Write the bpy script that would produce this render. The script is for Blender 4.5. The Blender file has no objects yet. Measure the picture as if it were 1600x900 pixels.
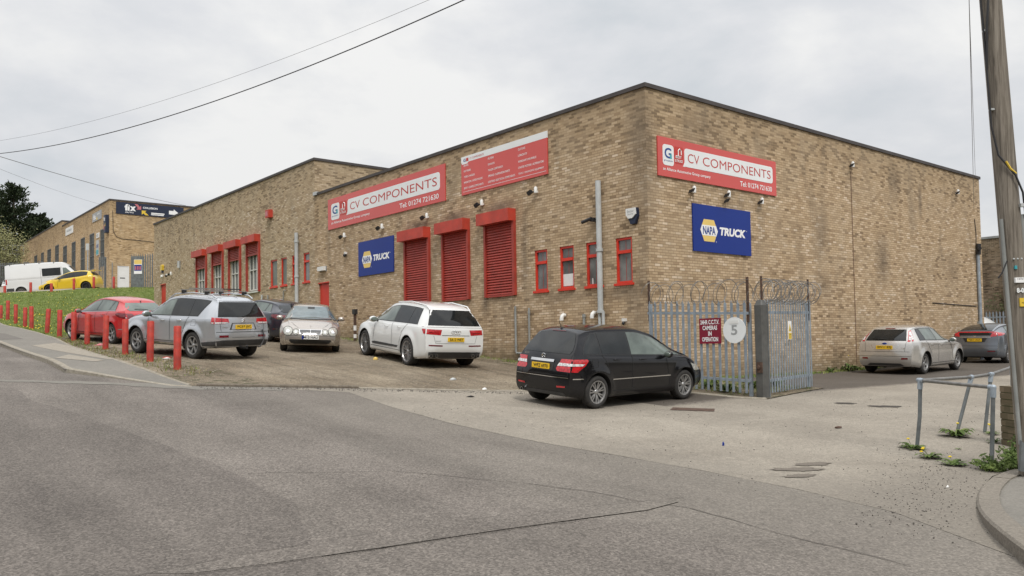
import bpy, bmesh, math, random
import numpy as np
from mathutils import Vector, Matrix
from mathutils.bvhtree import BVHTree
from mathutils.geometry import delaunay_2d_cdt
R = math.radians
random.seed(7); rng = np.random.default_rng(7)
sc = bpy.context.scene
COL = sc.collection
# ------------------------------------------------------------------ camera
CAM = Vector((-16.503, -14.392, 1.6))
F, YAW, PITCH, ROLL, CY = 1294.5, 0.68864, 0.03929, -0.016114, 489.04
cyw, syw = math.cos(YAW), math.sin(YAW)
def cam2w(v): x, y, z = v; return Vector((cyw*x+syw*y, -syw*x+cyw*y, z))
cr, sr, cp, sp = math.cos(ROLL), math.sin(ROLL), math.cos(PITCH), math.sin(PITCH)
right = cam2w((cr, -sr*sp, sr*cp)); up = cam2w((-sr, -cr*sp, cr*cp)); fwd = cam2w((0, cp, sp))
cam = bpy.data.cameras.new('camera'); cam.sensor_width = 36; cam.lens = F/1600*36
cam.shift_y = (CY-450)/1600; cam.clip_end = 2000; cam.clip_start = .05
co = bpy.data.objects.new('camera', cam); COL.objects.link(co)
m = Matrix((right, up, -fwd)).transposed().to_4x4(); m.translation = CAM
co.matrix_world = m; sc.camera = co
# ------------------------------------------------------------------ world
SUN_EL, SUN_AZ = R(52), R(243)      # azimuth measured from +X anticlockwise
w = bpy.data.worlds.new('World'); sc.world = w; w.use_nodes = True
nt = w.node_tree; N = nt.nodes; Lk = nt.links; N.clear()
def wn(t, **k):
    n = N.new(t)
    for a, b in k.items(): setattr(n, a, b)
    return n
out = wn('ShaderNodeOutputWorld'); mix = wn('ShaderNodeMixShader')
b1 = wn('ShaderNodeBackground'); b2 = wn('ShaderNodeBackground')
sky = wn('ShaderNodeTexSky', sky_type='NISHITA', sun_disc=False, sun_elevation=SUN_EL, sun_rotation=R(90)-SUN_AZ)
Lk.new(sky.outputs[0], b1.inputs[0]); b1.inputs[1].default_value = .09
tc = wn('ShaderNodeTexCoord'); sep = wn('ShaderNodeSeparateXYZ'); Lk.new(tc.outputs['Generated'], sep.inputs[0])
mp = wn('ShaderNodeMapping'); mp.inputs['Scale'].default_value = (1, 1, 2.0); mp.inputs['Location'].default_value = (.3, .1, .2); Lk.new(tc.outputs['Generated'], mp.inputs[0])
n1 = wn('ShaderNodeTexNoise'); n1.inputs['Scale'].default_value = 2.6; n1.inputs['Detail'].default_value = 7; n1.inputs['Roughness'].default_value = .55; n1.inputs['Distortion'].default_value = .15
Lk.new(mp.outputs[0], n1.inputs['Vector'])
cl = wn('ShaderNodeValToRGB'); e = cl.color_ramp.elements
e[0].position = .38; e[0].color = (.67, .70, .73, 1); e[1].position = .60; e[1].color = (.94, .935, .92, 1)
em = e.new(.48); em.color = (.78, .79, .81, 1)
Lk.new(n1.outputs[0], cl.inputs[0])
gr = wn('ShaderNodeValToRGB'); g = gr.color_ramp.elements
g[0].position = 0; g[0].color = (.88,)*3+(1,); g[1].position = 1; g[1].color = (2.2,)*3+(1,)
gm = g.new(.38); gm.color = (1.0,)*3+(1,)
Lk.new(sep.outputs[2], gr.inputs[0])
mul = wn('ShaderNodeMix', data_type='RGBA', blend_type='MULTIPLY'); mul.inputs[0].default_value = 1
Lk.new(cl.outputs[0], mul.inputs[6]); Lk.new(gr.outputs[0], mul.inputs[7])
Lk.new(mul.outputs[2], b2.inputs[0]); b2.inputs[1].default_value = 1.02
mix.inputs[0].default_value = .93
Lk.new(b1.outputs[0], mix.inputs[1]); Lk.new(b2.outputs[0], mix.inputs[2]); Lk.new(mix.outputs[0], out.inputs[0])
sl = bpy.data.lights.new('sun', 'SUN'); sl.energy = 2.0; sl.angle = R(14); sl.color = (1, .96, .9)
so = bpy.data.objects.new('sun', sl); COL.objects.link(so); so.location = (-20, -20, 40)
sd = Vector((math.cos(SUN_AZ)*math.cos(SUN_EL), math.sin(SUN_AZ)*math.cos(SUN_EL), math.sin(SUN_EL)))
so.rotation_euler = sd.to_track_quat('Z', 'Y').to_euler()
vs = sc.view_settings; vs.view_transform = 'Standard'; vs.look = 'None'; vs.gamma = 1; vs.exposure = 0; vs.use_curve_mapping = False
# ------------------------------------------------------------------ terrain height from surveyed spots
GP=[(-16.5,-14.4,0),(-22,-18,-.2),(-12,-14,-.03),(-5.5,-10.5,-.04),(-6.5,-9,.0),(-3,-12,-.05),(0,-9,.12),(6,-12,.05),(14,-14,.1),
(-.4,-3.5,.33),(2.6,-3.,.42),(0,0,.58),(8,0,.56),(10.8,0,.6),(20,0,.68),(9.5,-3,.5),(9.5,-1.8,.54),(12.2,-1.8,.58),(17.5,-1.5,.66),(22,-2,.68),(15,-6,.5),(30,-4,.75),(30,-12,.6),(20,-9,.5),
(-4.8,-1.9,.36),(-2,-1.8,.42),(-7,-2.5,.42),(-3.3,5,1.08),(-3,8,1.36),(0,5.2,1.06),(0,10,1.5),(0,16.3,1.98),(-3,13,1.75),(-8.3,8.1,1.39),(-8.6,10.7,1.6),(-8.6,15,1.9),(-9,17.7,2.1),
(-10.2,4.24,1.12),(-10.2,6.9,1.33),(-10.2,10.3,1.52),(-10.2,12.9,1.7),(-10.2,14.6,1.83),(-10.2,16.2,1.96),(-10.2,19.1,2.16),(-10.2,23.1,2.44),(-10.2,29,2.8),(-10.2,35.8,3.3),(-10.2,39.5,3.6),
(-13,2,.9),(-13,-3,.45),(-16,-5,.3),(-16,5,1.1),(-16,15,1.85),(-16,30,2.9),(-16,45,4.1),(-25,-10,.0),(-25,10,1.4),(-25,40,3.7),(-10,60,5.4),(-16,60,5.3),(-16,90,8.0),(-10,90,8.2),
(0,24,2.9),(0,33,3.7),(0,43,4.6),(-5,24,2.9),(-5,33,3.9),(-5,40,4.4),(-3,38,4.0),(-10.05,48.94,5.44),(-8.15,47.37,5.45),(-6.63,46.12,5.48),(-4.92,46.01,5.58),(-2.75,46.82,5.89),(-0.82,49.11,6.16),(2.28,51.74,6.45),(-3.5,52,5.98),(1,57,6.6),(-1.5,66,7.1),(3,66,7.2),(10,60,7.0),(10,45,6.3),(-3,80,8.2),(-3,100,9.6),(6,100,9.7),(-25,90,7.9)]
Ag=np.array(GP,float)
def phi(r2):
    return np.where(r2>0,.5*r2*np.log(np.maximum(r2,1e-12)),0)
P0=Ag[:,:2]/20.
nP=len(P0)
Kg=phi(((P0[:,None]-P0[None])**2).sum(-1))+np.eye(nP)*.004
Qg=np.hstack([np.ones((nP,1)),P0])
Sm=np.zeros((nP+3,nP+3));Sm[:nP,:nP]=Kg;Sm[:nP,nP:]=Qg;Sm[nP:,:nP]=Qg.T
wT=np.linalg.solve(Sm,np.concatenate([Ag[:,2],np.zeros(3)]))
def gz(x,y):
    x=np.clip(x,-30,40);y=np.clip(y,-20,100)
    p=np.stack([np.asarray(x,float)/20,np.asarray(y,float)/20],-1)
    r2=((p[...,None,:]-P0)**2).sum(-1)
    return phi(r2)@wT[:nP]+wT[nP]+p@wT[nP+1:]

def g1(x, y): return float(gz(np.array([x]), np.array([y]))[0])
# ------------------------------------------------------------------ object helpers
def wmat(o):
    M = Matrix.Identity(4)
    while o is not None:
        M = o.matrix_basis @ M; o = o.parent
    return M
def tag(o, label=None, cat=None, group=None, kind=None):
    if label: o['label'] = label
    if cat: o['category'] = cat
    if group: o['group'] = group
    if kind: o['kind'] = kind
    return o
def thing(name, label, cat, loc=(0, 0, 0), rz=0, group=None):
    o = bpy.data.objects.new(name, None); COL.objects.link(o); o.location = loc; o.rotation_euler = (0, 0, rz)
    o.empty_display_size = .2
    return tag(o, label, cat, group)
class MB:
    def __init__(s): s.v = []; s.f = []; s.mi = []; s.uv = {}
    def add(s, vs, fs, mi=0):
        b = len(s.v); s.v += [tuple(v) for v in vs]; s.f += [tuple(i+b for i in f) for f in fs]; s.mi += [mi]*len(fs); return s
    def box(s, a, b, fr=None, mi=0):
        (x0, y0, z0), (x1, y1, z1) = a, b
        c = [(x0, y0, z0), (x1, y0, z0), (x1, y1, z0), (x0, y1, z0), (x0, y0, z1), (x1, y0, z1), (x1, y1, z1), (x0, y1, z1)]
        if fr: c = [fr(*p) for p in c]
        return s.add(c, [(0, 3, 2, 1), (4, 5, 6, 7), (0, 1, 5, 4), (1, 2, 6, 5), (2, 3, 7, 6), (3, 0, 4, 7)], mi)
    def prism(s, poly, d0, d1, fr, mi=0):       # poly of (a, b) in the frame, extruded along the normal
        n = len(poly)
        vs = [fr(a, b, d0) for a, b in poly]+[fr(a, b, d1) for a, b in poly]
        return s.add(vs, [tuple(range(n)), tuple(range(2*n-1, n-1, -1))]+[(i, (i+1) % n, n+(i+1) % n, n+i) for i in range(n)], mi)
    def tube(s, pts, r, n=8, mi=0, cap=True):
        pts = [Vector(p) for p in pts]; rs = r if isinstance(r, (list, tuple)) else [r]*len(pts)
        b = len(s.v); prev = None
        for i, p in enumerate(pts):
            t = (pts[min(i+1, len(pts)-1)]-pts[max(i-1, 0)]).normalized()
            if prev is None:
                a = Vector((0, 0, 1)) if abs(t.z) < .9 else Vector((1, 0, 0)); u = t.cross(a).normalized()
            else:
                u = (prev-t*prev.dot(t)).normalized()
            prev = u; vv = t.cross(u)
            for k in range(n):
                an = 2*math.pi*k/n; s.v.append(tuple(p+(u*math.cos(an)+vv*math.sin(an))*rs[i]))
        for i in range(len(pts)-1):
            for k in range(n):
                s.f.append((b+i*n+k, b+i*n+(k+1) % n, b+(i+1)*n+(k+1) % n, b+(i+1)*n+k)); s.mi.append(mi)
        if cap:
            s.f.append(tuple(b+k for k in range(n-1, -1, -1))); s.mi.append(mi)
            e_ = b+(len(pts)-1)*n; s.f.append(tuple(e_+k for k in range(n))); s.mi.append(mi)
        return s
    def lathe(s, prof, n, fr, mi=0):           # prof of (radius, height)
        b = len(s.v)
        for r_, h in prof:
            for k in range(n):
                a = 2*math.pi*k/n; s.v.append(tuple(fr(r_*math.cos(a), r_*math.sin(a), h)))
        for i in range(len(prof)-1):
            for k in range(n):
                s.f.append((b+i*n+k, b+i*n+(k+1) % n, b+(i+1)*n+(k+1) % n, b+(i+1)*n+k)); s.mi.append(mi)
        return s
    def blob(s, c, rad, n=8, mi=0, fr=None):
        b = []; fs = []
        for i in range(n+1):
            th = math.pi*i/n
            for k in range(2*n):
                ph = math.pi*k/n
                p = (c[0]+rad[0]*math.sin(th)*math.cos(ph), c[1]+rad[1]*math.sin(th)*math.sin(ph), c[2]+rad[2]*math.cos(th))
                b.append(fr(*p) if fr else p)
        for i in range(n):
            for k in range(2*n): fs.append((i*2*n+k, (i+1)*2*n+k, (i+1)*2*n+(k+1) % (2*n), i*2*n+(k+1) % (2*n)))
        return s.add(b, fs, mi)
    def build(s, name, mats, parent=None, local=False, smooth=None, kind=None, recalc=True, uvf=None, loc=None, merge=False):
        me = bpy.data.meshes.new(name)
        vs = s.v
        if parent is not None and not local:
            Mi = wmat(parent).inverted(); vs = [tuple(Mi @ Vector(v)) for v in vs]
        if loc is not None: vs = [(v[0]-loc[0], v[1]-loc[1], v[2]-loc[2]) for v in vs]
        me.from_pydata(vs, [], s.f)
        for m_ in (mats if isinstance(mats, (list, tuple)) else [mats]): me.materials.append(m_)
        me.polygons.foreach_set('material_index', s.mi)
        if recalc or merge:
            bm = bmesh.new(); bm.from_mesh(me)
            if merge: bmesh.ops.remove_doubles(bm, verts=bm.verts, dist=1e-5)
            if recalc: bmesh.ops.recalc_face_normals(bm, faces=bm.faces)
            bm.to_mesh(me); bm.free()
        if uvf:
            ul = me.uv_layers.new(name='UVMap'); d = np.empty(len(me.loops)*2)
            for i, l in enumerate(me.loops):
                d[2*i:2*i+2] = uvf(s.v[l.vertex_index])
            ul.data.foreach_set('uv', d)
        if smooth is not None:
            me.polygons.foreach_set('use_smooth', [True]*len(me.polygons)); me.set_sharp_from_angle(angle=R(smooth))
        me.update()
        o = bpy.data.objects.new(name, me); COL.objects.link(o)
        if parent is not None: o.parent = parent
        if loc is not None: o.location = loc
        if kind: o['kind'] = kind
        return o
def frame(o, r_, n_, u_=(0, 0, 1)):
    o = Vector(o); r_ = Vector(r_).normalized(); n_ = Vector(n_).normalized(); u_ = Vector(u_)
    return lambda a, b, c: tuple(o+r_*a+u_*b+n_*c)
LEFT = frame((0, 0, 0), (0, -1, 0), (-1, 0, 0))      # a = -Y
RIGHT = frame((0, 0, 0), (1, 0, 0), (0, -1, 0))      # a = X
def copy_tree(o, loc=None, parent=None):
    c = o.copy(); COL.objects.link(c); c.parent = parent
    if loc is not None: c.location = loc
    for ch in [q for q in bpy.data.objects if q.parent == o]: copy_tree(ch, None, c)
    return c
_tc = {}
def text_mesh(txt, bold=0, shear=0):
    k = (txt, bold, shear)
    if k not in _tc:
        cu = bpy.data.curves.new('lettering', 'FONT'); cu.body = txt; cu.size = 1; cu.offset = bold; cu.shear = shear; cu.resolution_u = 3
        ob = bpy.data.objects.new('lettering', cu); COL.objects.link(ob)
        me = bpy.data.meshes.new_from_object(ob.evaluated_get(bpy.context.evaluated_depsgraph_get()))
        vs = np.array([tuple(v.co[:2]) for v in me.vertices]); fs = [tuple(p.vertices) for p in me.polygons]
        bpy.data.objects.remove(ob); bpy.data.curves.remove(cu); bpy.data.meshes.remove(me)
        vs = vs-vs.min(0); _tc[k] = (vs, fs)
    return _tc[k]
def text(mb, txt, fr, a, b, w_=None, h=None, d=.012, align='l', bold=0, shear=0, mi=0, rot=0):
    vs, fs = text_mesh(txt, bold, shear); W, H = vs.max(0)
    sx = w_/W if w_ else h/H; sy = h/H if h else sx
    if align == 'c': a -= W*sx/2
    if align == 'r': a -= W*sx
    c, s_ = math.cos(rot), math.sin(rot)
    mb.add([fr(a+c*x*sx-s_*y*sy, b+s_*x*sx+c*y*sy, d) for x, y in vs], fs, mi)
def pchip(xs, ys):
    xs = np.array(xs, float); ys = np.array(ys, float); h = np.diff(xs); dl = np.diff(ys)/h
    d = np.zeros(len(xs)); d[0], d[-1] = dl[0], dl[-1]
    for i in range(1, len(xs)-1):
        if dl[i-1]*dl[i] > 0:
            w1 = 2*h[i]+h[i-1]; w2 = h[i]+2*h[i-1]; d[i] = (w1+w2)/(w1/dl[i-1]+w2/dl[i])
    def f(x):
        x = np.clip(np.asarray(x, float), xs[0], xs[-1]); i = np.clip(np.searchsorted(xs, x, side='right')-1, 0, len(h)-1)
        t = (x-xs[i])/h[i]; t2 = t*t; t3 = t2*t
        return (2*t3-3*t2+1)*ys[i]+(t3-2*t2+t)*h[i]*d[i]+(-2*t3+3*t2)*ys[i+1]+(t3-t2)*h[i]*d[i+1]
    return f
def pip(poly, x, y):
    c = np.zeros(len(x), bool); n = len(poly)
    for i in range(n):
        (x0, y0), (x1, y1) = poly[i], poly[(i+1) % n]
        if y0 == y1: continue
        c ^= ((y0 > y) != (y1 > y)) & (x < (x1-x0)*(y-y0)/(y1-y0)+x0)
    return c
def tri(poly, res):
    P = []
    n = len(poly)
    for i in range(n):
        a, b = Vector(poly[i]), Vector(poly[(i+1) % n]); k = max(1, int((b-a).length/res))
        for j in range(k): P.append(tuple(a.lerp(b, j/k)))
    A_ = np.array(P); lo, hi = A_.min(0), A_.max(0)
    gx, gy = np.meshgrid(np.arange(lo[0]+res/2, hi[0], res), np.arange(lo[1]+res/2, hi[1], res)); gx = gx.ravel(); gy = gy.ravel()
    ins = pip(P, gx, gy)
    for sx, sy in ((.35, 0), (-.35, 0), (0, .35), (0, -.35)): ins &= pip(P, gx+sx*res, gy+sy*res)
    nb = len(P); V = [Vector(p) for p in P]+[Vector((x, y)) for x, y in zip(gx[ins], gy[ins])]
    r_ = delaunay_2d_cdt(V, [(i, (i+1) % nb) for i in range(nb)], [], 0, 1e-7, False)
    VV = np.array([tuple(v) for v in r_[0]]); FF = [tuple(f) for f in r_[2]]
    C_ = np.array([VV[list(f)].mean(0) for f in FF]); ok = pip(P, C_[:, 0], C_[:, 1])
    return VV, [f for f, q in zip(FF, ok) if q]
def sheet(name, poly, dz, mat, res=.5, kind='structure', zf=None):
    vs, fs = tri(poly, res); z = (zf or gz)(vs[:, 0], vs[:, 1])+(dz(vs[:, 0], vs[:, 1]) if callable(dz) else dz)
    mb = MB(); mb.add([(x, y, q) for (x, y), q in zip(vs, z)], fs)
    o = mb.build(name, mat, recalc=False, smooth=60)
    me = o.data
    if me.polygons and me.polygons[0].normal.z < 0: me.flip_normals()
    tag(o, kind=kind); return o
# ------------------------------------------------------------------ materials
def newmat(name):
    m_ = bpy.data.materials.new(name); m_.use_nodes = True; t = m_.node_tree
    return m_, t, t.nodes, t.links, t.nodes['Principled BSDF']
def node(t, ty, **k):
    n = t.nodes.new(ty)
    for a, b in k.items():
        if a.startswith('i_'): n.inputs[a[2:]].default_value = b
        elif a[0] == 'n' and a[1:].isdigit(): n.inputs[int(a[1:])].default_value = b
        else: setattr(n, a, b)
    return n
def mth(t, op, a, b=None, c=None, clamp=False):
    n = t.nodes.new('ShaderNodeMath'); n.operation = op; n.use_clamp = clamp
    for i, q in enumerate((a, b, c)):
        if q is None: continue
        if isinstance(q, (int, float)): n.inputs[i].default_value = q
        else: t.links.new(q, n.inputs[i])
    return n.outputs[0]
def mixc(t, f, a, b, bt='MIX'):
    n = t.nodes.new('ShaderNodeMix'); n.data_type = 'RGBA'; n.blend_type = bt
    for i, q in ((0, f), (6, a), (7, b)):
        if isinstance(q, (int, float)): n.inputs[i].default_value = q
        elif isinstance(q, tuple): n.inputs[i].default_value = q if len(q) == 4 else q+(1,)
        else: t.links.new(q, n.inputs[i])
    return n.outputs[2]
def ramp(t, f, stops, interp='LINEAR'):
    n = t.nodes.new('ShaderNodeValToRGB'); el = n.color_ramp.elements; n.color_ramp.interpolation = interp
    while len(el) < len(stops): el.new(.5)
    for q, (p, c) in zip(el, stops): q.position = p; q.color = (c if isinstance(c, tuple) else (c, c, c))+(1,)
    t.links.new(f, n.inputs[0]); return n.outputs[0]
def noise(t, vec, scale, detail=4, rough=.55, dist=0):
    n = node(t, 'ShaderNodeTexNoise', i_Scale=scale, i_Detail=detail, i_Roughness=rough, i_Distortion=dist)
    if vec is not None: t.links.new(vec, n.inputs['Vector'])
    return n.outputs[0]
def bumpn(t, P_, h, dist=.01, strength=.5):
    n = node(t, 'ShaderNodeBump', i_Distance=dist, i_Strength=strength); t.links.new(h, n.inputs['Height']); t.links.new(n.outputs[0], P_.inputs['Normal'])
def pm(name, col, rough=.6, metal=0, var=.12, scale=4, coat=0, bump=0, bscale=60, dirt=0, spec=.5):
    m_, t, n, l, P_ = newmat(name)
    tcn = node(t, 'ShaderNodeTexCoord').outputs['Object']
    f = noise(t, tcn, scale, 5)
    dk = tuple(c*(1-var) for c in col); lt = tuple(min(1, c*(1+var)) for c in col)
    c_ = ramp(t, f, [(.3, dk), (.7, lt)])
    if dirt:
        f2 = noise(t, tcn, scale*2.7, 6, .7); c_ = mixc(t, ramp(t, f2, [(.5, 0.), (.75, dirt)]), c_, (.12, .10, .08))
    l.new(c_, P_.inputs['Base Color'])
    P_.inputs['Roughness'].default_value = rough; P_.inputs['Metallic'].default_value = metal
    P_.inputs['Coat Weight'].default_value = coat; P_.inputs['Coat Roughness'].default_value = .04
    P_.inputs['Specular IOR Level'].default_value = spec
    if bump: bumpn(t, P_, noise(t, tcn, bscale, 4), .01, bump)
    return m_
def brick(name, stops, mortar, stain=.5, tint=(1, 1, 1), top=8.3, spots=()):
    m_, t, n, l, P_ = newmat(name)
    uv = node(t, 'ShaderNodeUVMap').outputs[0]; s = node(t, 'ShaderNodeSeparateXYZ'); l.new(uv, s.inputs[0])
    U, V = s.outputs[0], s.outputs[1]
    u = mth(t, 'DIVIDE', U, .225); v = mth(t, 'DIVIDE', V, .075)
    row = mth(t, 'FLOOR', v); half = mth(t, 'MULTIPLY', mth(t, 'MODULO', row, 2), .5)
    jn = node(t, 'ShaderNodeTexWhiteNoise', noise_dimensions='1D'); l.new(row, jn.inputs['W'])
    uu = mth(t, 'ADD', mth(t, 'ADD', u, half), mth(t, 'MULTIPLY', jn.outputs[0], .12)); col = mth(t, 'FLOOR', uu)
    cv = node(t, 'ShaderNodeCombineXYZ'); l.new(col, cv.inputs[0]); l.new(row, cv.inputs[1])
    wn_ = node(t, 'ShaderNodeTexWhiteNoise', noise_dimensions='2D'); l.new(cv.outputs[0], wn_.inputs['Vector'])
    fu = mth(t, 'FRACT', uu); fv = mth(t, 'FRACT', v)
    mort = mth(t, 'MAXIMUM', mth(t, 'LESS_THAN', fu, .06), mth(t, 'LESS_THAN', fv, .19))
    # drifts of paler and darker bricks (batches)
    big = noise(t, uv, .35, 4, .6); rv = mth(t, 'ADD', wn_.outputs[0], mth(t, 'MULTIPLY', mth(t, 'SUBTRACT', big, .5), .55))
    tp = mth(t, 'SUBTRACT', 1.0, mth(t, 'DIVIDE', mth(t, 'SUBTRACT', top+5, V), 1.5), clamp=True)
    tpn = mth(t, 'MULTIPLY', tp, mth(t, 'ADD', noise(t, uv, 1.4, 5, .7), .35), clamp=True)
    rv = mth(t, 'SUBTRACT', rv, mth(t, 'MULTIPLY', tpn, .30)); mortar = mixc(t, tpn, mortar, (.50, .39, .23))
    bc = ramp(t, rv, stops)
    c_ = mixc(t, mort, bc, mortar)
    # weather: soot at the top and vertical run stains
    mpn = node(t, 'ShaderNodeMapping'); mpn.inputs['Scale'].default_value = (1, .22, 1); l.new(uv, mpn.inputs[0])
    st = noise(t, mpn.outputs[0], 1.1, 6, .65, .3); stm = ramp(t, st, [(.52, 0.), (.68, 1.)])
    c_ = mixc(t, mth(t, 'MULTIPLY', stm, stain*.62), c_, (.15, .122, .09))
    c_ = mixc(t, mth(t, 'MULTIPLY', tpn, stain*.35, clamp=True), c_, (.16, .125, .085))
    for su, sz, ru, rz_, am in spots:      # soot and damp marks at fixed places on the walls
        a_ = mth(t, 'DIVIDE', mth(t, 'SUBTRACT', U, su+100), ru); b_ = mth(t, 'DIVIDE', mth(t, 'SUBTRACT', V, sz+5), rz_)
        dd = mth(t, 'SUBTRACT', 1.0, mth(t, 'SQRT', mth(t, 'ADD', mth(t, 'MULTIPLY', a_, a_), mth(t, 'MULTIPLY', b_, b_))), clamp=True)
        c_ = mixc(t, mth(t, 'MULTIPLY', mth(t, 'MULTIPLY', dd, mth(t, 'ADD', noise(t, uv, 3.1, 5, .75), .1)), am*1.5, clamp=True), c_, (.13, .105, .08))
    sm = noise(t, uv, 7, 5, .7); c_ = mixc(t, .35, c_, ramp(t, sm, [(.3, .6), (.7, 1.05)]), 'MULTIPLY')
    lo = noise(t, uv, .9, 3); c_ = mixc(t, mth(t, 'MULTIPLY', ramp(t, lo, [(.45, 0.), (.6, 1.)]), .25), c_, (.40, .33, .24), 'MIX')
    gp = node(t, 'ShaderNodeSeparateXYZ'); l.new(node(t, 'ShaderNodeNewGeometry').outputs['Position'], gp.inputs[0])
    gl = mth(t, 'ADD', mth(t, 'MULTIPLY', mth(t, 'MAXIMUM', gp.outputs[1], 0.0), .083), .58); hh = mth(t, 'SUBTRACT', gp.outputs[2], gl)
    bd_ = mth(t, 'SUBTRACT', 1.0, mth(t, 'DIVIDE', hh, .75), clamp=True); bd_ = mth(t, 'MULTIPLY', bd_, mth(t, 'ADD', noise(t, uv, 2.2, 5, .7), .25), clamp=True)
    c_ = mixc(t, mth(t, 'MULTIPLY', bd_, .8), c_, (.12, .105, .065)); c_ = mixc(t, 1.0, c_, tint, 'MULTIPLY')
    l.new(c_, P_.inputs['Base Color']); P_.inputs['Roughness'].default_value = .9; P_.inputs['Specular IOR Level'].default_value = .2
    hgt = mth(t, 'ADD', mth(t, 'MULTIPLY', mort, -1.0), mth(t, 'MULTIPLY', wn_.outputs[0], .5)); bumpn(t, P_, hgt, .008, .6)
    return m_
BR = [(.0, (.24, .178, .118)), (.07, (.355, .264, .172)), (.25, (.455, .345, .225)), (.70, (.545, .425, .288)), (.93, (.62, .50, .36)), (1.0, (.69, .585, .46))]
M = {}
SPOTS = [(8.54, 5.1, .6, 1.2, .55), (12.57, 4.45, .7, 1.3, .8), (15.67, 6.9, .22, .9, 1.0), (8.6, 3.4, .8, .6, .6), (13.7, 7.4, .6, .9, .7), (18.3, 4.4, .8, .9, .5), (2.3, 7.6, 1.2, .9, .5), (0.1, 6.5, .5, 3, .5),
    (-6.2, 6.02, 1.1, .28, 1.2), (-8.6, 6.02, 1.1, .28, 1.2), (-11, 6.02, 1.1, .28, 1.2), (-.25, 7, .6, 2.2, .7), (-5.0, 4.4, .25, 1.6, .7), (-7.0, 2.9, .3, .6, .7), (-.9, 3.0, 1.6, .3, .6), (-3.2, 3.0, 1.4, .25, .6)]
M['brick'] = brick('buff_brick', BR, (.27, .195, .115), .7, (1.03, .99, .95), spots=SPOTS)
M['brick_rear'] = brick('buff_brick_rear', BR, (.27, .195, .115), .55, top=9.9)
M['brick_far'] = brick('far_brick', BR, (.44, .33, .19), .6, (1.0, .93, .82), top=14.8)
M['brick_brown'] = brick('brown_brick', [(0., (.07, .05, .035)), (.5, (.16, .115, .075)), (1., (.27, .2, .14))], (.16, .125, .085), .5, top=7)
def position(t): return node(t, 'ShaderNodeNewGeometry').outputs['Position']
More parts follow.
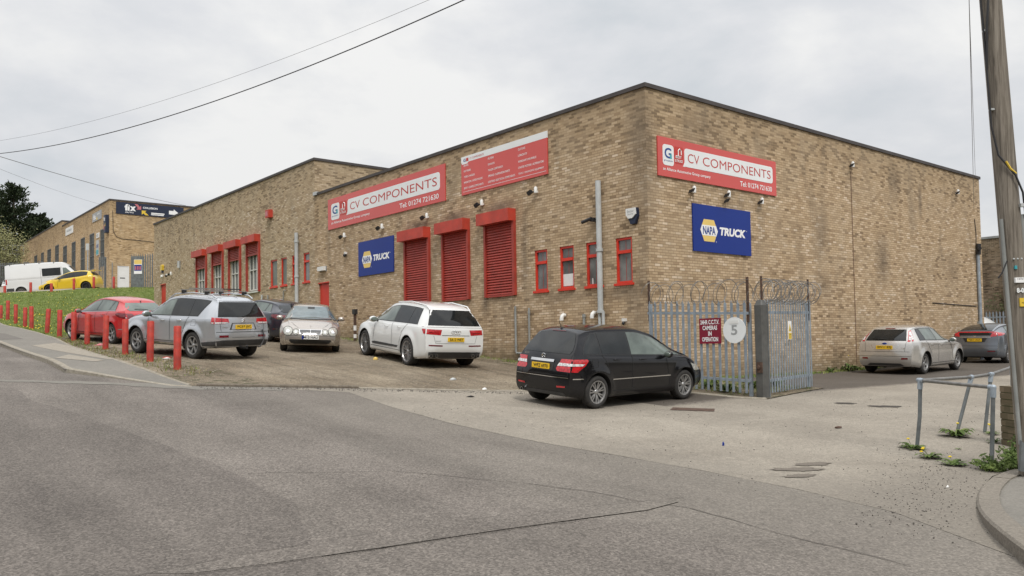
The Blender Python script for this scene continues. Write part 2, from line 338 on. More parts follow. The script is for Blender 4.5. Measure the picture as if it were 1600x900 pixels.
def ground_mat(name, kind):
    m_, t, n, l, P_ = newmat(name); p = position(t); s = node(t, 'ShaderNodeSeparateXYZ'); l.new(p, s.inputs[0]); X, Y = s.outputs[0], s.outputs[1]
    fine = noise(t, p, 90, 3, .7); mid = noise(t, p, 9, 5, .65); big = noise(t, p, .5, 5, .6, .4); grit = noise(t, p, 32, 4, .75)
    vor = node(t, 'ShaderNodeTexVoronoi', i_Scale=55.); l.new(p, vor.inputs['Vector'])
    chip = ramp(t, vor.outputs['Color'], [(.0, .5), (.5, 1.), (1., 1.75)]); rough = .9; bd = .006; bs = .6
    if kind == 'road':
        c_ = ramp(t, big, [(.3, (.128, .113, .099)), (.7, (.170, .151, .133))])
        mpn = node(t, 'ShaderNodeMapping'); mpn.inputs['Rotation'].default_value = (0, 0, R(-12)); mpn.inputs['Scale'].default_value = (1.2, .12, 1); l.new(p, mpn.inputs[0])
        trk = noise(t, mpn.outputs[0], .9, 4, .6); c_ = mixc(t, .55, c_, ramp(t, trk, [(.35, .68), (.65, 1.2)]), 'MULTIPLY')
        c_ = mixc(t, .8, c_, chip, 'MULTIPLY'); c_ = mixc(t, .6, c_, ramp(t, fine, [(.3, .5), (.7, 1.5)]), 'MULTIPLY')
        dl = mth(t, 'ADD', mth(t, 'ADD', X, 11.6), mth(t, 'MULTIPLY', mth(t, 'SUBTRACT', big, .5), 3.5)); dl = mth(t, 'ADD', dl, mth(t, 'MULTIPLY', mth(t, 'SUBTRACT', mid, .5), .8))
        dm = mth(t, 'MULTIPLY', mth(t, 'MULTIPLY', dl, .33, clamp=True), mth(t, 'MULTIPLY', mth(t, 'SUBTRACT', 3.0, Y), .22, clamp=True))
        c_ = mixc(t, mth(t, 'MULTIPLY', dm, mth(t, 'ADD', mth(t, 'MULTIPLY', mth(t, 'MULTIPLY', mth(t, 'SUBTRACT', -6.0, Y), .25, clamp=True), .36), .58)), c_, mixc(t, .85, (.19, .172, .146), mixc(t, .5, chip, ramp(t, grit, [(.3, .6), (.7, 1.4)])), 'MULTIPLY'))
        spk = ramp(t, noise(t, p, 140, 2, .8), [(.68, 0.), (.74, .75)]); c_ = mixc(t, spk, c_, (.38, .35, .31))
    elif kind == 'apron':
        c_ = ramp(t, big, [(.3, (.225, .200, .165)), (.7, (.315, .283, .235))])
        c_ = mixc(t, .5, c_, ramp(t, mid, [(.3, .75), (.7, 1.15)]), 'MULTIPLY')
        c_ = mixc(t, .55, c_, ramp(t, grit, [(.3, .6), (.7, 1.35)]), 'MULTIPLY')
        c_ = mixc(t, .35, c_, chip, 'MULTIPLY')
        # dark tarmac laid along the yard wall
        ln = mth(t, 'ADD', mth(t, 'ADD', Y, 3.35), mth(t, 'MULTIPLY', mth(t, 'MAXIMUM', X, -1.0), .12))
        ln = mth(t, 'ADD', ln, mth(t, 'MULTIPLY', mth(t, 'SUBTRACT', mid, .5), .9)); mk = mth(t, 'MULTIPLY', mth(t, 'ADD', ln, .1), 3.0, clamp=True)
        mk = mth(t, 'MULTIPLY', mk, mth(t, 'GREATER_THAN', X, -3.2))
        dkc = mixc(t, .6, ramp(t, big, [(.3, (.082, .070, .058)), (.7, (.115, .10, .085))]), ramp(t, grit, [(.3, .6), (.7, 1.4)]), 'MULTIPLY')
        c_ = mixc(t, mk, c_, dkc)
        # grey tarmac and grit towards the rails and the corner pavement
        l2 = mth(t, 'ADD', mth(t, 'MULTIPLY', mth(t, 'ADD', Y, 9.2), -1.0), mth(t, 'MULTIPLY', mth(t, 'SUBTRACT', big, .5), 3.0)); m2 = mth(t, 'MULTIPLY', l2, 1.3, clamp=True)
        c_ = mixc(t, mth(t, 'MULTIPLY', m2, .75), c_, mixc(t, .8, (.185, .165, .138), ramp(t, grit, [(.3, .5), (.7, 1.5)]), 'MULTIPLY'))
        # worn surface showing aggregate towards the main road
        l3 = mth(t, 'ADD', mth(t, 'ADD', X, 8.0), mth(t, 'MULTIPLY', mth(t, 'SUBTRACT', mid, .5), 2.2)); m3 = mth(t, 'SUBTRACT', 1.0, mth(t, 'MULTIPLY', l3, 1.2, clamp=True))
        c_ = mixc(t, mth(t, 'MULTIPLY', m3, .30), c_, mixc(t, .7, (.175, .158, .135), ramp(t, grit, [(.3, .6), (.7, 1.4)]), 'MULTIPLY'))
    elif kind == 'gravel':
        c_ = ramp(t, big, [(.3, (.235, .188, .13)), (.7, (.40, .335, .25))])
        mpg = node(t, 'ShaderNodeMapping'); mpg.inputs['Scale'].default_value = (1.5, .25, 1); mpg.inputs['Rotation'].default_value = (0, 0, R(-15)); l.new(p, mpg.inputs[0])
        c_ = mixc(t, .7, c_, ramp(t, noise(t, mpg.outputs[0], 1.3, 5, .65, .5), [(.36, .62), (.62, 1.15)]), 'MULTIPLY')
        c_ = mixc(t, .9, c_, ramp(t, grit, [(.25, .3), (.75, 1.75)]), 'MULTIPLY'); c_ = mixc(t, .6, c_, chip, 'MULTIPLY')
        c_ = mixc(t, .5, c_, ramp(t, mid, [(.3, .65), (.7, 1.25)]), 'MULTIPLY')
        # moss and thin grass near the bollards and the wall foot
        mo = mth(t, 'MULTIPLY', ramp(t, noise(t, p, 3.2, 6, .7), [(.5, 0.), (.6, 1.)]), mth(t, 'ADD', mth(t, 'LESS_THAN', X, -9.6), mth(t, 'GREATER_THAN', X, -.9), clamp=True))
        c_ = mixc(t, mth(t, 'MULTIPLY', mo, .75), c_, mixc(t, .7, (.07, .085, .03), ramp(t, grit, [(.3, .5), (.7, 1.5)]), 'MULTIPLY')); bd = .045; bs = 1.0
    elif kind == 'grass':
        c_ = ramp(t, noise(t, p, 1.6, 5, .65), [(.3, (.105, .145, .03)), (.55, (.16, .21, .05)), (.8, (.25, .25, .10))])
        c_ = mixc(t, .8, c_, ramp(t, grit, [(.3, .45), (.7, 1.5)]), 'MULTIPLY'); bd = .05; bs = .8
    elif kind == 'pavement':
        c_ = ramp(t, big, [(.3, (.175, .165, .145)), (.7, (.215, .20, .175))])
        c_ = mixc(t, .6, c_, ramp(t, grit, [(.3, .65), (.7, 1.35)]), 'MULTIPLY'); c_ = mixc(t, .35, c_, ramp(t, mid, [(.3, .7), (.7, 1.2)]), 'MULTIPLY')
    elif kind == 'tarmac':
        c_ = mixc(t, .6, (.15, .138, .123), ramp(t, grit, [(.3, .6), (.7, 1.4)]), 'MULTIPLY')
    elif kind == 'concrete':
        c_ = ramp(t, mid, [(.3, (.24, .21, .17)), (.7, (.33, .30, .25))]); c_ = mixc(t, .5, c_, ramp(t, grit, [(.3, .7), (.7, 1.3)]), 'MULTIPLY')
    elif kind == 'kerb':
        c_ = ramp(t, mid, [(.3, (.24, .21, .165)), (.7, (.36, .33, .275))]); c_ = mixc(t, .6, c_, ramp(t, grit, [(.3, .6), (.7, 1.3)]), 'MULTIPLY')
    elif kind == 'dark':
        c_ = mixc(t, .8, (.062, .055, .048), ramp(t, grit, [(.3, .5), (.7, 1.6)]), 'MULTIPLY')
    elif kind == 'dirtykerb':
        c_ = mixc(t, .6, ramp(t, mid, [(.3, (.12, .10, .08)), (.7, (.21, .18, .14))]), ramp(t, grit, [(.3, .5), (.7, 1.4)]), 'MULTIPLY')
    elif kind == 'earth':
        c_ = mixc(t, .8, ramp(t, mid, [(.35, (.06, .07, .03)), (.6, (.16, .13, .09))]), ramp(t, grit, [(.3, .5), (.7, 1.5)]), 'MULTIPLY'); bd = .03
    l.new(c_, P_.inputs['Base Color']); P_.inputs['Roughness'].default_value = rough; P_.inputs['Specular IOR Level'].default_value = .25
    bumpn(t, P_, mth(t, 'ADD', mth(t, 'MULTIPLY', grit, .6), mth(t, 'MULTIPLY', vor.outputs['Distance'], .8)), bd, bs)
    return m_
for k in ('road', 'apron', 'gravel', 'grass', 'pavement', 'tarmac', 'concrete', 'kerb', 'dark', 'earth', 'dirtykerb'): M[k] = ground_mat(k+'_surface', k)
M['coping'] = pm('bitumen_coping', (.06, .052, .05), .7, var=.25, scale=2)
M['roof'] = pm('felt_roof', (.11, .105, .10), .9, var=.3, scale=.5)
M['red'] = pm('red_paint', (.46, .048, .028), .5, var=.2, scale=2, dirt=.25)
M['bollard'] = pm('bollard_paint', (.40, .032, .018), .6, var=.3, scale=5, dirt=.6)
M['redslat'] = pm('red_shutter_paint', (.35, .043, .028), .5, var=.18, scale=3, dirt=.2)
M['redbright'] = pm('bright_red_frame', (.62, .035, .014), .4, var=.1, scale=3)
M['reddoor'] = pm('red_door_paint', (.55, .03, .014), .5, var=.08, scale=2)
M['signred'] = pm('sign_red', (.60, .072, .06), .25, var=.05, scale=.6, spec=.7)
M['signpale'] = pm('sign_silver', (.78, .80, .80), .3, var=.04, scale=.8)
M['signblue'] = pm('sign_blue', (.008, .032, .23), .35, var=.06, scale=.6, spec=.25)
M['navy'] = pm('navy', (.010, .018, .045), .5)
M['white'] = pm('white_paint', (.74, .74, .72), .45, var=.05, scale=2, dirt=.12)
M['txtwhite'] = pm('white_lettering', (.85, .85, .85), .5, var=.02)
M['txtred'] = pm('red_lettering', (.50, .04, .03), .5, var=.02)
M['txtblack'] = pm('black_lettering', (.015, .015, .017), .5, var=.02)
M['txtblue'] = pm('blue_lettering', (.02, .06, .25), .5, var=.05)
M['txtgrey'] = pm('grey_lettering', (.33, .34, .34), .5, var=.05)
M['teal'] = pm('teal_detail', (.05, .35, .40), .5)
M['yellow'] = pm('yellow_vinyl', (.72, .50, .05), .4, var=.04)
M['orange'] = pm('orange_vinyl', (.78, .56, .16), .4, var=.04)
M['pink'] = pm('pink_vinyl', (.50, .15, .17), .4, var=.04)
M['maroon'] = pm('maroon_sign', (.22, .008, .03), .4, var=.08)
M['galv'] = pm('galvanised_steel', (.33, .38, .43), .5, metal=.35, var=.22, scale=6, dirt=.15)
M['galvdark'] = pm('old_galvanised_steel', (.17, .185, .19), .55, metal=.4, var=.3, scale=5, dirt=.3)
M['post'] = pm('grey_painted_post', (.085, .085, .080), .6, var=.25, scale=5, dirt=.3, bump=.3, bscale=20)
M['tancable'] = pm('tan_cable', (.20, .12, .08), .8, var=.2)
M['rust'] = pm('rusty_steel', (.085, .05, .035), .9, var=.4, scale=12)
M['wire'] = pm('razor_wire', (.20, .195, .185), .5, metal=.5, var=.3, scale=8)
M['pvc'] = pm('grey_plastic_pipe', (.46, .48, .48), .5, var=.12, scale=2, dirt=.2)
M['pvcdark'] = pm('dull_grey_pipe', (.26, .27, .26), .6, var=.2, scale=3, dirt=.2)
M['blackplastic'] = pm('black_plastic', (.022, .022, .024), .45, var=.2)
M['cable'] = pm('black_cable', (.025, .025, .027), .6)
M['palecable'] = pm('weathered_cable', (.18, .18, .19), .6)
M['greyframe'] = pm('grey_window_bars', (.115, .125, .125), .6, var=.2, dirt=.2)
M['barwhite'] = pm('white_window_bars', (.62, .62, .58), .5, var=.08, dirt=.15)
M['moss'] = pm('moss', (.05, .07, .02), .95, var=.4, scale=9)
def glassmat(name, col, rough=.04, spec=.5):
    m_, t, n, l, P_ = newmat(name); tcn = node(t, 'ShaderNodeTexCoord').outputs['Object']
    c_ = ramp(t, noise(t, tcn, 1.7, 4, .6), [(.3, tuple(c*.6 for c in col)), (.7, tuple(c*1.4 for c in col))]); l.new(c_, P_.inputs['Base Color'])
    P_.inputs['Roughness'].default_value = rough; P_.inputs['IOR'].default_value = 1.52; P_.inputs['Specular IOR Level'].default_value = spec
    return m_
M['glass'] = glassmat('window_glass', (.17, .175, .17), .06)
M['glassdark'] = glassmat('dark_glass', (.035, .037, .038), .08)
M['frosted'] = glassmat('frosted_glass', (.13, .15, .13), .35)
def woodmat():
    m_, t, n, l, P_ = newmat('weathered_timber'); tcn = node(t, 'ShaderNodeTexCoord').outputs['Object']
    mpn = node(t, 'ShaderNodeMapping'); mpn.inputs['Scale'].default_value = (22, 22, .9); l.new(tcn, mpn.inputs[0])
    g_ = noise(t, mpn.outputs[0], 1.6, 8, .7, .3); c_ = ramp(t, g_, [(.3, (.06, .05, .04)), (.5, (.18, .155, .125)), (.72, (.33, .295, .25))])
    s = node(t, 'ShaderNodeSeparateXYZ'); l.new(tcn, s.inputs[0])
    gm_ = mth(t, 'MULTIPLY', mth(t, 'ADD', mth(t, 'MULTIPLY', mth(t, 'SUBTRACT', s.outputs[0], s.outputs[1]), 2.6), .15, clamp=True), .75)
    c_ = mixc(t, gm_, c_, mixc(t, .8, (.115, .115, .045), ramp(t, g_, [(.3, .4), (.7, 1.5)]), 'MULTIPLY'))
    l.new(c_, P_.inputs['Base Color']); P_.inputs['Roughness'].default_value = .9
    bumpn(t, P_, g_, .012, .8); return m_
M['wood'] = woodmat()
def leafmat(name, cols, sc_=1.2):
    m_, t, n, l, P_ = newmat(name); p = position(t)
    oi = node(t, 'ShaderNodeTexWhiteNoise', noise_dimensions='3D'); q = node(t, 'ShaderNodeVectorMath', operation='SNAP'); q.inputs[1].default_value = (.25, .25, .25); l.new(p, q.inputs[0]); l.new(q.outputs[0], oi.inputs['Vector'])
    f = mth(t, 'ADD', mth(t, 'MULTIPLY', noise(t, p, sc_, 3), .6), mth(t, 'MULTIPLY', oi.outputs[0], .4))
    l.new(ramp(t, f, [(.25, cols[0]), (.5, cols[1]), (.75, cols[2])]), P_.inputs['Base Color']); P_.inputs['Roughness'].default_value = .7
    P_.inputs['Specular IOR Level'].default_value = .25; return m_
M['conifer'] = leafmat('conifer_needles', ((.015, .026, .012), (.03, .046, .02), (.055, .07, .032)), .5)
M['willow'] = leafmat('spring_leaves', ((.14, .15, .06), (.25, .25, .11), (.36, .34, .17)), .8)
M['ivy'] = leafmat('ivy_leaves', ((.03, .04, .015), (.055, .075, .025), (.09, .11, .04)), 2)
M['weed'] = leafmat('weed_leaves', ((.045, .075, .015), (.085, .13, .03), (.15, .19, .05)), 5)
M['blade'] = leafmat('grass_blades', ((.13, .18, .04), (.20, .26, .06), (.33, .33, .13)), 2)
M['straw'] = leafmat('dry_grass', ((.12, .12, .045), (.22, .19, .09), (.34, .29, .16)), 3)
M['dandelion'] = pm('dandelion_yellow', (.80, .58, .02), .7, var=.1)
M['bark'] = pm('bark', (.09, .07, .05), .95, var=.3, scale=6)
# ------------------------------------------------------------------ ground
xs = np.concatenate([[-500, -250, -120, -70], np.arange(-45, 60, 1.5), [75, 110, 180, 350, 600]])
ys = np.concatenate([[-400, -200, -90, -45], np.arange(-27, 112, 1.5), [125, 160, 240, 400, 800]])
GX, GY = np.meshgrid(xs, ys, indexing='ij'); GZ = gz(GX.ravel(), GY.ravel())-.09
mb = MB(); ny = len(ys)
mb.add(list(zip(GX.ravel(), GY.ravel(), GZ)), [(i*ny+j, (i+1)*ny+j, (i+1)*ny+j+1, i*ny+j+1) for i in range(len(xs)-1) for j in range(ny-1)])
tag(mb.build('ground', M['earth'], recalc=False, smooth=60), kind='structure')
hx, hy = [], []
HL = [(60, -75), (20, -68), (-20, -62), (-52, -48), (-58, -20), (-56, 20), (-60, 62)]  # unseen ridge added behind the camera, blocks low sky and darkens car reflections
_hx = pchip(range(7), [p[0] for p in HL]); _hy = pchip(range(7), [p[1] for p in HL]); hb = MB(); T_ = np.linspace(0, 6, 90)
for k, t_ in enumerate(T_):
    x_, y_ = float(_hx(t_)), float(_hy(t_)); o_ = Vector((x_+16, y_+14)).normalized()
    for j, (d_, h_) in enumerate(((0, -1), (3, 6.5), (7, 11.5), (14, 14.5), (40, 10), (60, -2))): hb.v.append((x_+o_.x*d_, y_+o_.y*d_, h_+(1.6*math.sin(k*.55+j)+1.1*math.sin(k*1.7+2*j) if 0 < j < 5 else 0)))
for k in range(89):
    for j in range(5): hb.f.append((k*6+j, k*6+j+1, (k+1)*6+j+1, (k+1)*6+j)); hb.mi.append(0)
tag(hb.build('unseen_dark_ridge', M['earth'], smooth=60), kind='structure')
def ss(t): t = np.clip(t, 0, 1); return t*t*(3-2*t)
pave_up = lambda x, y: .004+.085*ss((y-2.6)/3.5)
ROAD = [(-12.5, 110), (-12.5, 15), (-12.52, 7.75), (-12.66, 5.28), (-12.27, 4.25), (-11.4, 2.12), (-11.1, 1.93), (-9.75, 1.3), (-8.5, .5), (-8.75, -1.5), (-8.85, -3.6), (-8.72, -5.5), (-8.5, -6.9), (-8.42, -8.1), (-8.5, -9.4), (-8.8, -10.6), (-9.7, -11.95), (-9.92, -12.1), (-11.2, -13.1), (-14, -15.6), (-24, -24), (-21.5, -20), (-21, 110)]
sheet('road', ROAD, 0, M['road'], .7)
APRON = [(-11.1, 1.93), (-9.98, 1.54), (-8.0, .97), (-6.15, .41), (-4.4, 0), (-2.6, -.55), (-1.2, -1.3), (-.75, -3.45), (-.45, -3.75), (2.7, -3.3), (2.75, .1), (21.3, .1), (45, .6), (45, -18), (4, -14), (-3.2, -10.2), (-5.4, -10.34), (-5.87, -10.36), (-6.83, -10.6), (-7.77, -10.93), (-8.64, -11.32), (-9.3, -11.69), (-9.7, -11.95), (-8.8, -10.6), (-8.5, -9.4), (-8.42, -8.1), (-8.5, -6.9), (-8.72, -5.5), (-8.85, -3.6), (-8.75, -1.5), (-8.5, .5), (-9.75, 1.3)]
sheet('side_road', APRON, .003, M['apron'], .6)
YARD = [(-11.06, 2.06), (-9.98, 1.58), (-8.0, 1.0), (-6.15, .44), (-4.4, .03), (-2.6, -.52), (-1.2, -1.27), (-.72, -3.4), (-.42, -3.7), (2.7, -3.26), (2.7, .05), (.06, .05), (.06, 21), (-3, 20.9), (-7, 20.6), (-9.3, 20.2), (-10.58, 19.5), (-10.65, 17), (-10.95, 13.2), (-11.28, 5.7)]
sheet('gravel_yard', YARD, .008, M['gravel'], .5)
GRASS = [(-10.58, 19.5), (-9.3, 20.2), (-7, 20.6), (-3, 20.9), (.06, 21), (.06, 43.2), (10, 43.2), (10, 52), (2.2, 54), (-1, 49.3), (-2.8, 47.6), (-5, 46.6), (-6.8, 47), (-8.4, 48.3), (-10.1, 50.5), (-10.2, 60), (-10.45, 60), (-10.42, 31), (-10.5, 21)]
sheet('grass_bank', GRASS, .012, M['grass'], .5)
PLAT = [(-10.1, 50.5), (-8.4, 48.3), (-6.8, 47), (-5, 46.6), (-2.8, 47.6), (-1, 49.3), (2.2, 54), (2.2, 110), (-10.1, 110)]
sheet('upper_yard', PLAT, .0, M['concrete'], 1.2)
PAVE = [(-12.52, 15), (-12.52, 7.75), (-12.66, 5.28), (-12.27, 4.25), (-11.4, 2.12), (-11.1, 1.97), (-11.05, 2.1), (-11.28, 5.7), (-10.95, 13.2), (-10.65, 17), (-10.5, 21), (-10.42, 31), (-10.42, 60), (-10.45, 108), (-12.5, 108)]
sheet('pavement', PAVE, pave_up, M['pavement'], .5)
upz = lambda d: (lambda x, y: pave_up(x, y)+d)
sheet('pavement_patch', [(-12.3, 8.2), (-11.75, 6.6), (-11.5, 6.9), (-11.75, 9.4)], upz(.006), M['concrete'], .2)
sheet('pavement_patch', [(-11.9, 13.6), (-11.35, 7.2), (-11.2, 7.0), (-10.98, 13.4), (-11.1, 14.6)], upz(.005), M['concrete'], .2)
sheet('pavement_patch', [(-12.4, 22), (-12.4, 16.6), (-11.6, 16.9), (-11.55, 21)], upz(.005), M['tarmac'], .3)
def kerb(name, pts, w_, hf, side=1, seg=.91, mat=None):
    """kerb stones swept along pts; the face towards the road is on the line, the body lies to the side"""
    mb = MB(); P_ = [Vector((p[0], p[1])) for p in pts]; L_ = [0]
    for i in range(1, len(P_)): L_.append(L_[-1]+(P_[i]-P_[i-1]).length)
    def at(s):
        s = min(max(s, 0), L_[-1]); i = max(j for j in range(len(L_)) if L_[j] <= s+1e-9); i = min(i, len(P_)-2)
        return P_[i].lerp(P_[i+1], (s-L_[i])/(L_[i+1]-L_[i]))
    n = max(1, round(L_[-1]/seg))
    for k in range(n):
        s0, s1 = L_[-1]*k/n+.002, L_[-1]*(k+1)/n-.002; dz_ = random.uniform(-.004, .004)
        ring = []
        for s in (s0, (s0+s1)/2, s1):
            p = at(s); t = (at(s+.12)-at(s-.12)).normalized(); nn = Vector((-t.y, t.x))*side
            a = p; b = p+nn*w_; h0 = g1(a.x, a.y); tp = float(hf(a.x, a.y))+dz_
            ring.append([(a.x, a.y, h0-.12), (a.x, a.y, h0+tp-.02), (a.x+nn.x*.02, a.y+nn.y*.02, h0+tp), (b.x, b.y, h0+tp), (b.x, b.y, h0-.12)])
        vs = sum(ring, []); fs = []
        for i in range(2):
            for j in range(5): fs.append((i*5+j, i*5+(j+1) % 5, (i+1)*5+(j+1) % 5, (i+1)*5+j))
        fs += [(4, 3, 2, 1, 0), (10, 11, 12, 13, 14)]; mb.add(vs, fs)
    return tag(mb.build(name, mat or M['kerb'], smooth=40), kind='structure')
kl = [(-12.5, 70), (-12.5, 40), (-12.5, 15), (-12.52, 7.75), (-12.66, 5.28), (-12.27, 4.25), (-11.4, 2.12), (-11.1, 1.95)]
kerb('kerb', kl, .13, lambda x, y: .012+.09*ss((y-2.6)/3.5), side=1)
kerb('kerb', [(-11.0, 1.98), (-9.98, 1.56), (-8.0, .99)], .14, lambda x, y: .06, side=1, mat=M['dirtykerb'])
kerb('kerb', [(-8.0, .99), (-6.15, .43), (-4.4, .02), (-2.6, -.53), (-1.2, -1.28), (-.74, -3.42), (-.44, -3.72)], .12, lambda x, y: .035, side=1)
kerb('kerb', [(-10.47, 60), (-10.45, 31), (-10.53, 21), (-10.68, 17), (-10.98, 13.2), (-11.31, 5.7), (-11.08, 2.2)], .05, lambda x, y: .02+float(pave_up(x, y)), side=1)
KO = [(-14, -15.6), (-11.2, -13.1), (-9.92, -12.1), (-9.3, -11.69), (-8.64, -11.32), (-7.77, -10.93), (-6.83, -10.6), (-5.87, -10.4), (-5.3, -10.38)]
M['dustykerb'] = ground_mat('dusty_kerb', 'apron')
kh = lambda x, y: .03+.09*ss((-7.2-x)/2.5)
def arc(P_, n=8):
    f = pchip(range(len(P_)), [p[0] for p in P_]); g_ = pchip(range(len(P_)), [p[1] for p in P_]); t = np.linspace(0, len(P_)-1, n*(len(P_)-1)+1)
    return list(zip(f(t).tolist(), g_(t).tolist()))
KOs = arc(KO)
kerb('corner_kerb', KOs, .2, kh, side=-1, seg=.8, mat=M['dustykerb'])
inner_ = [(x+.11, y-.155) for x, y in KOs]
sheet('corner_pavement', inner_+[(-4.6, -10.6), (-2.5, -11), (3, -14), (6, -20), (-8, -22), (-15, -17)], lambda x, y: kh(x, y)-.012, M['pavement'], .4)
sheet('corner_verge', [(-5.4, -10.34), (-3.2, -10.2), (4, -14), (3, -14.2), (-2.5, -11.05), (-4.6, -10.65)], .012, M['earth'], .4)
M['old_gravel_tar'] = ground_mat('old_gravel_tar', 'tarmac')
for _n in M['old_gravel_tar'].node_tree.nodes:
    if _n.type == 'MIX' and not _n.inputs[6].is_linked and abs(_n.inputs[6].default_value[0]-.15) < .001: _n.inputs[6].default_value = (.155, .135, .112, 1)
def rough_poly(cx_, cy_, rx, ry, n=26, j=.25, rot=0):
    P_ = []
    for k in range(n):
        a = 2*math.pi*k/n; q = 1+random.uniform(-j, j); x, y = rx*q*math.cos(a), ry*q*math.sin(a)
        P_.append((cx_+x*math.cos(rot)-y*math.sin(rot), cy_+x*math.sin(rot)+y*math.cos(rot)))
    return P_
sheet('tarmac_patch', rough_poly(.1, -5.25, .24, .12, rot=-.9), .010, M['dark'], .15)
sheet('tarmac_patch', rough_poly(.2, -6.1, .34, .14, rot=-.9), .011, M['dark'], .15)
for _a in ((-7.35, -8.72, .30, .13, -.5, 28), (-7.75, -8.98, .24, .09, -.3, 24), (-6.8, -8.6, .26, .10, -.35, 24)): sheet('tarmac_patch', rough_poly(_a[0], _a[1], _a[2], _a[3], n=_a[5], j=.32, rot=_a[4]), .011, M['old_gravel_tar'], .12)
sheet('road_patch', [(-14.86, -8.61), (-14.12, -8.56), (-13.08, -8.58), (-11.85, -8.69), (-10.48, -8.96), (-10.1, -9.05), (-10.15, -9.16), (-10.7, -9.24), (-12.16, -9.07), (-13.31, -8.97), (-14.13, -8.88), (-14.65, -8.78)], .009, M['road'], .3)
cv = sheet('drain_cover', [(-3.62, -3.62), (-3.1, -4.3), (-2.75, -4.05), (-3.25, -3.4)], .012, M['rust'], .2, kind=None)
tag(cv, 'rusty brown drain cover set in the pale tarmac beside the black car', 'drain cover')
def strip(name, pts, w_, mat, dz, wob=.04, kind='structure'):
    P_ = []; Q_ = []
    pts2 = []
    for i in range(len(pts)-1):
        a, b = Vector(pts[i]), Vector(pts[i+1]); k = max(1, int((b-a).length/.25))
        for j in range(k): pts2.append(a.lerp(b, j/k))
    pts2.append(Vector(pts[-1]))
    mb = MB(); vs = []
    for i, p in enumerate(pts2):
        t = (pts2[min(i+1, len(pts2)-1)]-pts2[max(0, i-1)]).normalized(); nn = Vector((-t.y, t.x)); p = p+nn*random.uniform(-wob, wob); q = w_*random.uniform(.5, 1.3)/2
        for s in (-1, 1): vs.append((p.x+nn.x*q*s, p.y+nn.y*q*s, g1(p.x+nn.x*q*s, p.y+nn.y*q*s)+dz))
    mb.add(vs, [(2*i, 2*i+1, 2*i+3, 2*i+2) for i in range(len(pts2)-1)])
    o = mb.build(name, mat, recalc=False)
    if o.data.polygons[0].normal.z < 0: o.data.flip_normals()
    return tag(o, kind=kind)
M['road_old'] = ground_mat('old_road_surface', 'road'); _t = M['road_old'].node_tree
for _n in _t.nodes:
    if _n.type == 'VALTORGB' and abs(_n.color_ramp.elements[0].color[0]-.128) < .002:
        _n.color_ramp.elements[0].color = (.108, .095, .084, 1); _n.color_ramp.elements[1].color = (.145, .128, .113, 1)
_e = [(-14.09, 3.15), (-13.9, 2.8), (-13.95, 1.3), (-13.6, -.4), (-13.3, -2.9), (-13.1, -4.9), (-13.2, -7.2), (-13.9, -9.2), (-15, -13)]
_e2 = []
for _a, _b in zip(_e[:-1], _e[1:]):
    for _k in range(8): _e2.append((_a[0]+(_b[0]-_a[0])*_k/8+random.uniform(-.02, .02), _a[1]+(_b[1]-_a[1])*_k/8))
sheet('old_road_surface', _e2+[(-15, -13), (-19, -16), (-20.8, -10), (-20.8, 12), (-14.6, 12), (-14.3, 6)], .006, M['road_old'], .6)
strip('road_crack', [(-15.2, -8.65), (-14.86, -8.6), (-14.12, -8.55), (-13.08, -8.57), (-11.85, -8.68), (-10.48, -8.95), (-9.9, -9.05)], .007, M['dark'], .011, .014)
strip('road_crack', [(-14.7, -8.8), (-14.13, -8.9), (-13.31, -8.99), (-12.16, -9.09), (-11.4, -9.2)], .007, M['dark'], .011, .015)
strip('road_crack', [(-13.0, -5.6), (-11.6, -6.3), (-10.6, -8.0), (-10.3, -9.4), (-10.6, -11.6)], .010, M['dark'], .006, .04)
strip('road_seam', [(-16.5, 4.9), (-13.98, 4.3), (-12.3, 2.9), (-11.0, 1.75), (-9.6, 1.2)], .45, M['pavement'], .005, .02)
# ------------------------------------------------------------------ warehouse
def uvfr(o, r_, n_):
    o = Vector(o); q = Vector(r_)+Vector(n_)
    return lambda v: ((Vector(v)-o).dot(q)+100, v[2]+5)
UVL = uvfr((0, 0, 0), (0, -1, 0), (-1, 0, 0)); UVR = uvfr((0, 0, 0), (1, 0, 0), (0, -1, 0))
def wall(fr, uvf, a0, a1, b0, b1, ops, name, mat, parent, depth=.14):
    mb = MB(); A_ = sorted({a0, a1, *[o[0] for o in ops], *[o[1] for o in ops]}); B_ = sorted({b0, b1, *[o[2] for o in ops], *[o[3] for o in ops]})
    for i in range(len(A_)-1):
        for j in range(len(B_)-1):
            ca, cb = (A_[i]+A_[i+1])/2, (B_[j]+B_[j+1])/2
            if any(o[0] < ca < o[1] and o[2] < cb < o[3] for o in ops): continue
            mb.add([fr(A_[i], B_[j], 0), fr(A_[i+1], B_[j], 0), fr(A_[i+1], B_[j+1], 0), fr(A_[i], B_[j+1], 0)], [(0, 1, 2, 3)])
    for o in ops:
        c = [(o[0], o[2]), (o[1], o[2]), (o[1], o[3]), (o[0], o[3])]
        for k in range(4):
            (x0, y0), (x1, y1) = c[k], c[(k+1) % 4]
            mb.add([fr(x0, y0, 0), fr(x1, y1, 0), fr(x1, y1, -depth), fr(x0, y0, -depth)], [(3, 2, 1, 0)])
    return mb.build(name, mat, parent, uvf=uvf, recalc=False)
B = thing('warehouse', 'large buff brick warehouse with red shutters and windows filling the middle of the picture', 'building', (0, 0, .58))
WF = [(.57, 1.17), (1.69, 2.32), (2.82, 3.42), (3.96, 4.54)]
WR = [(19.85, 20.47), (21.03, 21.68), (22.24, 22.88), (23.32, 24.1)]
SH = [(25.35, 26.98), (27.82, 29.45), (30.32, 31.95), (32.9, 34.55)]
ops = [(-b, -a, 3.24, 4.47) for a, b in WF]+[(-18.96, -17.99, 1.2, 4.43)]
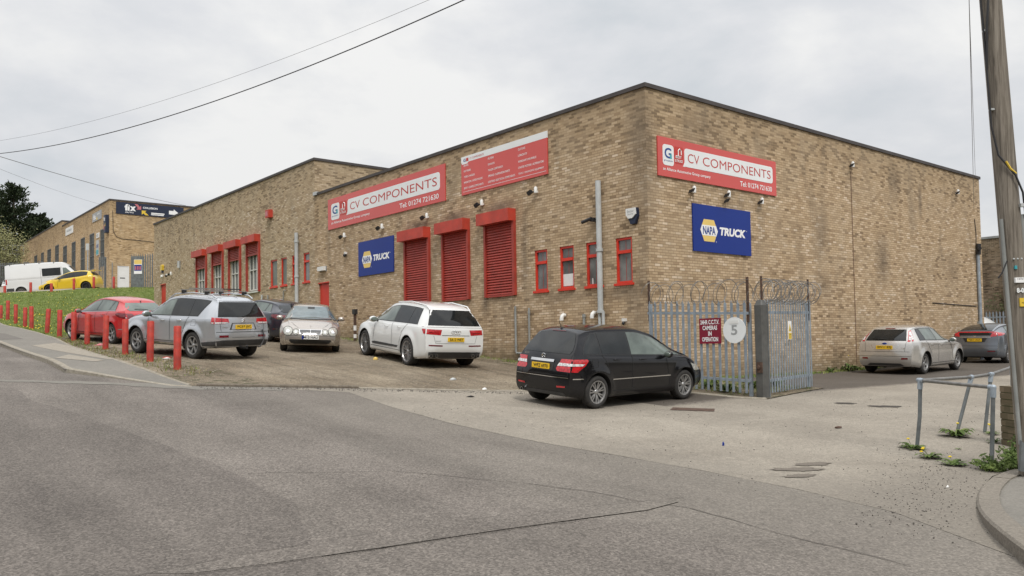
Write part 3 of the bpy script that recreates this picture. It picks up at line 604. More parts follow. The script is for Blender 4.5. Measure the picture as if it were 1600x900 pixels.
wall(LEFT, UVL, -19.3, 0, -1, 8.36, ops, 'wall', M['brick'], B)
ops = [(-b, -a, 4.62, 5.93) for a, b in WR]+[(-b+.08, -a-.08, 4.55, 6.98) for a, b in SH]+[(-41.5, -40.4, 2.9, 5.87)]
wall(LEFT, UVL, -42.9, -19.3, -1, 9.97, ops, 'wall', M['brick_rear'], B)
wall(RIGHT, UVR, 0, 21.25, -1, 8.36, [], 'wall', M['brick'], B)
fB = frame((0, 19.3, 0), (1, 0, 0), (0, -1, 0)); wall(fB, uvfr((0, 19.3, 0), (1, 0, 0), (0, -1, 0)), 0, 30, 8.1, 9.97, [], 'wall', M['brick_rear'], B)
f_ = frame((21.25, 0, 0), (0, 1, 0), (1, 0, 0)); wall(f_, uvfr((21.25, 0, 0), (0, 1, 0), (1, 0, 0)), 0, 19.3, -1, 8.36, [], 'wall', M['brick'], B)
f_ = frame((30, 42.9, 0), (-1, 0, 0), (0, 1, 0)); wall(f_, uvfr((30, 42.9, 0), (-1, 0, 0), (0, 1, 0)), 0, 30, -1, 9.97, [], 'wall', M['brick_rear'], B)
mb = MB(); mb.box((-.05, -.05, 8.36), (.28, 19.3, 8.47)); mb.box((.28, -.05, 8.36), (21.3, .28, 8.47)); mb.box((21.0, .28, 8.36), (21.3, 19.3, 8.47))
mb.build('coping', M['coping'], B)
mb = MB(); mb.box((-.05, 19.25, 9.97), (.28, 42.95, 10.08)); mb.box((.28, 19.25, 9.97), (30, 19.58, 10.08)); mb.box((.28, 42.6, 9.97), (30, 42.95, 10.08))
mb.build('coping', M['coping'], B)
mb = MB(); mb.box((.1, .1, 8.1), (21.1, 19.28, 8.2)); mb.box((.1, 19.4, 9.7), (29.9, 42.8, 9.8)); mb.build('roof', M['roof'], B)
mb = MB(); mb.box((-.08, 19.0, 8.37), (.25, 19.32, 8.52)); mb.build('flashing', M['pvc'], B)
def window(fr, a0, a1, b0, b1, parent, bar=True, glass='glass', red='redbright'):
    mb = MB(); t_ = .065; n0, n1 = -.11, -.03
    mb.box((a0+.005, b0, n0), (a0+t_, b1, n1), fr); mb.box((a1-t_, b0, n0), (a1-.005, b1, n1), fr)
    mb.box((a0+t_, b1-t_, n0), (a1-t_, b1-.004, n1), fr); mb.box((a0+t_, b0, n0), (a1-t_, b0+.05, n1), fr)
    if bar: zb_ = b1-.43; mb.box((a0+t_, zb_, n0), (a1-t_, zb_+.085, n1+.02), fr)
    f = mb.build('window', M[red], parent)
    g_ = MB(); g_.box((a0+t_, b0+.05, -.085), (a1-t_, b1-t_, -.075), fr); g_.build('pane', M[glass], f)
    s = MB(); s.box((a0-.05, b0-.07, -.10), (a1+.05, b0-.004, .05), fr); s.build('sill', M[red], f)
    return f
for i, (a, b) in enumerate(WF):
    f = window(LEFT, -b, -a, 3.24, 4.47, B)
    mb = MB(); c_ = -(a+b)/2
    mb.box((c_+.01, 3.31, -.073), (c_+.025, 3.95, -.070), LEFT); mb.box((c_+.01, 4.14, -.073), (c_+.025, 4.38, -.070), LEFT); mb.build('inner_bar', M['redslat'], f)
    if i == 2:
        mb = MB(); mb.box((-b+.075, 3.31, -.072), (-a-.075, 3.66, -.068), LEFT); mb.build('paper_blind', M['white'], f)
    if i == 1:
        for b0_, b1_ in ((.17, .21), (.4, .47)): mb = MB(); mb.box((-b+b0_, 3.295, -.07), (-b+b1_, 3.46, -.062), LEFT); mb.build('bottle', M['white'], f)
for i, (a, b) in enumerate(WR): window(LEFT, -b, -a, 4.62, 5.93, B, bar=i < 2, glass='frosted' if i > 1 else 'glass')
def door(fr, a0, a1, b1, b0, parent):
    mb = MB(); mb.box((a0+.01, b0, -.13), (a1-.01, b1-.005, -.07), fr); mb.box((a0-.02, b1, -.05), (a1+.02, b1+.05, .012), fr)
    d_ = mb.build('door', M['reddoor'], parent); h_ = MB(); h_.box((a1-.2, b0+1.0, -.07), (a1-.08, b0+1.03, -.03), fr); h_.build('handle', M['galvdark'], d_)
door(LEFT, -18.96, -17.99, 4.43, 1.9, B); door(LEFT, -41.5, -40.4, 5.87, 3.5, B)
def shutter(u0, u1, b0, bt, bbox, cb, parent):
    """u0<u1 distance along the wall; the curtain hangs from bbox down to cb"""
    a0, a1 = -u1, -u0; n_ = MB(); n_.box((a0-.12, bbox, 0), (a1+.02, bt, .32), LEFT)
    s_ = n_.build('roller_shutter', M['red'], parent)
    for g0, g1_ in ((a1-.09, a1+.02), (a0-.02, a0+.07)): r_ = MB(); r_.box((g0, b0, 0), (g1_, bbox, .10), LEFT); r_.build('guide_rail', M['redslat'], s_)
    c_ = MB(); z = bbox
    prof = []
    while z > cb+.01:
        prof += [(z, .012), (z-.018, .045), (z-.058, .055), (z-.08, .012)]; z -= .085
    vs = []
    for z_, nn in prof: vs += [LEFT(a0+.07, max(z_, cb), nn), LEFT(a1-.09, max(z_, cb), nn)]
    c_.add(vs, [(2*i, 2*i+2, 2*i+3, 2*i+1) for i in range(len(prof)-1)]); c_.box((a0+.07, cb-.06, .015), (a1-.09, cb, .06), LEFT)
    c_.build('curtain', M['redslat'], s_)
    return s_
for a, b in ((5.42, 6.93), (7.82, 9.36), (10.19, 11.82)): shutter(a, b, 3.17, 5.88, 5.50, 3.22, B)
for k, (a, b) in enumerate(SH):
    cb = (6.42, 6.38, 6.36, 6.36)[k]; s_ = shutter(a, b, 4.5, 7.36, 7.0, cb, B)
    a0, a1 = -b+.08, -a-.08; w_ = MB()
    for q in np.linspace(a0+.02, a1-.07, 4): w_.box((q, 4.6, -.12), (q+.05, 6.98, -.06), LEFT)
    for z in (4.6, 5.62, 6.9): w_.box((a0+.07, z, -.115), (a1-.07, z+.055, -.065), LEFT)
    f = w_.build('window', M['barwhite'], B); g_ = MB(); g_.box((a0, 4.56, -.14), (a1, 6.98, -.13), LEFT); g_.build('pane', M['glass'], f)
    l_ = MB(); l_.box((a0-.03, 4.47, -.12), (a1+.03, 4.548, .07), LEFT); l_.build('sill', M['barwhite'], f)
# pipes on the walls
def pipe(name, pts, r_, mat, parent, clips=None):
    mb = MB(); mb.tube(pts, r_, 12)
    o = mb.build(name, mat, parent, smooth=45)
    if clips:
        c_ = MB()
        for p in clips: c_.lathe([(r_*1.02, -.04), (r_*1.3, -.04), (r_*1.3, .04), (r_*1.02, .04)], 12, lambda x, y, h, p=p: (p[0]+x, p[1]+y, p[2]+h))
        c_.build('pipe_clip', mat, o, smooth=30)
    return o
pipe('downpipe', [(-.11, 1.68, 6.13), (-.11, 1.68, 2.45)], .08, M['pvc'], B, [(-.11, 1.68, 4.2), (-.11, 1.68, 2.5)])
pipe('downpipe', [(-.11, 1.72, 2.45), (-.11, 1.72, .3)], .045, M['pvc'], B); pipe('downpipe', [(-.11, 1.58, 2.5), (-.11, 1.58, .3)], .045, M['pvc'], B)
pipe('downpipe', [(-.12, 20.93, 6.91), (-.12, 20.93, 2.3)], .085, M['pvc'], B, [(-.12, 20.93, 6.5), (-.12, 20.93, 4.9)])
pipe('waste_pipe', [(-.06, 5.42, 2.82), (-.06, 5.42, 1.42), (-.06, 5.38, 1.36), (-.06, 4.3, 1.33)], .035, M['pvcdark'], B, [(-.06, 5.42, 1.6)])
pipe('waste_pipe', [(-.06, 4.77, 2.74), (-.06, 4.77, 1.37)], .032, M['pvcdark'], B, [(-.06, 4.77, 2.6)])
pipe('waste_pipe', [(-.05, 2.4, 2.46), (-.05, 2.4, .8)], .04, M['pvcdark'], B, [(-.05, 2.4, 2.4)])
def elbow(y, z):
    p = [(.02, y, z-.05), (-.06, y, z+.02)]; p = [(-.02, y-.0, z-.05), (-.08, y, z-.04), (-.13, y, z-.08), (-.15, y, z-.15), (-.15, y, z-.2)]
    mb = MB(); mb.tube(p, .058, 12); mb.build('flue_elbow', M['white'], B, smooth=50)
elbow(3.22, 2.5); elbow(1.98, 2.52)
pipe('waste_pipe', [(-.08, 24.95, 4.3), (-.08, 25.0, 3.95), (-.08, 24.9, 3.9), (-.08, 22.6, 3.92)], .05, M['pvc'], B)
pipe('waste_pipe', [(-.06, 24.3, 4.25), (-.06, 24.3, 3.95)], .04, M['pvcdark'], B); pipe('waste_pipe', [(-.06, 22.3, 4.35), (-.06, 22.5, 4.35), (-.06, 22.55, 3.3)], .025, M['pvcdark'], B)
pipe('conduit', [(20.65, -.08, 5.15), (20.68, -.08, .6)], .07, M['galv'], B)
pipe('wall_cable', [(10.5, -.02, 7.4), (10.5, -.02, .8)], .009, M['tancable'], B)
pipe('wall_cable', [(16.4, -.015, 2.99), (20.5, -.015, 2.93)], .016, M['cable'], B)
mb = MB(); mb.box((20.52, 2.0, 0), (20.62, 2.3, .08), RIGHT); mb.build('terminal_box', M['pvcdark'], B)
pipe('wall_cable', [(20.6, -.02, 6.6), (20.7, -.02, 6.0), (20.65, -.02, 5.3)], .014, M['cable'], B)
# lamps, cameras and bells on the walls: things of their own
def floodlight(fr, a, b, label, flip=1, double=False, cat='floodlight', grp=None):
    t = thing('floodlight', label, cat, fr(a, b, 0), 0, grp)
    w_ = MB(); w_.lathe([(.02, -.1), (.05, -.1), (.055, .05), (.03, .09), (.0, .09)], 10, lambda x, y, h: fr(a+x+.1*flip, b+.05+h, .09+y)); w_.box((a+.08*flip-.03, b-.03, 0), (a+.08*flip+.03, b+.03, .06), fr)
    w_.build('sensor_head', M['white'], t, smooth=40)
    for k in range(2 if double else 1):
        bb = b-.16*k; l_ = MB()
        pr = [(a-.16*flip, bb-.05, .10), (a-.0*flip, bb+.03, .10)]
        l_.tube([fr(a+.02*flip, bb, .02), fr(a-.02*flip, bb, .12)], .02, 6)
        l_.box((-.09, -.055, -.035), (.09, .055, .035), lambda x, y, z: fr(a-.1*flip+x*.95, bb-.02+y*.8+x*.35*flip, .16+z+y*.5))
        o = l_.build('lamp_head', M['blackplastic'], t)
    return t
FG = 'floodlights along the front wall'
for (u, z), lb in zip([(16.53, 6.25), (13.48, 6.25), (10.36, 6.25), (7.12, 6.25), (4.43, 6.25)],
    ['small floodlight under the left end of the red sign, above the blue sign', 'small floodlight below the middle of the long red sign on the left wall', 'small floodlight below the right end of the long red sign, above the left shutter', 'small floodlight between the two red signs, above the right shutter', 'small floodlight under the red price board, nearest the building corner']):
    floodlight(LEFT, -u, z, lb, 1, grp=FG)
floodlight(RIGHT, 1.75, 5.78, 'small floodlight under the left part of the red sign on the right wall', 1, grp='floodlights on the side wall')
floodlight(RIGHT, 3.33, 5.82, 'twin headed floodlight between the red sign and the blue sign on the right wall', 1, True, grp='floodlights on the side wall')
floodlight(RIGHT, 4.97, 5.78, 'small floodlight above the right edge of the blue sign on the right wall', 1, grp='floodlights on the side wall')
floodlight(RIGHT, 10.42, 7.58, 'small floodlight high on the bare side wall, right of the red sign', 1, grp='floodlights on the side wall')
floodlight(RIGHT, 18.8, 7.52, 'small floodlight high up near the far right end of the side wall', 1, grp='floodlights on the side wall')
def dome(fr, a, b, label, mat='blackplastic', r_=.07, name='security_camera', cat='camera'):
    t = thing(name, label, cat, fr(a, b, 0)); m_ = MB(); m_.box((a-.05, b-.0, 0), (a+.05, b+.08, .10), fr); m_.build('bracket', M['white'], t)
    m_ = MB(); m_.blob((0, 0, 0), (r_, r_, r_*1.1), 6, fr=lambda x, y, z: fr(a+x, b-.05+z, .09+y)); m_.build('camera_head', M[mat], t, smooth=60); return t
dome(LEFT, -16.4, 5.5, 'small dark camera on the brick above the small blue sign')
dome(LEFT, -40.95, 6.45, 'white wall lamp under the yellow alarm box at the far left', 'white', .09, 'wall_lamp', 'lamp')
dome(LEFT, -40.1, 6.43, 'small dark dome camera between white lamps at the far left')
floodlight(LEFT, -39.2, 6.42, 'small floodlight with white sensor right of the yellow alarm box', 1)
dome(LEFT, -.86, 2.2, 'tiny camera low on the wall left of the fence', r_=.045)
t = thing('security_camera', 'black bullet camera beside the white downpipe near the corner', 'camera', LEFT(-1.95, 5.0, 0))
m_ = MB(); m_.box((-1.95, 5.02, 0), (-1.83, 5.12, .2), LEFT); m_.build('bracket', M['blackplastic'], t); m_ = MB(); m_.tube([LEFT(-2.2, 5.02, .25), LEFT(-1.88, 5.1, .2)], .05, 8); m_.build('camera_head', M['blackplastic'], t, smooth=40)
t = thing('floodlight', 'black lamp head on top of the grey conduit at the far right end', 'floodlight', (20.65, -.1, 5.3))
m_ = MB(); m_.tube([(20.65, -.1, 5.1), (20.66, -.12, 5.55)], .10, 8); m_.tube([(20.66, -.12, 5.35), (20.3, -.3, 5.32)], .07, 8); m_.build('lamp_head', M['blackplastic'], t, smooth=40)
t = thing('alarm_box', 'white and navy shield shaped alarm box near the building corner', 'alarm', LEFT(-.5, 5.0, 0))
hp = [(-.66, 5.22), (-.32, 5.22), (-.30, 5.02), (-.40, 4.86), (-.56, 4.86), (-.66, 5.02)]
m_ = MB(); m_.prism([(a*1.0+.01, b-.02) for a, b in [(-.65, 5.2), (-.31, 5.22), (-.29, 5.0), (-.38, 4.80), (-.54, 4.80), (-.64, 5.0)]], 0, .09, LEFT); m_.build('backplate', M['navy'], t)
m_ = MB(); m_.prism([(-.66, 5.2), (-.33, 5.2), (-.31, 5.03), (-.44, 4.93), (-.58, 4.93), (-.66, 5.03)], .091, .125, LEFT); m_.build('cover', M['white'], t)
m_ = MB(); text(m_, 'Sector', LEFT, -.49, 5.09, w_=.24, align='c', d=.128); text(m_, 'Security', LEFT, -.49, 5.01, w_=.2, align='c', d=.128); m_.build('lettering', M['txtgrey'], t)
t = thing('alarm_box', 'yellow alarm box high on the brick wall above the far red door', 'alarm', LEFT(-40.95, 6.9, 0))
m_ = MB(); m_.prism([(-41.12, 6.8), (-40.8, 6.8), (-40.76, 7.1), (-40.9, 7.16), (-41.1, 7.12)], 0, .14, LEFT); m_.build('cover', M['yellow'], t); m_ = MB(); m_.box((-41.02, 6.64, 0), (-40.85, 6.79, .1), LEFT); m_.build('base', M['navy'], t)
t = thing('alarm_box', 'red square alarm box high on the left wall between shutters and long sign', 'alarm', LEFT(-24.0, 8.2, 0))
m_ = MB(); m_.box((-24.2, 8.0, 0), (-23.8, 8.38, .22), LEFT); m_.build('housing', M['red'], t); m_ = MB(); m_.box((-24.16, 8.08, .221), (-23.9, 8.3, .23), LEFT); m_.build('front_label', M['pink'], t)
t = thing('wall_lamp', 'white tubular lamp on the brick left of the four small shutters', 'lamp', LEFT(-37.58, 6.9, 0)); m_ = MB(); m_.tube([LEFT(-37.58, 6.68, .1), LEFT(-37.58, 7.1, .1)], .08, 8); m_.build('diffuser', M['pvc'], t, smooth=40); m_ = MB(); m_.box((-37.62, 6.6, 0), (-37.54, 7.12, .05), LEFT); m_.build('backplate', M['pvcdark'], t)
t = thing('wall_lamp', 'white bulkhead lamp above the red door in the middle', 'lamp', LEFT(-18.5, 5.05, 0)); m_ = MB(); m_.box((-18.78, 4.97, .03), (-18.22, 5.15, .16), LEFT); m_.build('diffuser', M['white'], t); m_ = MB(); m_.box((-18.82, 4.95, 0), (-18.18, 5.17, .03), LEFT); m_.build('backplate', M['pvcdark'], t)
# ------------------------------------------------------------------ signs on the warehouse
def rrect(a0, b0, a1, b1, r_, n=5):
    P_ = []
    for cx_, cy_, s in ((a1-r_, b1-r_, 0), (a0+r_, b1-r_, 90), (a0+r_, b0+r_, 180), (a1-r_, b0+r_, 270)):
        for k in range(n+1): an = R(s+90*k/n); P_.append((cx_+r_*math.cos(an), cy_+r_*math.sin(an)))
    return P_
def cv_sign(fr, a0, b0, w_, h, label):
    t = thing('sign', label, 'sign', fr(a0+w_/2, b0, 0))
    m_ = MB(); m_.box((a0, b0, .01), (a0+w_, b0+h, .045), fr); m_.build('board', M['signred'], t)
    X = lambda f: a0+f*w_; Y = lambda f: b0+f*h
    m_ = MB(); m_.prism(rrect(X(.2), Y(.34), X(.965), Y(.82), .09*h)+[], .045, .050, fr); m_.prism([(X(.188), Y(.33)), (X(.22), Y(.345)), (X(.201), Y(.46))], .045, .0495, fr)
    m_.build('name_panel', M['signpale'], t)
    m_ = MB(); m_.prism(rrect(X(.035), Y(.29), X(.118), Y(.82), .09*h), .045, .050, fr); m_.build('emblem_tile', M['signpale'], t)
    m_ = MB(); m_.prism(rrect(X(.122), Y(.38), X(.19), Y(.82), .05*h), .045, .048, fr); m_.build('emblem_tile', M['txtred'], t)
    m_ = MB(); text(m_, 'G', fr, X(.048), Y(.47), w_=.052*w_, h=.27*h, d=.053, bold=.02); text(m_, 'groupauto', fr, X(.044), Y(.38), w_=.064*w_, h=.05*h, d=.053); m_.build('emblem', M['txtblue'], t)
    m_ = MB(); m_.prism([(X(.088), Y(.47)), (X(.102), Y(.47)), (X(.102), Y(.58)), (X(.093), Y(.6)), (X(.088), Y(.55))], .0505, .054, fr); m_.build('emblem_accent', M['teal'], t)
    m_ = MB(); q = [(X(.135), Y(.57)), (X(.152), Y(.58)), (X(.152), Y(.73)), (X(.163), Y(.77)), (X(.174), Y(.73)), (X(.174), Y(.62))]
    m_.tube([fr(a, b, .052) for a, b in q], .014*h*1.2, 5); text(m_, 'BEST', fr, X(.132), Y(.52), w_=.045*w_, h=.07*h, d=.052, bold=.02); text(m_, 'G-TRUCK', fr, X(.126), Y(.42), w_=.06*w_, h=.07*h, d=.052, bold=.02)
    m_.build('emblem', M['txtwhite'], t)
    m_ = MB(); text(m_, 'CV', fr, X(.225), Y(.46), w_=.092*w_, h=.24*h, d=.053, bold=-.004); text(m_, 'COMPONENTS', fr, X(.345), Y(.46), w_=.60*w_, h=.24*h, d=.053, bold=-.004); m_.build('lettering', M['txtred'], t)
    m_ = MB(); text(m_, 'an Alliance Automotive Group company', fr, X(.036), Y(.135), w_=.37*w_, h=.10*h, d=.048, bold=.012); text(m_, 'Tel: 01274 721630', fr, X(.66), Y(.10), w_=.295*w_, h=.145*h, d=.048, bold=.012); m_.build('lettering', M['txtwhite'], t)
    return t
cv_sign(LEFT, -17.95, 6.68, 8.79, 1.30, 'long red and silver name sign on the left hand wall above the shutters')
cv_sign(RIGHT, .41, 6.06, 5.51, 1.06, 'red and silver name sign on the right hand wall near the corner')
def parts_sign(fr, a0, b0, w_, h, label):
    t = thing('sign', label, 'sign', fr(a0+w_/2, b0, 0)); X = lambda f: a0+f*w_; Y = lambda f: b0+f*h
    m_ = MB(); m_.box((a0, b0, .01), (a0+w_, b0+h*.84, .045), fr); m_.build('board', M['signred'], t)
    m_ = MB(); m_.box((a0, b0+h*.843, .01), (a0+w_, b0+h, .045), fr); m_.prism([(X(.01), Y(.80)), (X(.08), Y(.80)), (X(.10), Y(.845)), (X(.01), Y(.845))], .0455, .048, fr); m_.build('header_panel', M['signpale'], t)
    m_ = MB(); text(m_, 'G', fr, X(.03), Y(.86), w_=.03*w_, h=.08*h, d=.05, bold=.02); m_.build('emblem', M['txtblue'], t)
    m_ = MB(); m_.box((X(.066), Y(.86), .046), (X(.096), Y(.945), .05), fr); text(m_, 'CV COMPONENTS', fr, X(.11), Y(.885), w_=.18*w_, h=.05*h, d=.048); m_.build('lettering', M['txtred'], t)
    cols = [(.035, ['BRAKES', 'BATTERIES', 'TURBO CHARGERS', 'RADIATORS / INTERCOOLERS', 'BODY / CHASSIS COMPONENTS']), (.34, ['FILTERS', 'EXHAUSTS', 'TRAILER COMPONENTS', 'SPRINGS / SUSPENSION PARTS', 'LIGHTING / ELECTRICAL COMPONENTS']), (.69, ['CLUTCHES', 'LUBRICANTS', 'WORKSHOP CONSUMABLES', 'STARTER MOTORS / ALTERNATORS', 'TOOLS / DIAGNOSTIC EQUIPMENT'])]
    m_ = MB()
    for fx, L_ in cols:
        for k, s in enumerate(L_): text(m_, s, fr, X(fx), Y(.735-.147*k), w_=.0098*w_*len(s), h=.05*h, d=.048, bold=.01)
    m_.box((X(.02), Y(.075), .046), (X(.985), Y(.083), .048), fr); m_.build('lettering', M['txtwhite'], t)
parts_sign(LEFT, -8.19, 6.70, 4.36, 1.30, 'red parts list board with silver top strip on the left hand wall')
def truck_sign(fr, a0, b0, w_, h, label):
    t = thing('sign', label, 'sign', fr(a0+w_/2, b0, 0)); X = lambda f: a0+f*w_; Y = lambda f: b0+f*h
    m_ = MB(); m_.box((a0, b0, .01), (a0+w_, b0+h, .045), fr); m_.build('board', M['signblue'], t)
    cx_, cy_, rw, rh = .26, .46, .145, .235
    hx = [(cx_-rw, cy_), (cx_-rw*.58, cy_+rh), (cx_+rw*.58, cy_+rh), (cx_+rw, cy_), (cx_+rw*.58, cy_-rh), (cx_-rw*.58, cy_-rh)]
    m_ = MB(); m_.prism([(X(a), Y(b)) for a, b in hx], .045, .049, fr); m_.build('emblem', M['orange'], t)
    k_ = .105/rh; e_ = rw*(1-.42*k_)
    m_ = MB(); m_.prism([(X(a), Y(b)) for a, b in ((cx_-e_, cy_+.11), (cx_+e_, cy_+.11), (cx_+rw, cy_), (cx_+e_, cy_-.11), (cx_-e_, cy_-.11), (cx_-rw, cy_))], .0495, .052, fr)
    text(m_, 'TRUCK', fr, X(.44), Y(.385), w_=.46*w_, h=.18*h, d=.048, bold=.05, shear=.15); text(m_, 'TM', fr, X(.905), Y(.53), w_=.02*w_, d=.048); text(m_, 'R', fr, X(.375), Y(.215), w_=.012*w_, d=.048); m_.build('lettering', M['txtwhite'], t)
    m_ = MB(); text(m_, 'NAPA', fr, X(cx_-.105), Y(cy_-.085), w_=.21*w_, h=.17*h, d=.055, bold=.03); m_.build('lettering', M['txtblue'], t)
truck_sign(LEFT, -15.33, 4.48, 2.70, 1.38, 'small blue sign on the left hand wall beside the shutters')
truck_sign(RIGHT, 1.82, 4.13, 2.70, 1.32, 'large blue sign on the right hand wall under the red sign')
# ------------------------------------------------------------------ yard fence, gate post, gate
def palisade(name, label, cat, o, r_, n_, L_, npale, hgt, zf, post_ext=.0, coil=0, grp=None, posts=True, mat='galv', parts=True):
    fr = frame((o[0], o[1], 0), r_, n_); t = thing(name, label, cat, (o[0], o[1], zf(0)), 0, grp)
    pw = .035; allm = MB()
    for k in range(npale):
        a = (k+.5)*L_/npale; z0 = zf(a/L_)+.05; z1 = z0+hgt; mm = MB() if parts else allm
        mm.prism([(a-pw, z0), (a-.012, z0), (a-.012, z1-.02), (a-pw*1.1, z1-.03)], 0, .006, fr); mm.prism([(a+.012, z0), (a+pw, z0), (a+pw*1.1, z1-.03), (a+.012, z1-.02)], 0, .006, fr)
        mm.prism([(a-.013, z0), (a+.013, z0), (a+.013, z1-.01), (a, z1+.05), (a-.013, z1-.01)], .007, .016, fr)
        if parts: mm.build('pale', M[mat], t)
    if not parts: o_ = allm.build('pale', M[mat], t); o_['kind'] = 'stuff'
    for f_h in (.12, .86):
        mm = MB(); z0, z1 = zf(0)+.05+hgt*f_h, zf(1)+.05+hgt*f_h
        mm.add([fr(0, z0, -.06), fr(L_, z1, -.06), fr(L_, z1, -.005), fr(0, z0, -.005), fr(0, z0+.06, -.06), fr(L_, z1+.06, -.06), fr(L_, z1+.06, -.005), fr(0, z0+.06, -.005)], [(0, 1, 2, 3), (7, 6, 5, 4), (0, 4, 5, 1), (3, 2, 6, 7), (0, 3, 7, 4), (1, 5, 6, 2)]); mm.build('rail', M[mat], t)
    if coil:
        mm = MB(); pts = []; n = coil*22
        for i in range(n+1):
            s = i/n; an = i/22*2*math.pi; rr = .255+.045*math.sin(i*.37); a = s*(L_+.15)+.12*math.sin(i*.11)
            pts.append(fr(a+.05*math.sin(an), zf(s)+hgt+.27+rr*math.sin(an), rr*math.cos(an)-.03))
        mm.tube(pts, .0078, 4); rr_ = random.Random(3)
        for i in range(0, n, 2):
            p = pts[i]; d_ = .035; u = (rr_.uniform(-1, 1), rr_.uniform(-1, 1), rr_.uniform(-1, 1)); mm.add([(p[0]-d_*u[0], p[1]-d_*u[1], p[2]-d_*u[2]), (p[0]+d_*u[0], p[1]+d_*u[1], p[2]+d_*u[2]), (p[0]+.008, p[1], p[2]+.012)], [(0, 1, 2)])
        mm.tube([fr(0, zf(0)+hgt+.56, -.03), fr(L_, zf(1)+hgt+.56, -.03)], .004, 4); mm.tube([fr(0, zf(0)+hgt+.06, -.03), fr(L_, zf(1)+hgt+.06, -.03)], .004, 4)
        mm.build('razor_wire', M['wire'], t)
    for a in ((.03, L_-.03) if posts else ()):
        mm = MB(); z0 = zf(a/L_); mm.box((a-.035, z0-.1, -.13), (a+.035, z0+hgt+.02, -.061), fr); mm.build('post', M[mat], t)
        if post_ext: mm = MB(); mm.box((a-.03, z0+hgt*.8, -.06), (a+.03, z0+hgt+post_ext, -.03), fr); mm.build('post_extension', M['rust'], t)
    return t, fr
palisade('palisade_fence', 'grey palisade fence topped with razor wire between brick corner and gate post', 'fence', (-.42, -.28), (0, -1, 0), (-1, 0, 0), 3.0, 17, 2.08, lambda s: .50-.12*s, 0.62, 13)
palisade('palisade_gate', 'grey palisade gate topped with dense razor wire, right of the square post', 'gate', (-.1, -3.47), (2.7, .42, 0), (.42, -2.7, 0), 2.73, 19, 2.12, lambda s: .36+.05*s, .62, 26)
t = thing('gate_post', 'thick square dark grey post with pointed cap between fence and gate', 'post', (-.3, -3.5, .3))
for dx, dy, w_, h, rz in ((-.04, .0, .30, 2.28, 0),):
    m_ = MB(); mv = Matrix.Translation((-.28, -3.52, 0)) @ Matrix.Rotation(YAW*0, 4, 'Z'); q = .112
    f4 = lambda x, y, z: tuple(mv @ Vector((x, y, z)))
    ch = .03; ring = [(-q+ch, -q), (q-ch, -q), (q, -q+ch), (q, q-ch), (q-ch, q), (-q+ch, q), (-q, q-ch), (-q, -q+ch)]
    vs = [f4(x, y, z) for z, s in ((.1, 1), (2.42, 1), (2.54, .55)) for x, y in [(a*s, b*s) for a, b in ring]]
    fs = [tuple(range(7, -1, -1)), tuple(range(16, 24))]+[(i*8+j, i*8+(j+1) % 8, (i+1)*8+(j+1) % 8, (i+1)*8+j) for i in range(2) for j in range(8)]
    m_.add(vs, fs); m_.build('post_body', M['post'], t)
    m_ = MB(); m_.box((-.09, -.12, 0), (.06, .12, .015), lambda x, y, z: f4(-q-.002-z, x, 1.02+y)); m_.lathe([(0, .0), (.045, .0), (.045, .03), (0, .04)], 8, lambda x, y, h: f4(-q-.018-h, x, 1.02+y)); m_.build('hinge_plate', M['rust'], t)
m_ = MB(); m_.box((-.165, -3.62, .3), (-.12, -3.56, 2.45)); m_.build('steel_channel', M['galvdark'], t)
FN = frame((-.42, 0, 0), (0, -1, 0), (-1, 0, 0))
t = thing('sign', 'maroon security camera warning sign on the palisade fence', 'sign', FN(2.25, 1.5, 0)); m_ = MB(); m_.box((1.94, 1.57, .03), (2.56, 2.17, .045), FN); m_.build('board', M['maroon'], t)
m_ = MB()
for s, z, wd in (('24HR C.C.T.V.', 2.025, .54), ('CAMERAS', 1.89, .42), ('IN', 1.755, .1), ('OPERATION', 1.62, .46)): text(m_, s, FN, 2.25, z, w_=wd, h=.105, d=.05, align='c', bold=.03)
m_.build('lettering', M['txtwhite'], t)
t = thing('sign', 'oval silver number five sign on the palisade fence', 'sign', FN(2.93, 1.6, 0)); m_ = MB(); m_.prism([(2.93+.31*math.cos(a), 1.87+.30*math.sin(a)) for a in np.linspace(0, 2*math.pi, 33)[:-1]], .03, .045, FN); m_.build('board', M['signpale'], t)
m_ = MB(); text(m_, '5', FN, 2.93, 1.76, w_=.17, h=.23, d=.048, align='c', bold=.02); m_.build('lettering', M['txtgrey'], t)
m_ = MB(); m_.prism(rrect(2.80, 2.02, 3.05, 2.10, .02), .0455, .052, FN); m_.build('name_plate', M['white'], t)
GF = frame((-.1, -3.47, 0), (2.7, .42, 0), (.42, -2.7, 0))
t = thing('sign', 'small yellow and white warning sign hung on the gate', 'sign', GF(1.33, 1.6, 0)); m_ = MB(); m_.box((1.24, 1.64, .03), (1.43, 2.08, .04), GF); m_.build('board', M['txtwhite'], t)
m_ = MB(); m_.prism([(1.255, 1.83), (1.415, 1.83), (1.335, 2.03)], .041, .043, GF); m_.box((1.25, 1.65, .041), (1.42, 1.80, .043), GF); m_.build('warning_panel', M['yellow'], t)
m_ = MB(); m_.prism([(1.31, 1.85), (1.36, 1.85), (1.335, 1.93)], .0435, .045, GF); text(m_, 'DANGER', GF, 1.335, 1.74, w_=.12, h=.025, d=.046, align='c'); text(m_, 'Razor wire', GF, 1.335, 1.69, w_=.12, h=.02, d=.046, align='c'); m_.build('lettering', M['txtblack'], t)
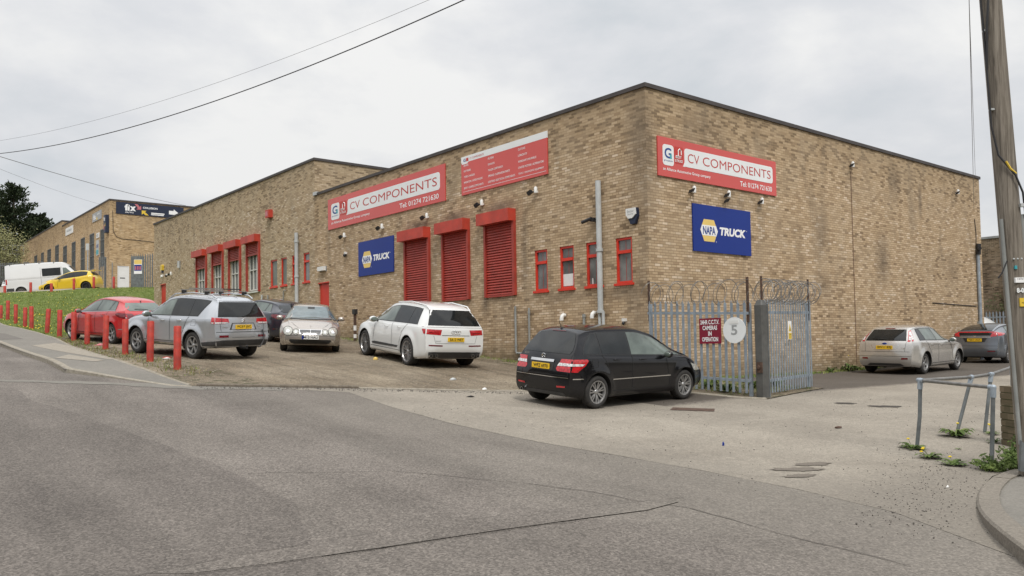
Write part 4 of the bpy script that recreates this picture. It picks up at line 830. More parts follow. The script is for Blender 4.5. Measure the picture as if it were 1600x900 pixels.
# ------------------------------------------------------------------ bollards
def bollard(x, y, z0, h, lean, label, grp, r_=.082):
    t = thing('bollard', label, 'bollard', (x, y, z0), 0, grp); t.rotation_euler = (lean[0], lean[1], random.uniform(0, 3))
    t['h'] = h
    return t
posts = [((-10.2, 4.3, 1.17), .98), ((-10.2, 6.95), 1.0), ((-10.2, 9.7), 1.0), ((-10.2, 12.3), 1.0), ((-10.2, 15.0), 1.0), ((-10.2, 17.2), 1.0), ((-10.2, 20.0), 1.0), ((-10.2, 23.6), 1.0), ((-10.2, 29.4), 1.02), ((-10.2, 32.6), .95), ((-10.2, 38.2), 1.0), ((-10.2, 43.8), 1.0), ((-10.2, 50.5), .9)]
from mathutils import geometry as _g
pxs = [276.6, 234, 195.3, 164.3, 135.6, 114.6, 92.4, 72.7, 48.8, 38.3, 23.8, 11.3, .7]
def px_to_Y(px, X0):          # bearing of each post along the kerb line, surveyed from the photo
    X = (px-800)/F; v = cam2w((X, 1, 0)); return CAM.y+(X0-CAM.x)*v.y/v.x
ords = ['nearest', 'second nearest', 'third nearest', 'fourth nearest', 'fifth nearest', 'sixth nearest', 'seventh nearest', 'eighth nearest', 'ninth nearest', 'tenth nearest', 'eleventh nearest', 'twelfth nearest', 'farthest']
bm_ = {}
def post_mesh(h):
    if h not in bm_:
        m_ = MB(); m_.lathe([(0, -.35), (.082, -.35), (.082, h-.012), (.074, h), (0, h+.006)], 20, lambda x, y, q: (x, y, q)); o = m_.build('bollard', M['bollard'], smooth=40); bm_[h] = o.data; bpy.data.objects.remove(o)
    return bm_[h]
hs = (1.0, 1.02, .99, 1.03, 1.0, 1.0, 1.0, .97, .98, .9, .93, 1.0, .75)
BX = (-10.45, -10.4, -10.2, -10.15, -10.15, -10.2, -10.15, -10.1, -10.0, -9.9, -9.8, -9.7, -9.6)
for i, px in enumerate(pxs):
    x = BX[i]; roll_fix = (px-800)/F*ROLL*0; y = px_to_Y(px+8*0, x)
    o = bpy.data.objects.new('bollard', post_mesh(hs[i])); COL.objects.link(o); o.location = (x, y, g1(x, y)-.01); ln = (.004, .012, .002, .018, .010, .006, .008, .05, -.012, .010, .0, .01, .0)[i]
    o.rotation_euler = (ln*.7, ln, random.uniform(0, 3)*0)
    tag(o, ords[i].capitalize()+' red bollard in the row along the pavement' if i not in (0, 7) else ('nearest red bollard, standing by the rear wheel of the silver off-roader' if i == 0 else 'leaning red bollard beside the grass tuft at the edge of the pavement'), 'bollard', 'red bollards along the pavement')
    o['label'] = o['label'][0].lower()+o['label'][1:]
ub = [((-7.9, 47.25), .48, 'leftmost red bollard at the top of the grass bank by the vans'), ((-6.6, 46.3), .66, 'red bollard at the top of the bank beside the white van rear wheel'), ((-5.45, 46.1), .56, 'red bollard before the front wheel of the yellow car'), ((-4.0, 46.75), .76, 'red bollard before the middle of the yellow car'), ((-2.64, 47.4), .80, 'red bollard at the tail of the yellow car'), ((-1.25, 47.9), .84, 'red bollard beside the white door')]
for (x, y), h, lb in ub:
    o = bpy.data.objects.new('bollard', post_mesh(1.0)); COL.objects.link(o); o.location = (x, y, g1(x, y)+h-1.0); tag(o, lb, 'bollard', 'red bollards above the grass bank')
# ------------------------------------------------------------------ second building
L2 = frame((2.2, 0, 0), (0, -1, 0), (-1, 0, 0)); F2 = frame((0, 63.47, 0), (1, 0, 0), (0, -1, 0)); UV2 = uvfr((2.2, 0, 0), (0, -1, 0), (-1, 0, 0))
B2 = thing('garage_building', 'smaller buff brick workshop with tall barred windows up the slope at the left', 'building', (2.2, 63.47, 7.2))
W2 = [(65.2, 66.6, 9.27, 12.62), (68.9, 70.6, 9.3, 12.65), (72.5, 74.2, 9.4, 12.65), (76.4, 78.1, 9.5, 12.68), (80.3, 82.1, 9.6, 12.68), (84.2, 86.1, 10.0, 13.18), (88.3, 90.3, 10.2, 13.15), (92.3, 93.9, 10.3, 13.15), (96.2, 98.0, 10.4, 13.2)]
wall(L2, UV2, -82.66, -63.47, 4, 14.88, [(-b, -a, z0, z1) for a, b, z0, z1 in W2[:5]], 'wall', M['brick_far'], B2, .12)
wall(L2, UV2, -107.9, -82.66, 4, 15.45, [(-b, -a, z0, z1) for a, b, z0, z1 in W2[5:]], 'wall', M['brick_far'], B2, .12)
wall(F2, uvfr((0, 63.47, 0), (1, 0, 0), (0, -1, 0)), 2.2, 24, 4, 14.88, [(2.86, 3.78, 6, 9.15)], 'wall', M['brick_far'], B2, .12)
f_ = frame((0, 82.66, 0), (1, 0, 0), (0, -1, 0)); wall(f_, uvfr((0, 82.66, 0), (1, 0, 0), (0, -1, 0)), 2.2, 24, 14.7, 15.45, [], 'wall', M['brick_far'], B2)
m_ = MB(); m_.box((2.15, 63.42, 14.88), (2.5, 82.6, 15.0)); m_.box((2.5, 63.42, 14.88), (24, 63.75, 15.0)); m_.box((2.15, 82.61, 15.45), (2.5, 107.95, 15.57)); m_.box((2.5, 82.61, 15.45), (24, 82.95, 15.57)); m_.build('coping', M['coping'], B2)
m_ = MB(); m_.box((2.4, 63.7, 14.6), (24, 82.6, 14.7)); m_.box((2.4, 82.9, 15.2), (24, 107.8, 15.3)); m_.build('roof', M['roof'], B2)
for a, b, z0, z1 in W2:
    m_ = MB()
    for q in np.linspace(-b+.03, -a-.09, 5): m_.box((q, z0, -.03), (q+.06, z1, .02), L2)
    for z in (z0, z0+(z1-z0)*.36, z0+(z1-z0)*.7, z1-.08): m_.box((-b, z, -.035), (-a, z+.08, .015), L2)
    f = m_.build('window', M['greyframe'], B2); m_ = MB(); m_.box((-b, z0, -.115), (-a, z1, -.10), L2); m_.build('pane', M['glassdark'], f)
m_ = MB(); m_.box((2.9, 6.3, -.11), (3.74, 9.12, -.05), F2); d_ = m_.build('door', M['white'], B2)
m_ = MB(); m_.box((3.08, 8.05, -.049), (3.5, 8.13, -.04), F2); m_.build('letter_slot', M['blackplastic'], d_)
m_ = MB(); m_.box((2.86, 6, -.04), (2.9, 9.15, .02), F2); m_.box((3.74, 6, -.04), (3.82, 9.15, .02), F2); m_.build('door_frame', M['white'], B2)
pipe('wall_cable', [F2(2.45, 14.0, .02), F2(2.5, 12.2, .02), F2(2.75, 11.7, .02), F2(3.2, 11.55, .02), F2(8, 11.35, .02)], .02, M['cable'], B2)
pipe('downpipe', [F2(2.42, 9.4, .06), F2(2.42, 7, .06)], .04, M['pvcdark'], B2)
t = thing('sign', 'long navy sign with white arrow on the far workshop', 'sign', F2(5.5, 13.8, 0)); m_ = MB(); m_.box((2.72, 13.75, .01), (8.5, 14.8, .06), F2); m_.build('board', M['navy'], t)
m_ = MB(); text(m_, 'fi', F2, 3.42, 14.08, w_=.42, h=.58, d=.065, bold=.06); text(m_, 'x', F2, 3.86, 14.08, w_=.5, h=.42, d=.065, bold=.06); text(m_, 'AUTO', F2, 3.45, 13.88, w_=.72, h=.12, d=.065, bold=.02); text(m_, 'COLLISION', F2, 4.95, 14.38, w_=1.25, h=.17, d=.065, bold=.03)
m_.box((5.65, 13.98, .062), (6.8, 14.08, .066), F2); m_.box((5.65, 13.86, .062), (6.75, 13.94, .066), F2)
m_.prism([(7.2, 14.06), (7.62, 14.06), (7.62, 13.9), (8.05, 14.22), (7.62, 14.55), (7.62, 14.4), (7.2, 14.4)], .0605, .067, F2); m_.build('lettering', M['txtwhite'], t)
m_ = MB(); m_.prism([(4.25, 14.72), (4.5, 14.72), (4.68, 14.5), (4.8, 14.62), (4.8, 14.25), (4.4, 14.25), (4.52, 14.38)], .0605, .064, F2); m_.build('arrow', M['pink'], t)
m_ = MB(); m_.prism([(4.85, 14.2), (5.25, 14.2), (5.12, 14.08), (5.45, 13.8), (5.15, 13.8), (5.0, 13.95), (4.85, 13.82)], .0605, .064, F2); m_.build('arrow', M['yellow'], t)
def small_sign(fr, a0, b0, a1, b1, label, mat, bits, d=.05):
    t = thing('sign', label, 'sign', fr((a0+a1)/2, b0, 0)); m_ = MB(); m_.box((a0, b0, .01), (a1, b1, d), fr); m_.build('board', M[mat], t)
    for k, (mt, q) in enumerate(bits):
        m_ = MB()
        for r_ in q:
            if isinstance(r_[0], str): text(m_, r_[0], fr, r_[1], r_[2], w_=r_[3], h=r_[4], d=d+.005+.002*k, bold=.03)
            else: m_.prism(r_, d+.001+.001*k, d+.004+.001*k, fr)
        m_.build('lettering' if isinstance(q[0][0], str) else 'panel', M[mt], t)
    return t
small_sign(L2, -69.4, 13.62, -66.1, 14.42, 'grey and white sign high on the far workshop between the windows', 'txtgrey', [('txtwhite', [('fix', -69.0, 13.8, 1.0, .45), ('AUTO', -67.6, 14.1, .9, .15)]), ('yellow', [[(-68.0, 13.7), (-67.4, 13.7), (-67.7, 14.0)]])])
small_sign(L2, -80.8, 13.66, -77.4, 14.42, 'plain white sign on the far workshop wall', 'white', [('txtgrey', [('WORKS', -80.3, 13.95, 2.3, .22)])])
small_sign(frame((2.2, 63.9, 0), (0, -1, 0), (-1, 0, 0)), -.35, 12.05, .3, 13.6, 'tall navy banner by the corner of the far workshop', 'navy', [('txtwhite', [('fix', -.28, 13.1, .5, .35)]), ('yellow', [[(0, 12.6), (.25, 12.6), (.25, 12.95)]]), ('maroon', [[(-.3, 12.3), (0, 12.3), (0, 12.8), (-.3, 12.7)]])], .3)
small_sign(L2, -67.95, 10.4, -67.0, 11.8, 'pale blue notice between the two nearest tall windows', 'pvc', [('signblue', [('UNIT', -67.85, 11.1, .75, .3)]), ('teal', [[(-67.9, 10.5), (-67.1, 10.5), (-67.1, 10.9), (-67.9, 10.9)]])])
small_sign(L2, -67.95, 12.0, -66.9, 12.45, 'small white notice above the pale blue notice on the far workshop', 'white', [('txtgrey', [('MOT', -67.8, 12.1, .7, .25)])])
t = thing('sign_post', 'thin grey pole with small blue notice in front of the far workshop corner', 'sign', (-.6, 58.5, 6.5)); m_ = MB(); m_.tube([(-.6, 58.5, 6.0), (-.6, 58.5, 10.3)], .04, 8); m_.build('pole', M['galv'], t, smooth=40); m_ = MB(); m_.box((-.13, 9.8, .05), (.13, 10.35, .07), frame((-.6, 58.5, 0), (.77, -.63, 0), (-.63, -.77, 0))); m_.build('plate', M['pvc'], t)
# grey boarded gate and pales between the buildings
GG = frame((.87, 51.61, 0), (1.34, -1.1, 0), (-1.1, -1.34, 0))
t = thing('yard_gate', 'dark grey boarded palisade gate between the two brick buildings', 'gate', (.87, 51.61, 6.3))
m_ = MB(); m_.box((0, 6.3, 0), (.98, 8.75, .05), GG); m_.build('board_panel', M['galvdark'], t)
for k in range(10):
    m_ = MB(); a = 1.04+k*.17; m_.prism([(a, 6.3), (a+.09, 6.3), (a+.09, 8.75+.02*k), (a+.045, 8.95+.02*k), (a, 8.75+.02*k)], 0, .03, GG); m_.build('pale', M['galvdark'], t)
for k in range(6):
    m_ = MB(); a = .03+k*.16; m_.prism([(a, 8.7), (a+.09, 8.7), (a+.045, 8.98)], .051, .06, GG); m_.build('spike', M['galvdark'], t)
t2 = thing('sign', 'yellow, white and blue poster on the dark grey yard gate', 'sign', GG(.5, 7.7, .05)); m_ = MB(); m_.box((.24, 7.42, .061), (.84, 8.5, .075), GG); m_.build('board', M['txtwhite'], t2)
m_ = MB(); m_.box((.26, 8.16, .076), (.82, 8.48, .079), GG); m_.build('header', M['orange'], t2); m_ = MB(); m_.box((.26, 7.65, .076), (.82, 8.1, .079), GG); m_.build('panel', M['signblue'], t2)
m_ = MB()
for k in range(3): m_.box((.31+.17*k, 7.72, .0795), (.42+.17*k, 8.0, .082), GG)
m_.build('picture', M['pink'], t2)
palisade('palisade_fence', 'short grey palisade panel left of the white door up the bank', 'fence', (-.55, 55.3), (.77, -.63, 0), (-.63, -.77, 0), .55, 4, 2.4, lambda s: 6.55, mat='galvdark', posts=True)
# far right: brown brick building, fence, ivy
L3 = frame((34, 0, 0), (0, -1, 0), (-1, 0, 0)); B3 = thing('brown_warehouse', 'dark brown brick building far off at the right edge behind the fence', 'building', (34, -2, .7))
wall(L3, uvfr((34, 0, 0), (0, -1, 0), (-1, 0, 0)), -12, 14, -1, 7.2, [], 'wall', M['brick_brown'], B3); wall(frame((34, -14, 0), (1, 0, 0), (0, -1, 0)), uvfr((34, -14, 0), (1, 0, 0), (0, -1, 0)), 0, 20, -1, 7.2, [], 'wall', M['brick_brown'], B3)
m_ = MB(); m_.box((33.94, -14.05, 7.2), (34.4, 12, 7.32)); m_.build('coping', M['pvcdark'], B3); m_ = MB(); m_.box((34.1, -13.9, 7.0), (54, 12, 7.1)); m_.build('roof', M['roof'], B3)
palisade('palisade_fence', 'distant grey palisade fence before the brown brick building at the right', 'fence', (29.5, 4.4), (0, -1, 0), (-1, 0, 0), 9, 56, 2.15, lambda s: .72, mat='galv')
def leaf_cloud(mb, pts, size, rnd, flat=.3):
    for p in pts:
        s = size*rnd.uniform(.6, 1.3); u = Vector((rnd.gauss(0, 1), rnd.gauss(0, 1), rnd.gauss(0, 1))).normalized(); v = u.orthogonal().normalized(); p = Vector(p)
        mb.add([p-u*s, p+v*s*.45, p+u*s, p-v*s*.45], [(0, 1, 2, 3)])
rnd = random.Random(5)
m_ = MB(); pts = []
for k in range(1500):
    y = rnd.gauss(2.2, 1.1); z = 3.1+abs(rnd.gauss(0, .55)); pts.append((33.9-rnd.random()*.25, y, z))
for k in range(500):
    s = rnd.random(); pts.append((33.9-rnd.random()*.12, 3.2-2.2*s+rnd.gauss(0, .25), 3.4+2.4*s+rnd.gauss(0, .25)))
leaf_cloud(m_, pts, .075, rnd); iv = m_.build('ivy', M['ivy'], recalc=False); tag(iv, 'straggling ivy on the brown brick wall behind the far fence', 'ivy')
# ------------------------------------------------------------------ telegraph pole
PO = thing('telegraph_pole', 'tall leaning weathered wooden telegraph pole at the right edge', 'telegraph pole', (-5.59, -10.68, -.05))
base = Vector((-5.59, -10.68, 0)); topv = Vector((-5.93, -10.40, 9.62))
ax = lambda z: base.lerp(topv, z/9.62)
crt = Vector((cyw, -syw, 0)); cfw = Vector((syw, cyw, 0))
PF = lambda a, b, c: tuple(ax(b)+crt*a-cfw*c)          # a to the right, b up, c out of the pole towards the road
m_ = MB(); pts = [tuple(ax(z)) for z in np.linspace(-.4, 9.9, 30)]; m_.tube(pts, [.128-.0006*k for k in range(30)], 20); m_.build('pole_shaft', M['wood'], PO, smooth=60)
for a, z1, r_ in ((-.128, 3.0, .022), (.115, 3.05, .04)):
    m_ = MB(); m_.tube([PF(a, .35 if a < 0 else -.1, .05), PF(a, z1, .05)], r_, 10); m_.build('cable_guard', M['pvcdark'], PO, smooth=40)
m_ = MB(); m_.prism([(-.20, .05), (-.08, .02), (-.09, .32), (-.15, .4)], .08, .12, PF); m_.build('guard_foot', M['galvdark'], PO)
for pts_, mt, r_ in (([(-.13, 9.6, .05), (-.165, 7.0, .04), (-.15, 5.3, .06), (-.155, 4.1, .06), (-.13, 3.75, .11), (.02, 3.5, .16), (.1, 3.3, .14), (.135, 3.0, .1)], 'cable', .012), ([(-.02, 9.6, .14), (-.1, 5.65, .13), (-.13, 5.3, .1), (-.15, 4.8, .06)], 'cable', .014), ([(-.07, 3.67, .145), (-.03, 3.58, .155), (.03, 3.52, .155)], 'yellow', .012), ([(-.13, 2.5, .1), (-.2, 2.36, .1), (-.24, 2.3, .08)], 'cable', .009)):
    m_ = MB(); m_.tube([PF(*p) for p in pts_], r_, 6); m_.build('cable', M[mt], PO, smooth=60)
for a0, b0, a1, b1, mt, s in ((-.07, 2.24, .09, 2.30, 'txtwhite', '1276 BT'), (-.04, 1.96, .10, 2.06, 'yellow', 'NOTICE'),):
    m_ = MB(); m_.box((a0, b0, .105), (a1, b1, .134), PF); o = m_.build('notice_plate', M[mt], PO); m_ = MB(); text(m_, s, PF, (a0+a1)/2, b0+.035, w_=(a1-a0)*.7, h=.018, d=.136, align='c'); m_.build('lettering', M['txtblack'], o)
m_ = MB(); text(m_, '8-0-6-8', PF, .03, 2.12, w_=.19, h=.06, d=.132, align='c', bold=.05); m_.build('lettering', M['signpale'], PO)
m_ = MB(); m_.box((-.06, 2.40, .10), (-.035, 2.44, .13), PF); m_.build('tag', M['teal'], PO)
for k in range(3): m_ = MB(); m_.blob((0, 0, 0), (.012, .012, .012), 4, fr=lambda x, y, z, k=k: PF(-.06+.045*k+x, 2.52+y, .12+z)); m_.build('fixing', M['pvc'], PO)
for z in (6.3, 5.25, 4.3): m_ = MB(); m_.box((-.15, z, .02), (-.11, z+.02, .08), PF); m_.build('fixing', M['pvc'], PO)
m_ = MB(); m_.box((.06, 3.13, .10), (.15, 3.17, .15), PF); m_.build('cable_clamp', M['pvc'], PO)
def wire(name, label, A_, B_, sag, r_, mat='cable', n=60):
    A_ = Vector(A_); B_ = Vector(B_); pts = []
    for i in range(n+1):
        s = i/n; p = A_.lerp(B_, s); p.z -= 4*sag*s*(1-s); pts.append(tuple(p))
    m_ = MB(); m_.tube(pts, r_, 6); return tag(m_.build(name, M[mat], smooth=60), label, 'cable')
FP = Vector((-15.24, 29.9, 10.43))
wire('overhead_cable', 'thick black cable sagging across the upper left sky', (-5.9, -10.42, 8.8), FP, 2.0, .011)
wire('overhead_cable', 'thin pale cable above the thick black one in the upper left sky', (-5.9, -10.42, 8.8), FP+Vector((0, 0, .12)), 1.6, .0035, 'palecable')
wire('overhead_cable', 'cable running down the left sky to the long navy sign', (-13.13, 28.17, 10.91), (8.0, 61.28, 14.65), .25, .016, 'palecable')
wire('overhead_cable', 'faint thin cable beside the conifer, below the longer one', (-13.13, 28.16, 10.66), (1.72, 63.86, 14.47), .2, .007, 'palecable')
wire('overhead_cable', 'near vertical cable at upper right dropping to the building end', (-5.93, -10.38, 9.5), (20.5, -.05, 7.0), .25, .007, 'palecable')
wire('overhead_cable', 'second near vertical cable at upper right beside the first', (-5.98, -10.36, 9.5), (20.9, .0, 8.4), .25, .006, 'palecable')
# ------------------------------------------------------------------ hand rail, brick pier
HR = thing('handrail', 'bent galvanised tube handrail at the right beside the wooden pole', 'railing', (-4.33, -8.77, .02))
T_ = {'a': (-4.26, -8.83, 1.0), 'b': (-4.91, -10.05, .96), 'c': (-2.42, -8.80, .98), 'd': (-1.96, -8.92, 1.01), 'e': (-.49, -8.71, 1.08)}
G_ = {'a': (-4.33, -8.77, -.05), 'b': (-4.96, -10.01, -.1), 'c': (-2.66, -8.62, 0), 'd': (-2.09, -8.83, 0), 'e': (-.51, -8.69, .05)}
for k in 'abcde':
    A_, B_ = Vector(G_[k]), Vector(T_[k]); mid = A_.lerp(B_, .5)+(Vector((.02, -.01, 0)) if k == 'a' else Vector((0, 0, 0)))
    m_ = MB(); m_.tube([A_, mid, B_], .027, 12); m_.build('upright', M['galvdark'], HR, smooth=50)
m_ = MB(); m_.tube([T_['b'], T_['a']], .025, 12); m_.build('top_rail', M['wire'], HR, smooth=50)
far_ = Vector(T_['e'])+Vector((1.6, .2, .08)); m_ = MB(); m_.tube([T_['a'], T_['c'], T_['d'], T_['e'], far_], .025, 12); m_.build('top_rail', M['wire'], HR, smooth=50)
for k in 'abcde':
    p = Vector(T_[k]); q = (Vector(G_[k])-p).normalized(); m_ = MB(); m_.tube([p+q*.13, p+q*-.0], .036, 12); m_.blob(tuple(p), (.038, .038, .038), 6)
    d_ = (Vector(T_['a'])-p).normalized() if k != 'a' else (Vector(T_['b'])-p).normalized(); m_.tube([p-d_*(.0 if k in 'b' else .05), p+d_*.07], .034, 12); m_.build('pipe_joint', M['galv'], HR, smooth=50)
BP = thing('brick_pier', 'short mossy brown brick pier half hidden behind the wooden pole', 'wall', (-3.3, -9.9, 0)); pf = frame((-3.35, -9.72, 0), (cyw, -syw, 0), (-syw, -cyw, 0))
m_ = MB()
for k in range(10):
    z = -.08+k*.098; j = rnd.uniform(-.008, .008); m_.box((-.0+j, z, -.32), (.5+j, z+.088, .0+j), pf)
m_.build('brick_course', M['brick_brown'], BP, uvf=lambda v: (v[0]*1.3+v[1], v[2]*.6)); m_ = MB(); m_.box((.01, -.08, -.31), (.49, .88, -.012), pf); m_.build('mortar', M['moss'], BP)
# ------------------------------------------------------------------ vegetation
def conifer(x, y, z0, h, r_, seed, label):
    rr = random.Random(seed); t = thing('conifer_tree', label, 'tree', (x, y, z0), 0, None); m_ = MB(); m_.tube([(x, y, z0-.3), (x+.1, y, z0+h*.5), (x, y, z0+h*.95)], [.35, .22, .03], 8); m_.build('trunk', M['bark'], t, smooth=60)
    m_ = MB(); limbs = MB()
    for k in range(210):
        f = rr.random()**.85; zb = z0+h*(.05+.9*f); ang = rr.uniform(0, 6.283); L_ = r_*(1-f)**.62*rr.uniform(.65, 1.12)+.35; rise = rr.uniform(.15, .75)
        d = Vector((math.cos(ang), math.sin(ang), rise)); p0 = Vector((x, y, zb)); tip = p0+d*L_
        if k % 3 == 0: limbs.tube([p0, tip], [.04, .015], 4)
        for s_ in range(int(16+L_*13)):
            s = rr.random()**.6; p = p0.lerp(tip, s)+Vector((rr.gauss(0, .22), rr.gauss(0, .22), rr.gauss(0, .16)-.05))*(.5+s*.6)
            u = (d+Vector((rr.gauss(0, .5), rr.gauss(0, .5), rr.gauss(0, .4)+.25))).normalized(); v = u.orthogonal().normalized(); v = (v*rr.uniform(-1, 1)+u.cross(v)*rr.uniform(-1, 1)).normalized(); ln = rr.uniform(.22, .5); w_ = ln*.28
            m_.add([p, p+u*ln*.5+v*w_, p+u*ln, p+u*ln*.5-v*w_], [(0, 1, 2, 3)])
    m_.build('crown', M['conifer'], t, recalc=False); limbs.build('limb', M['bark'], t, smooth=60)
conifer(-.6, 114, 9.6, 14.6, 5.6, 1, 'tall dark conifer cut by the left edge of the picture'); conifer(2.0, 111.5, 9.6, 14.9, 4.6, 2, 'dark conifer with a pointed top just right of the tallest one'); conifer(5.2, 112.5, 9.6, 11.0, 4.2, 4, 'lower dark conifer behind the roofline of the far workshop')
def bushy(name, x, y, z0, h, r_, seed, label, mat='willow', n=5200, leaf=.1):
    rr = random.Random(seed); t = thing(name, label, 'tree', (x, y, z0)); m_ = MB()
    tips = []
    for k in range(26):
        a = rr.uniform(0, 6.283); rad = r_*rr.uniform(.15, .9); zz = h*rr.uniform(.45, 1.0)*(1-.25*(rad/r_)**2); tip = (x+rad*math.cos(a), y+rad*math.sin(a), z0+zz); tips.append(Vector(tip)); m_.tube([(x, y, z0-.2), (x+rad*.3*math.cos(a), y+rad*.3*math.sin(a), z0+zz*.5), tip], [.07, .045, .012], 5)
    m_.build('trunk', M['bark'], t, smooth=60); m_ = MB(); pts = []
    for k in range(n):
        c = rr.choice(tips); pts.append(c+Vector((rr.gauss(0, .45), rr.gauss(0, .45), rr.gauss(-.35, .6)))*(r_/2.4))
    leaf_cloud(m_, pts, leaf, rr); m_.build('crown', M[mat], t, recalc=False)
bushy('willow_tree', -1.6, 96, 9.3, 6.8, 2.8, 3, 'pale green budding tree below the conifers at the left edge')
bushy('hedge_shrub', -4.0, 92, 8.7, 4.6, 2.4, 9, 'dull green shrub low behind the white vans at the left edge', 'ivy', 3600)
palisade('palisade_fence', 'distant palisade fence behind the vans at the left edge', 'fence', (-6.5, 90), (1, -.2, 0), (-.2, -1, 0), 8, 44, 2.3, lambda s: 8.9+.3*s, mat='galvdark')
t = thing('camera_mast', 'small camera cage on a post at the far end of the far workshop', 'camera', (1.2, 106, 9.8)); m_ = MB(); m_.tube([(1.3, 104, 9.5), (1.3, 104, 13.8)], .08, 6); m_.build('pole', M['galvdark'], t)
m_ = MB()
for z in (13.9, 15.0): m_.tube([(.2, 104, z), (1.9, 103.2, z)], .04, 5)
for q in (0, .33, .66, 1): m_.tube([(.2+1.7*q, 104-.8*q, 13.9), (.2+1.7*q, 104-.8*q, 15.0)], .04, 5)
m_.build('cage', M['pvcdark'], t); m_ = MB(); m_.blob((1.2, 103.4, 14.3), (.25, .25, .2), 6); m_.build('camera_head', M['blackplastic'], t, smooth=60)
# grass blades, dandelions, stones
GP2 = [(-10.45, 19.3), (-9.3, 20.1), (-7, 20.5), (0, 21.2), (0, 43.2), (3, 50), (2.2, 53), (-1, 49.0), (-2.8, 47.2), (-5, 46.2), (-6.8, 46.6), (-8.4, 47.9), (-10.0, 50), (-10.3, 58), (-10.38, 31)]
N_ = 70000; x = rng.uniform(-10.6, 3, N_); y = 17+(rng.random(N_)**1.1)*37; ok = pip(GP2, x, y); x = x[ok]; y = y[ok]
# tufts round the bollards and kerb line and along the foot of the wall
ex, ey = [], []
for i, px in enumerate(pxs[:9]):
    bx, by = BX[i], px_to_Y(px, BX[i]); k = 40 if i < 4 else 220
    ex += list(bx+rng.normal(0, .22, k)); ey += list(by+rng.normal(0, .35, k))
for k in range(1100): ex.append(-10.85+rng.random()*.9+.25*(rng.random()-.5)); ey.append(3.6+rng.random()**.9*14)
for k in range(1500): ex.append(-rng.random()**2*.5-.03); ey.append(rng.random()*20)
for k in range(1800): ex.append(-.3+rng.random()*2.9); ey.append(-3.1*rng.random()**1.5)
for k in range(1100): ex.append(2.8+rng.random()**1.3*9); ey.append(-.03-rng.random()**2.2*.35)
x = np.concatenate([x, ex]); y = np.concatenate([y, ey]); z = gz(x, y)
keep = (x < -.02) | (y < -.02) | (y > 42.95); x, y, z = x[keep], y[keep], z[keep]
n = len(x); h = rng.uniform(.035, .10, n)*(1+.6*(rng.random(n) < .06)); w2 = rng.uniform(.008, .016, n)*(1+(y > 25)*.8); an = rng.uniform(0, 6.283, n); lx = rng.normal(0, .03, n); ly = rng.normal(0, .03, n)
V = np.empty((n, 3, 3)); V[:, 0] = np.stack([x-w2*np.cos(an), y-w2*np.sin(an), z], -1); V[:, 1] = np.stack([x+w2*np.cos(an), y+w2*np.sin(an), z], -1); V[:, 2] = np.stack([x+lx, y+ly, z+h], -1)
def blades(name, sel, mat, label):
    k = int(sel.sum()); me = bpy.data.meshes.new(name); me.from_pydata(V[sel].reshape(-1, 3).tolist(), [], np.arange(3*k).reshape(-1, 3).tolist()); me.materials.append(M[mat]); go = bpy.data.objects.new(name, me); COL.objects.link(go); tag(go, label, 'grass', kind='stuff')
dry = (y < 18.5) & (x < -8.5) & (rng.random(n) < .72)
blades('grass', ~dry, 'blade', 'short rough green grass on the bank and in small tufts'); blades('dry_grass', dry, 'straw', 'dry straw coloured grass along the pavement edge by the bollards')
m_ = MB(); cnt = 0
while cnt < 300:
    q = rng.random(); cx_ = rng.uniform(-10.3, -1.5); cy_ = 19+(rng.random()**1.0)*29
    if not pip(GP2, np.array([cx_]), np.array([cy_]))[0] or (rng.random() > .35+.65*math.sin(cx_*1.3+cy_*.55)**2): continue
    cz = g1(cx_, cy_)+rng.uniform(.06, .12); r_ = rng.uniform(.022, .04); m_.add([(cx_+r_*math.cos(a), cy_+r_*math.sin(a), cz) for a in np.linspace(0, 5.2, 6)]+[(cx_, cy_, cz+.022)], [(i, (i+1) % 6, 6) for i in range(6)]); cnt += 1
tag(m_.build('dandelions', M['dandelion'], recalc=False), 'scattered yellow dandelion flowers in the grass bank', 'dandelions', kind='stuff')
def stones(name, label, n, fx, mat, smin, smax):
    m_ = MB()
    for k in range(n):
        p = fx()
        if p is None: continue
        x_, y_ = p; s = smin+(smax-smin)*rng.random()**3; z_ = g1(x_, y_)+.008; a = rng.uniform(.6, 1.3, 6)*s; rt = rng.uniform(0, 6.28); c_, s_ = math.cos(rt), math.sin(rt)
        vs = [(x_+a[0]*c_, y_+a[0]*s_, z_+.2*s), (x_-a[1]*c_, y_-a[1]*s_, z_+.1*s), (x_-a[2]*s_, y_+a[2]*c_, z_+.2*s), (x_+a[3]*s_, y_-a[3]*c_, z_+.1*s), (x_, y_, z_+a[4]*.7), (x_, y_, z_-.01)]
        m_.add(vs, [(0, 2, 4), (2, 1, 4), (1, 3, 4), (3, 0, 4), (2, 0, 5), (1, 2, 5), (3, 1, 5), (0, 3, 5)])
    return tag(m_.build(name, mat, recalc=False), label, 'stones', kind='stuff')
def inyard():
    x_ = rng.uniform(-10.9, -.1); y_ = -1+(rng.random()**1.6)*19
    return (x_, y_) if pip(YARD, np.array([x_]), np.array([y_]))[0] else None
M['stone'] = pm('pale_stone', (.30, .26, .20), .95, var=.4, scale=30); M['stone2'] = pm('dark_stone', (.10, .09, .08), .95, var=.5, scale=30)
stones('gravel', 'loose pale gravel scattered over the dirt yard', 5200, inyard, M['stone'], .008, .035)
stones('grit', 'loose dark grit by the corner kerb and yard entrance', 520, lambda: (lambda s: (-9.4+s*4.5+rng.normal(0, .35), -11.3+s*1.6+rng.normal(0, .35)+.25))(rng.random()), M['stone2'], .004, .012)
stones('grit', 'loose chippings on the pale yard entrance', 700, lambda: (rng.uniform(-9, 2), rng.uniform(-9.5, -.6)), M['stone2'], .004, .013)
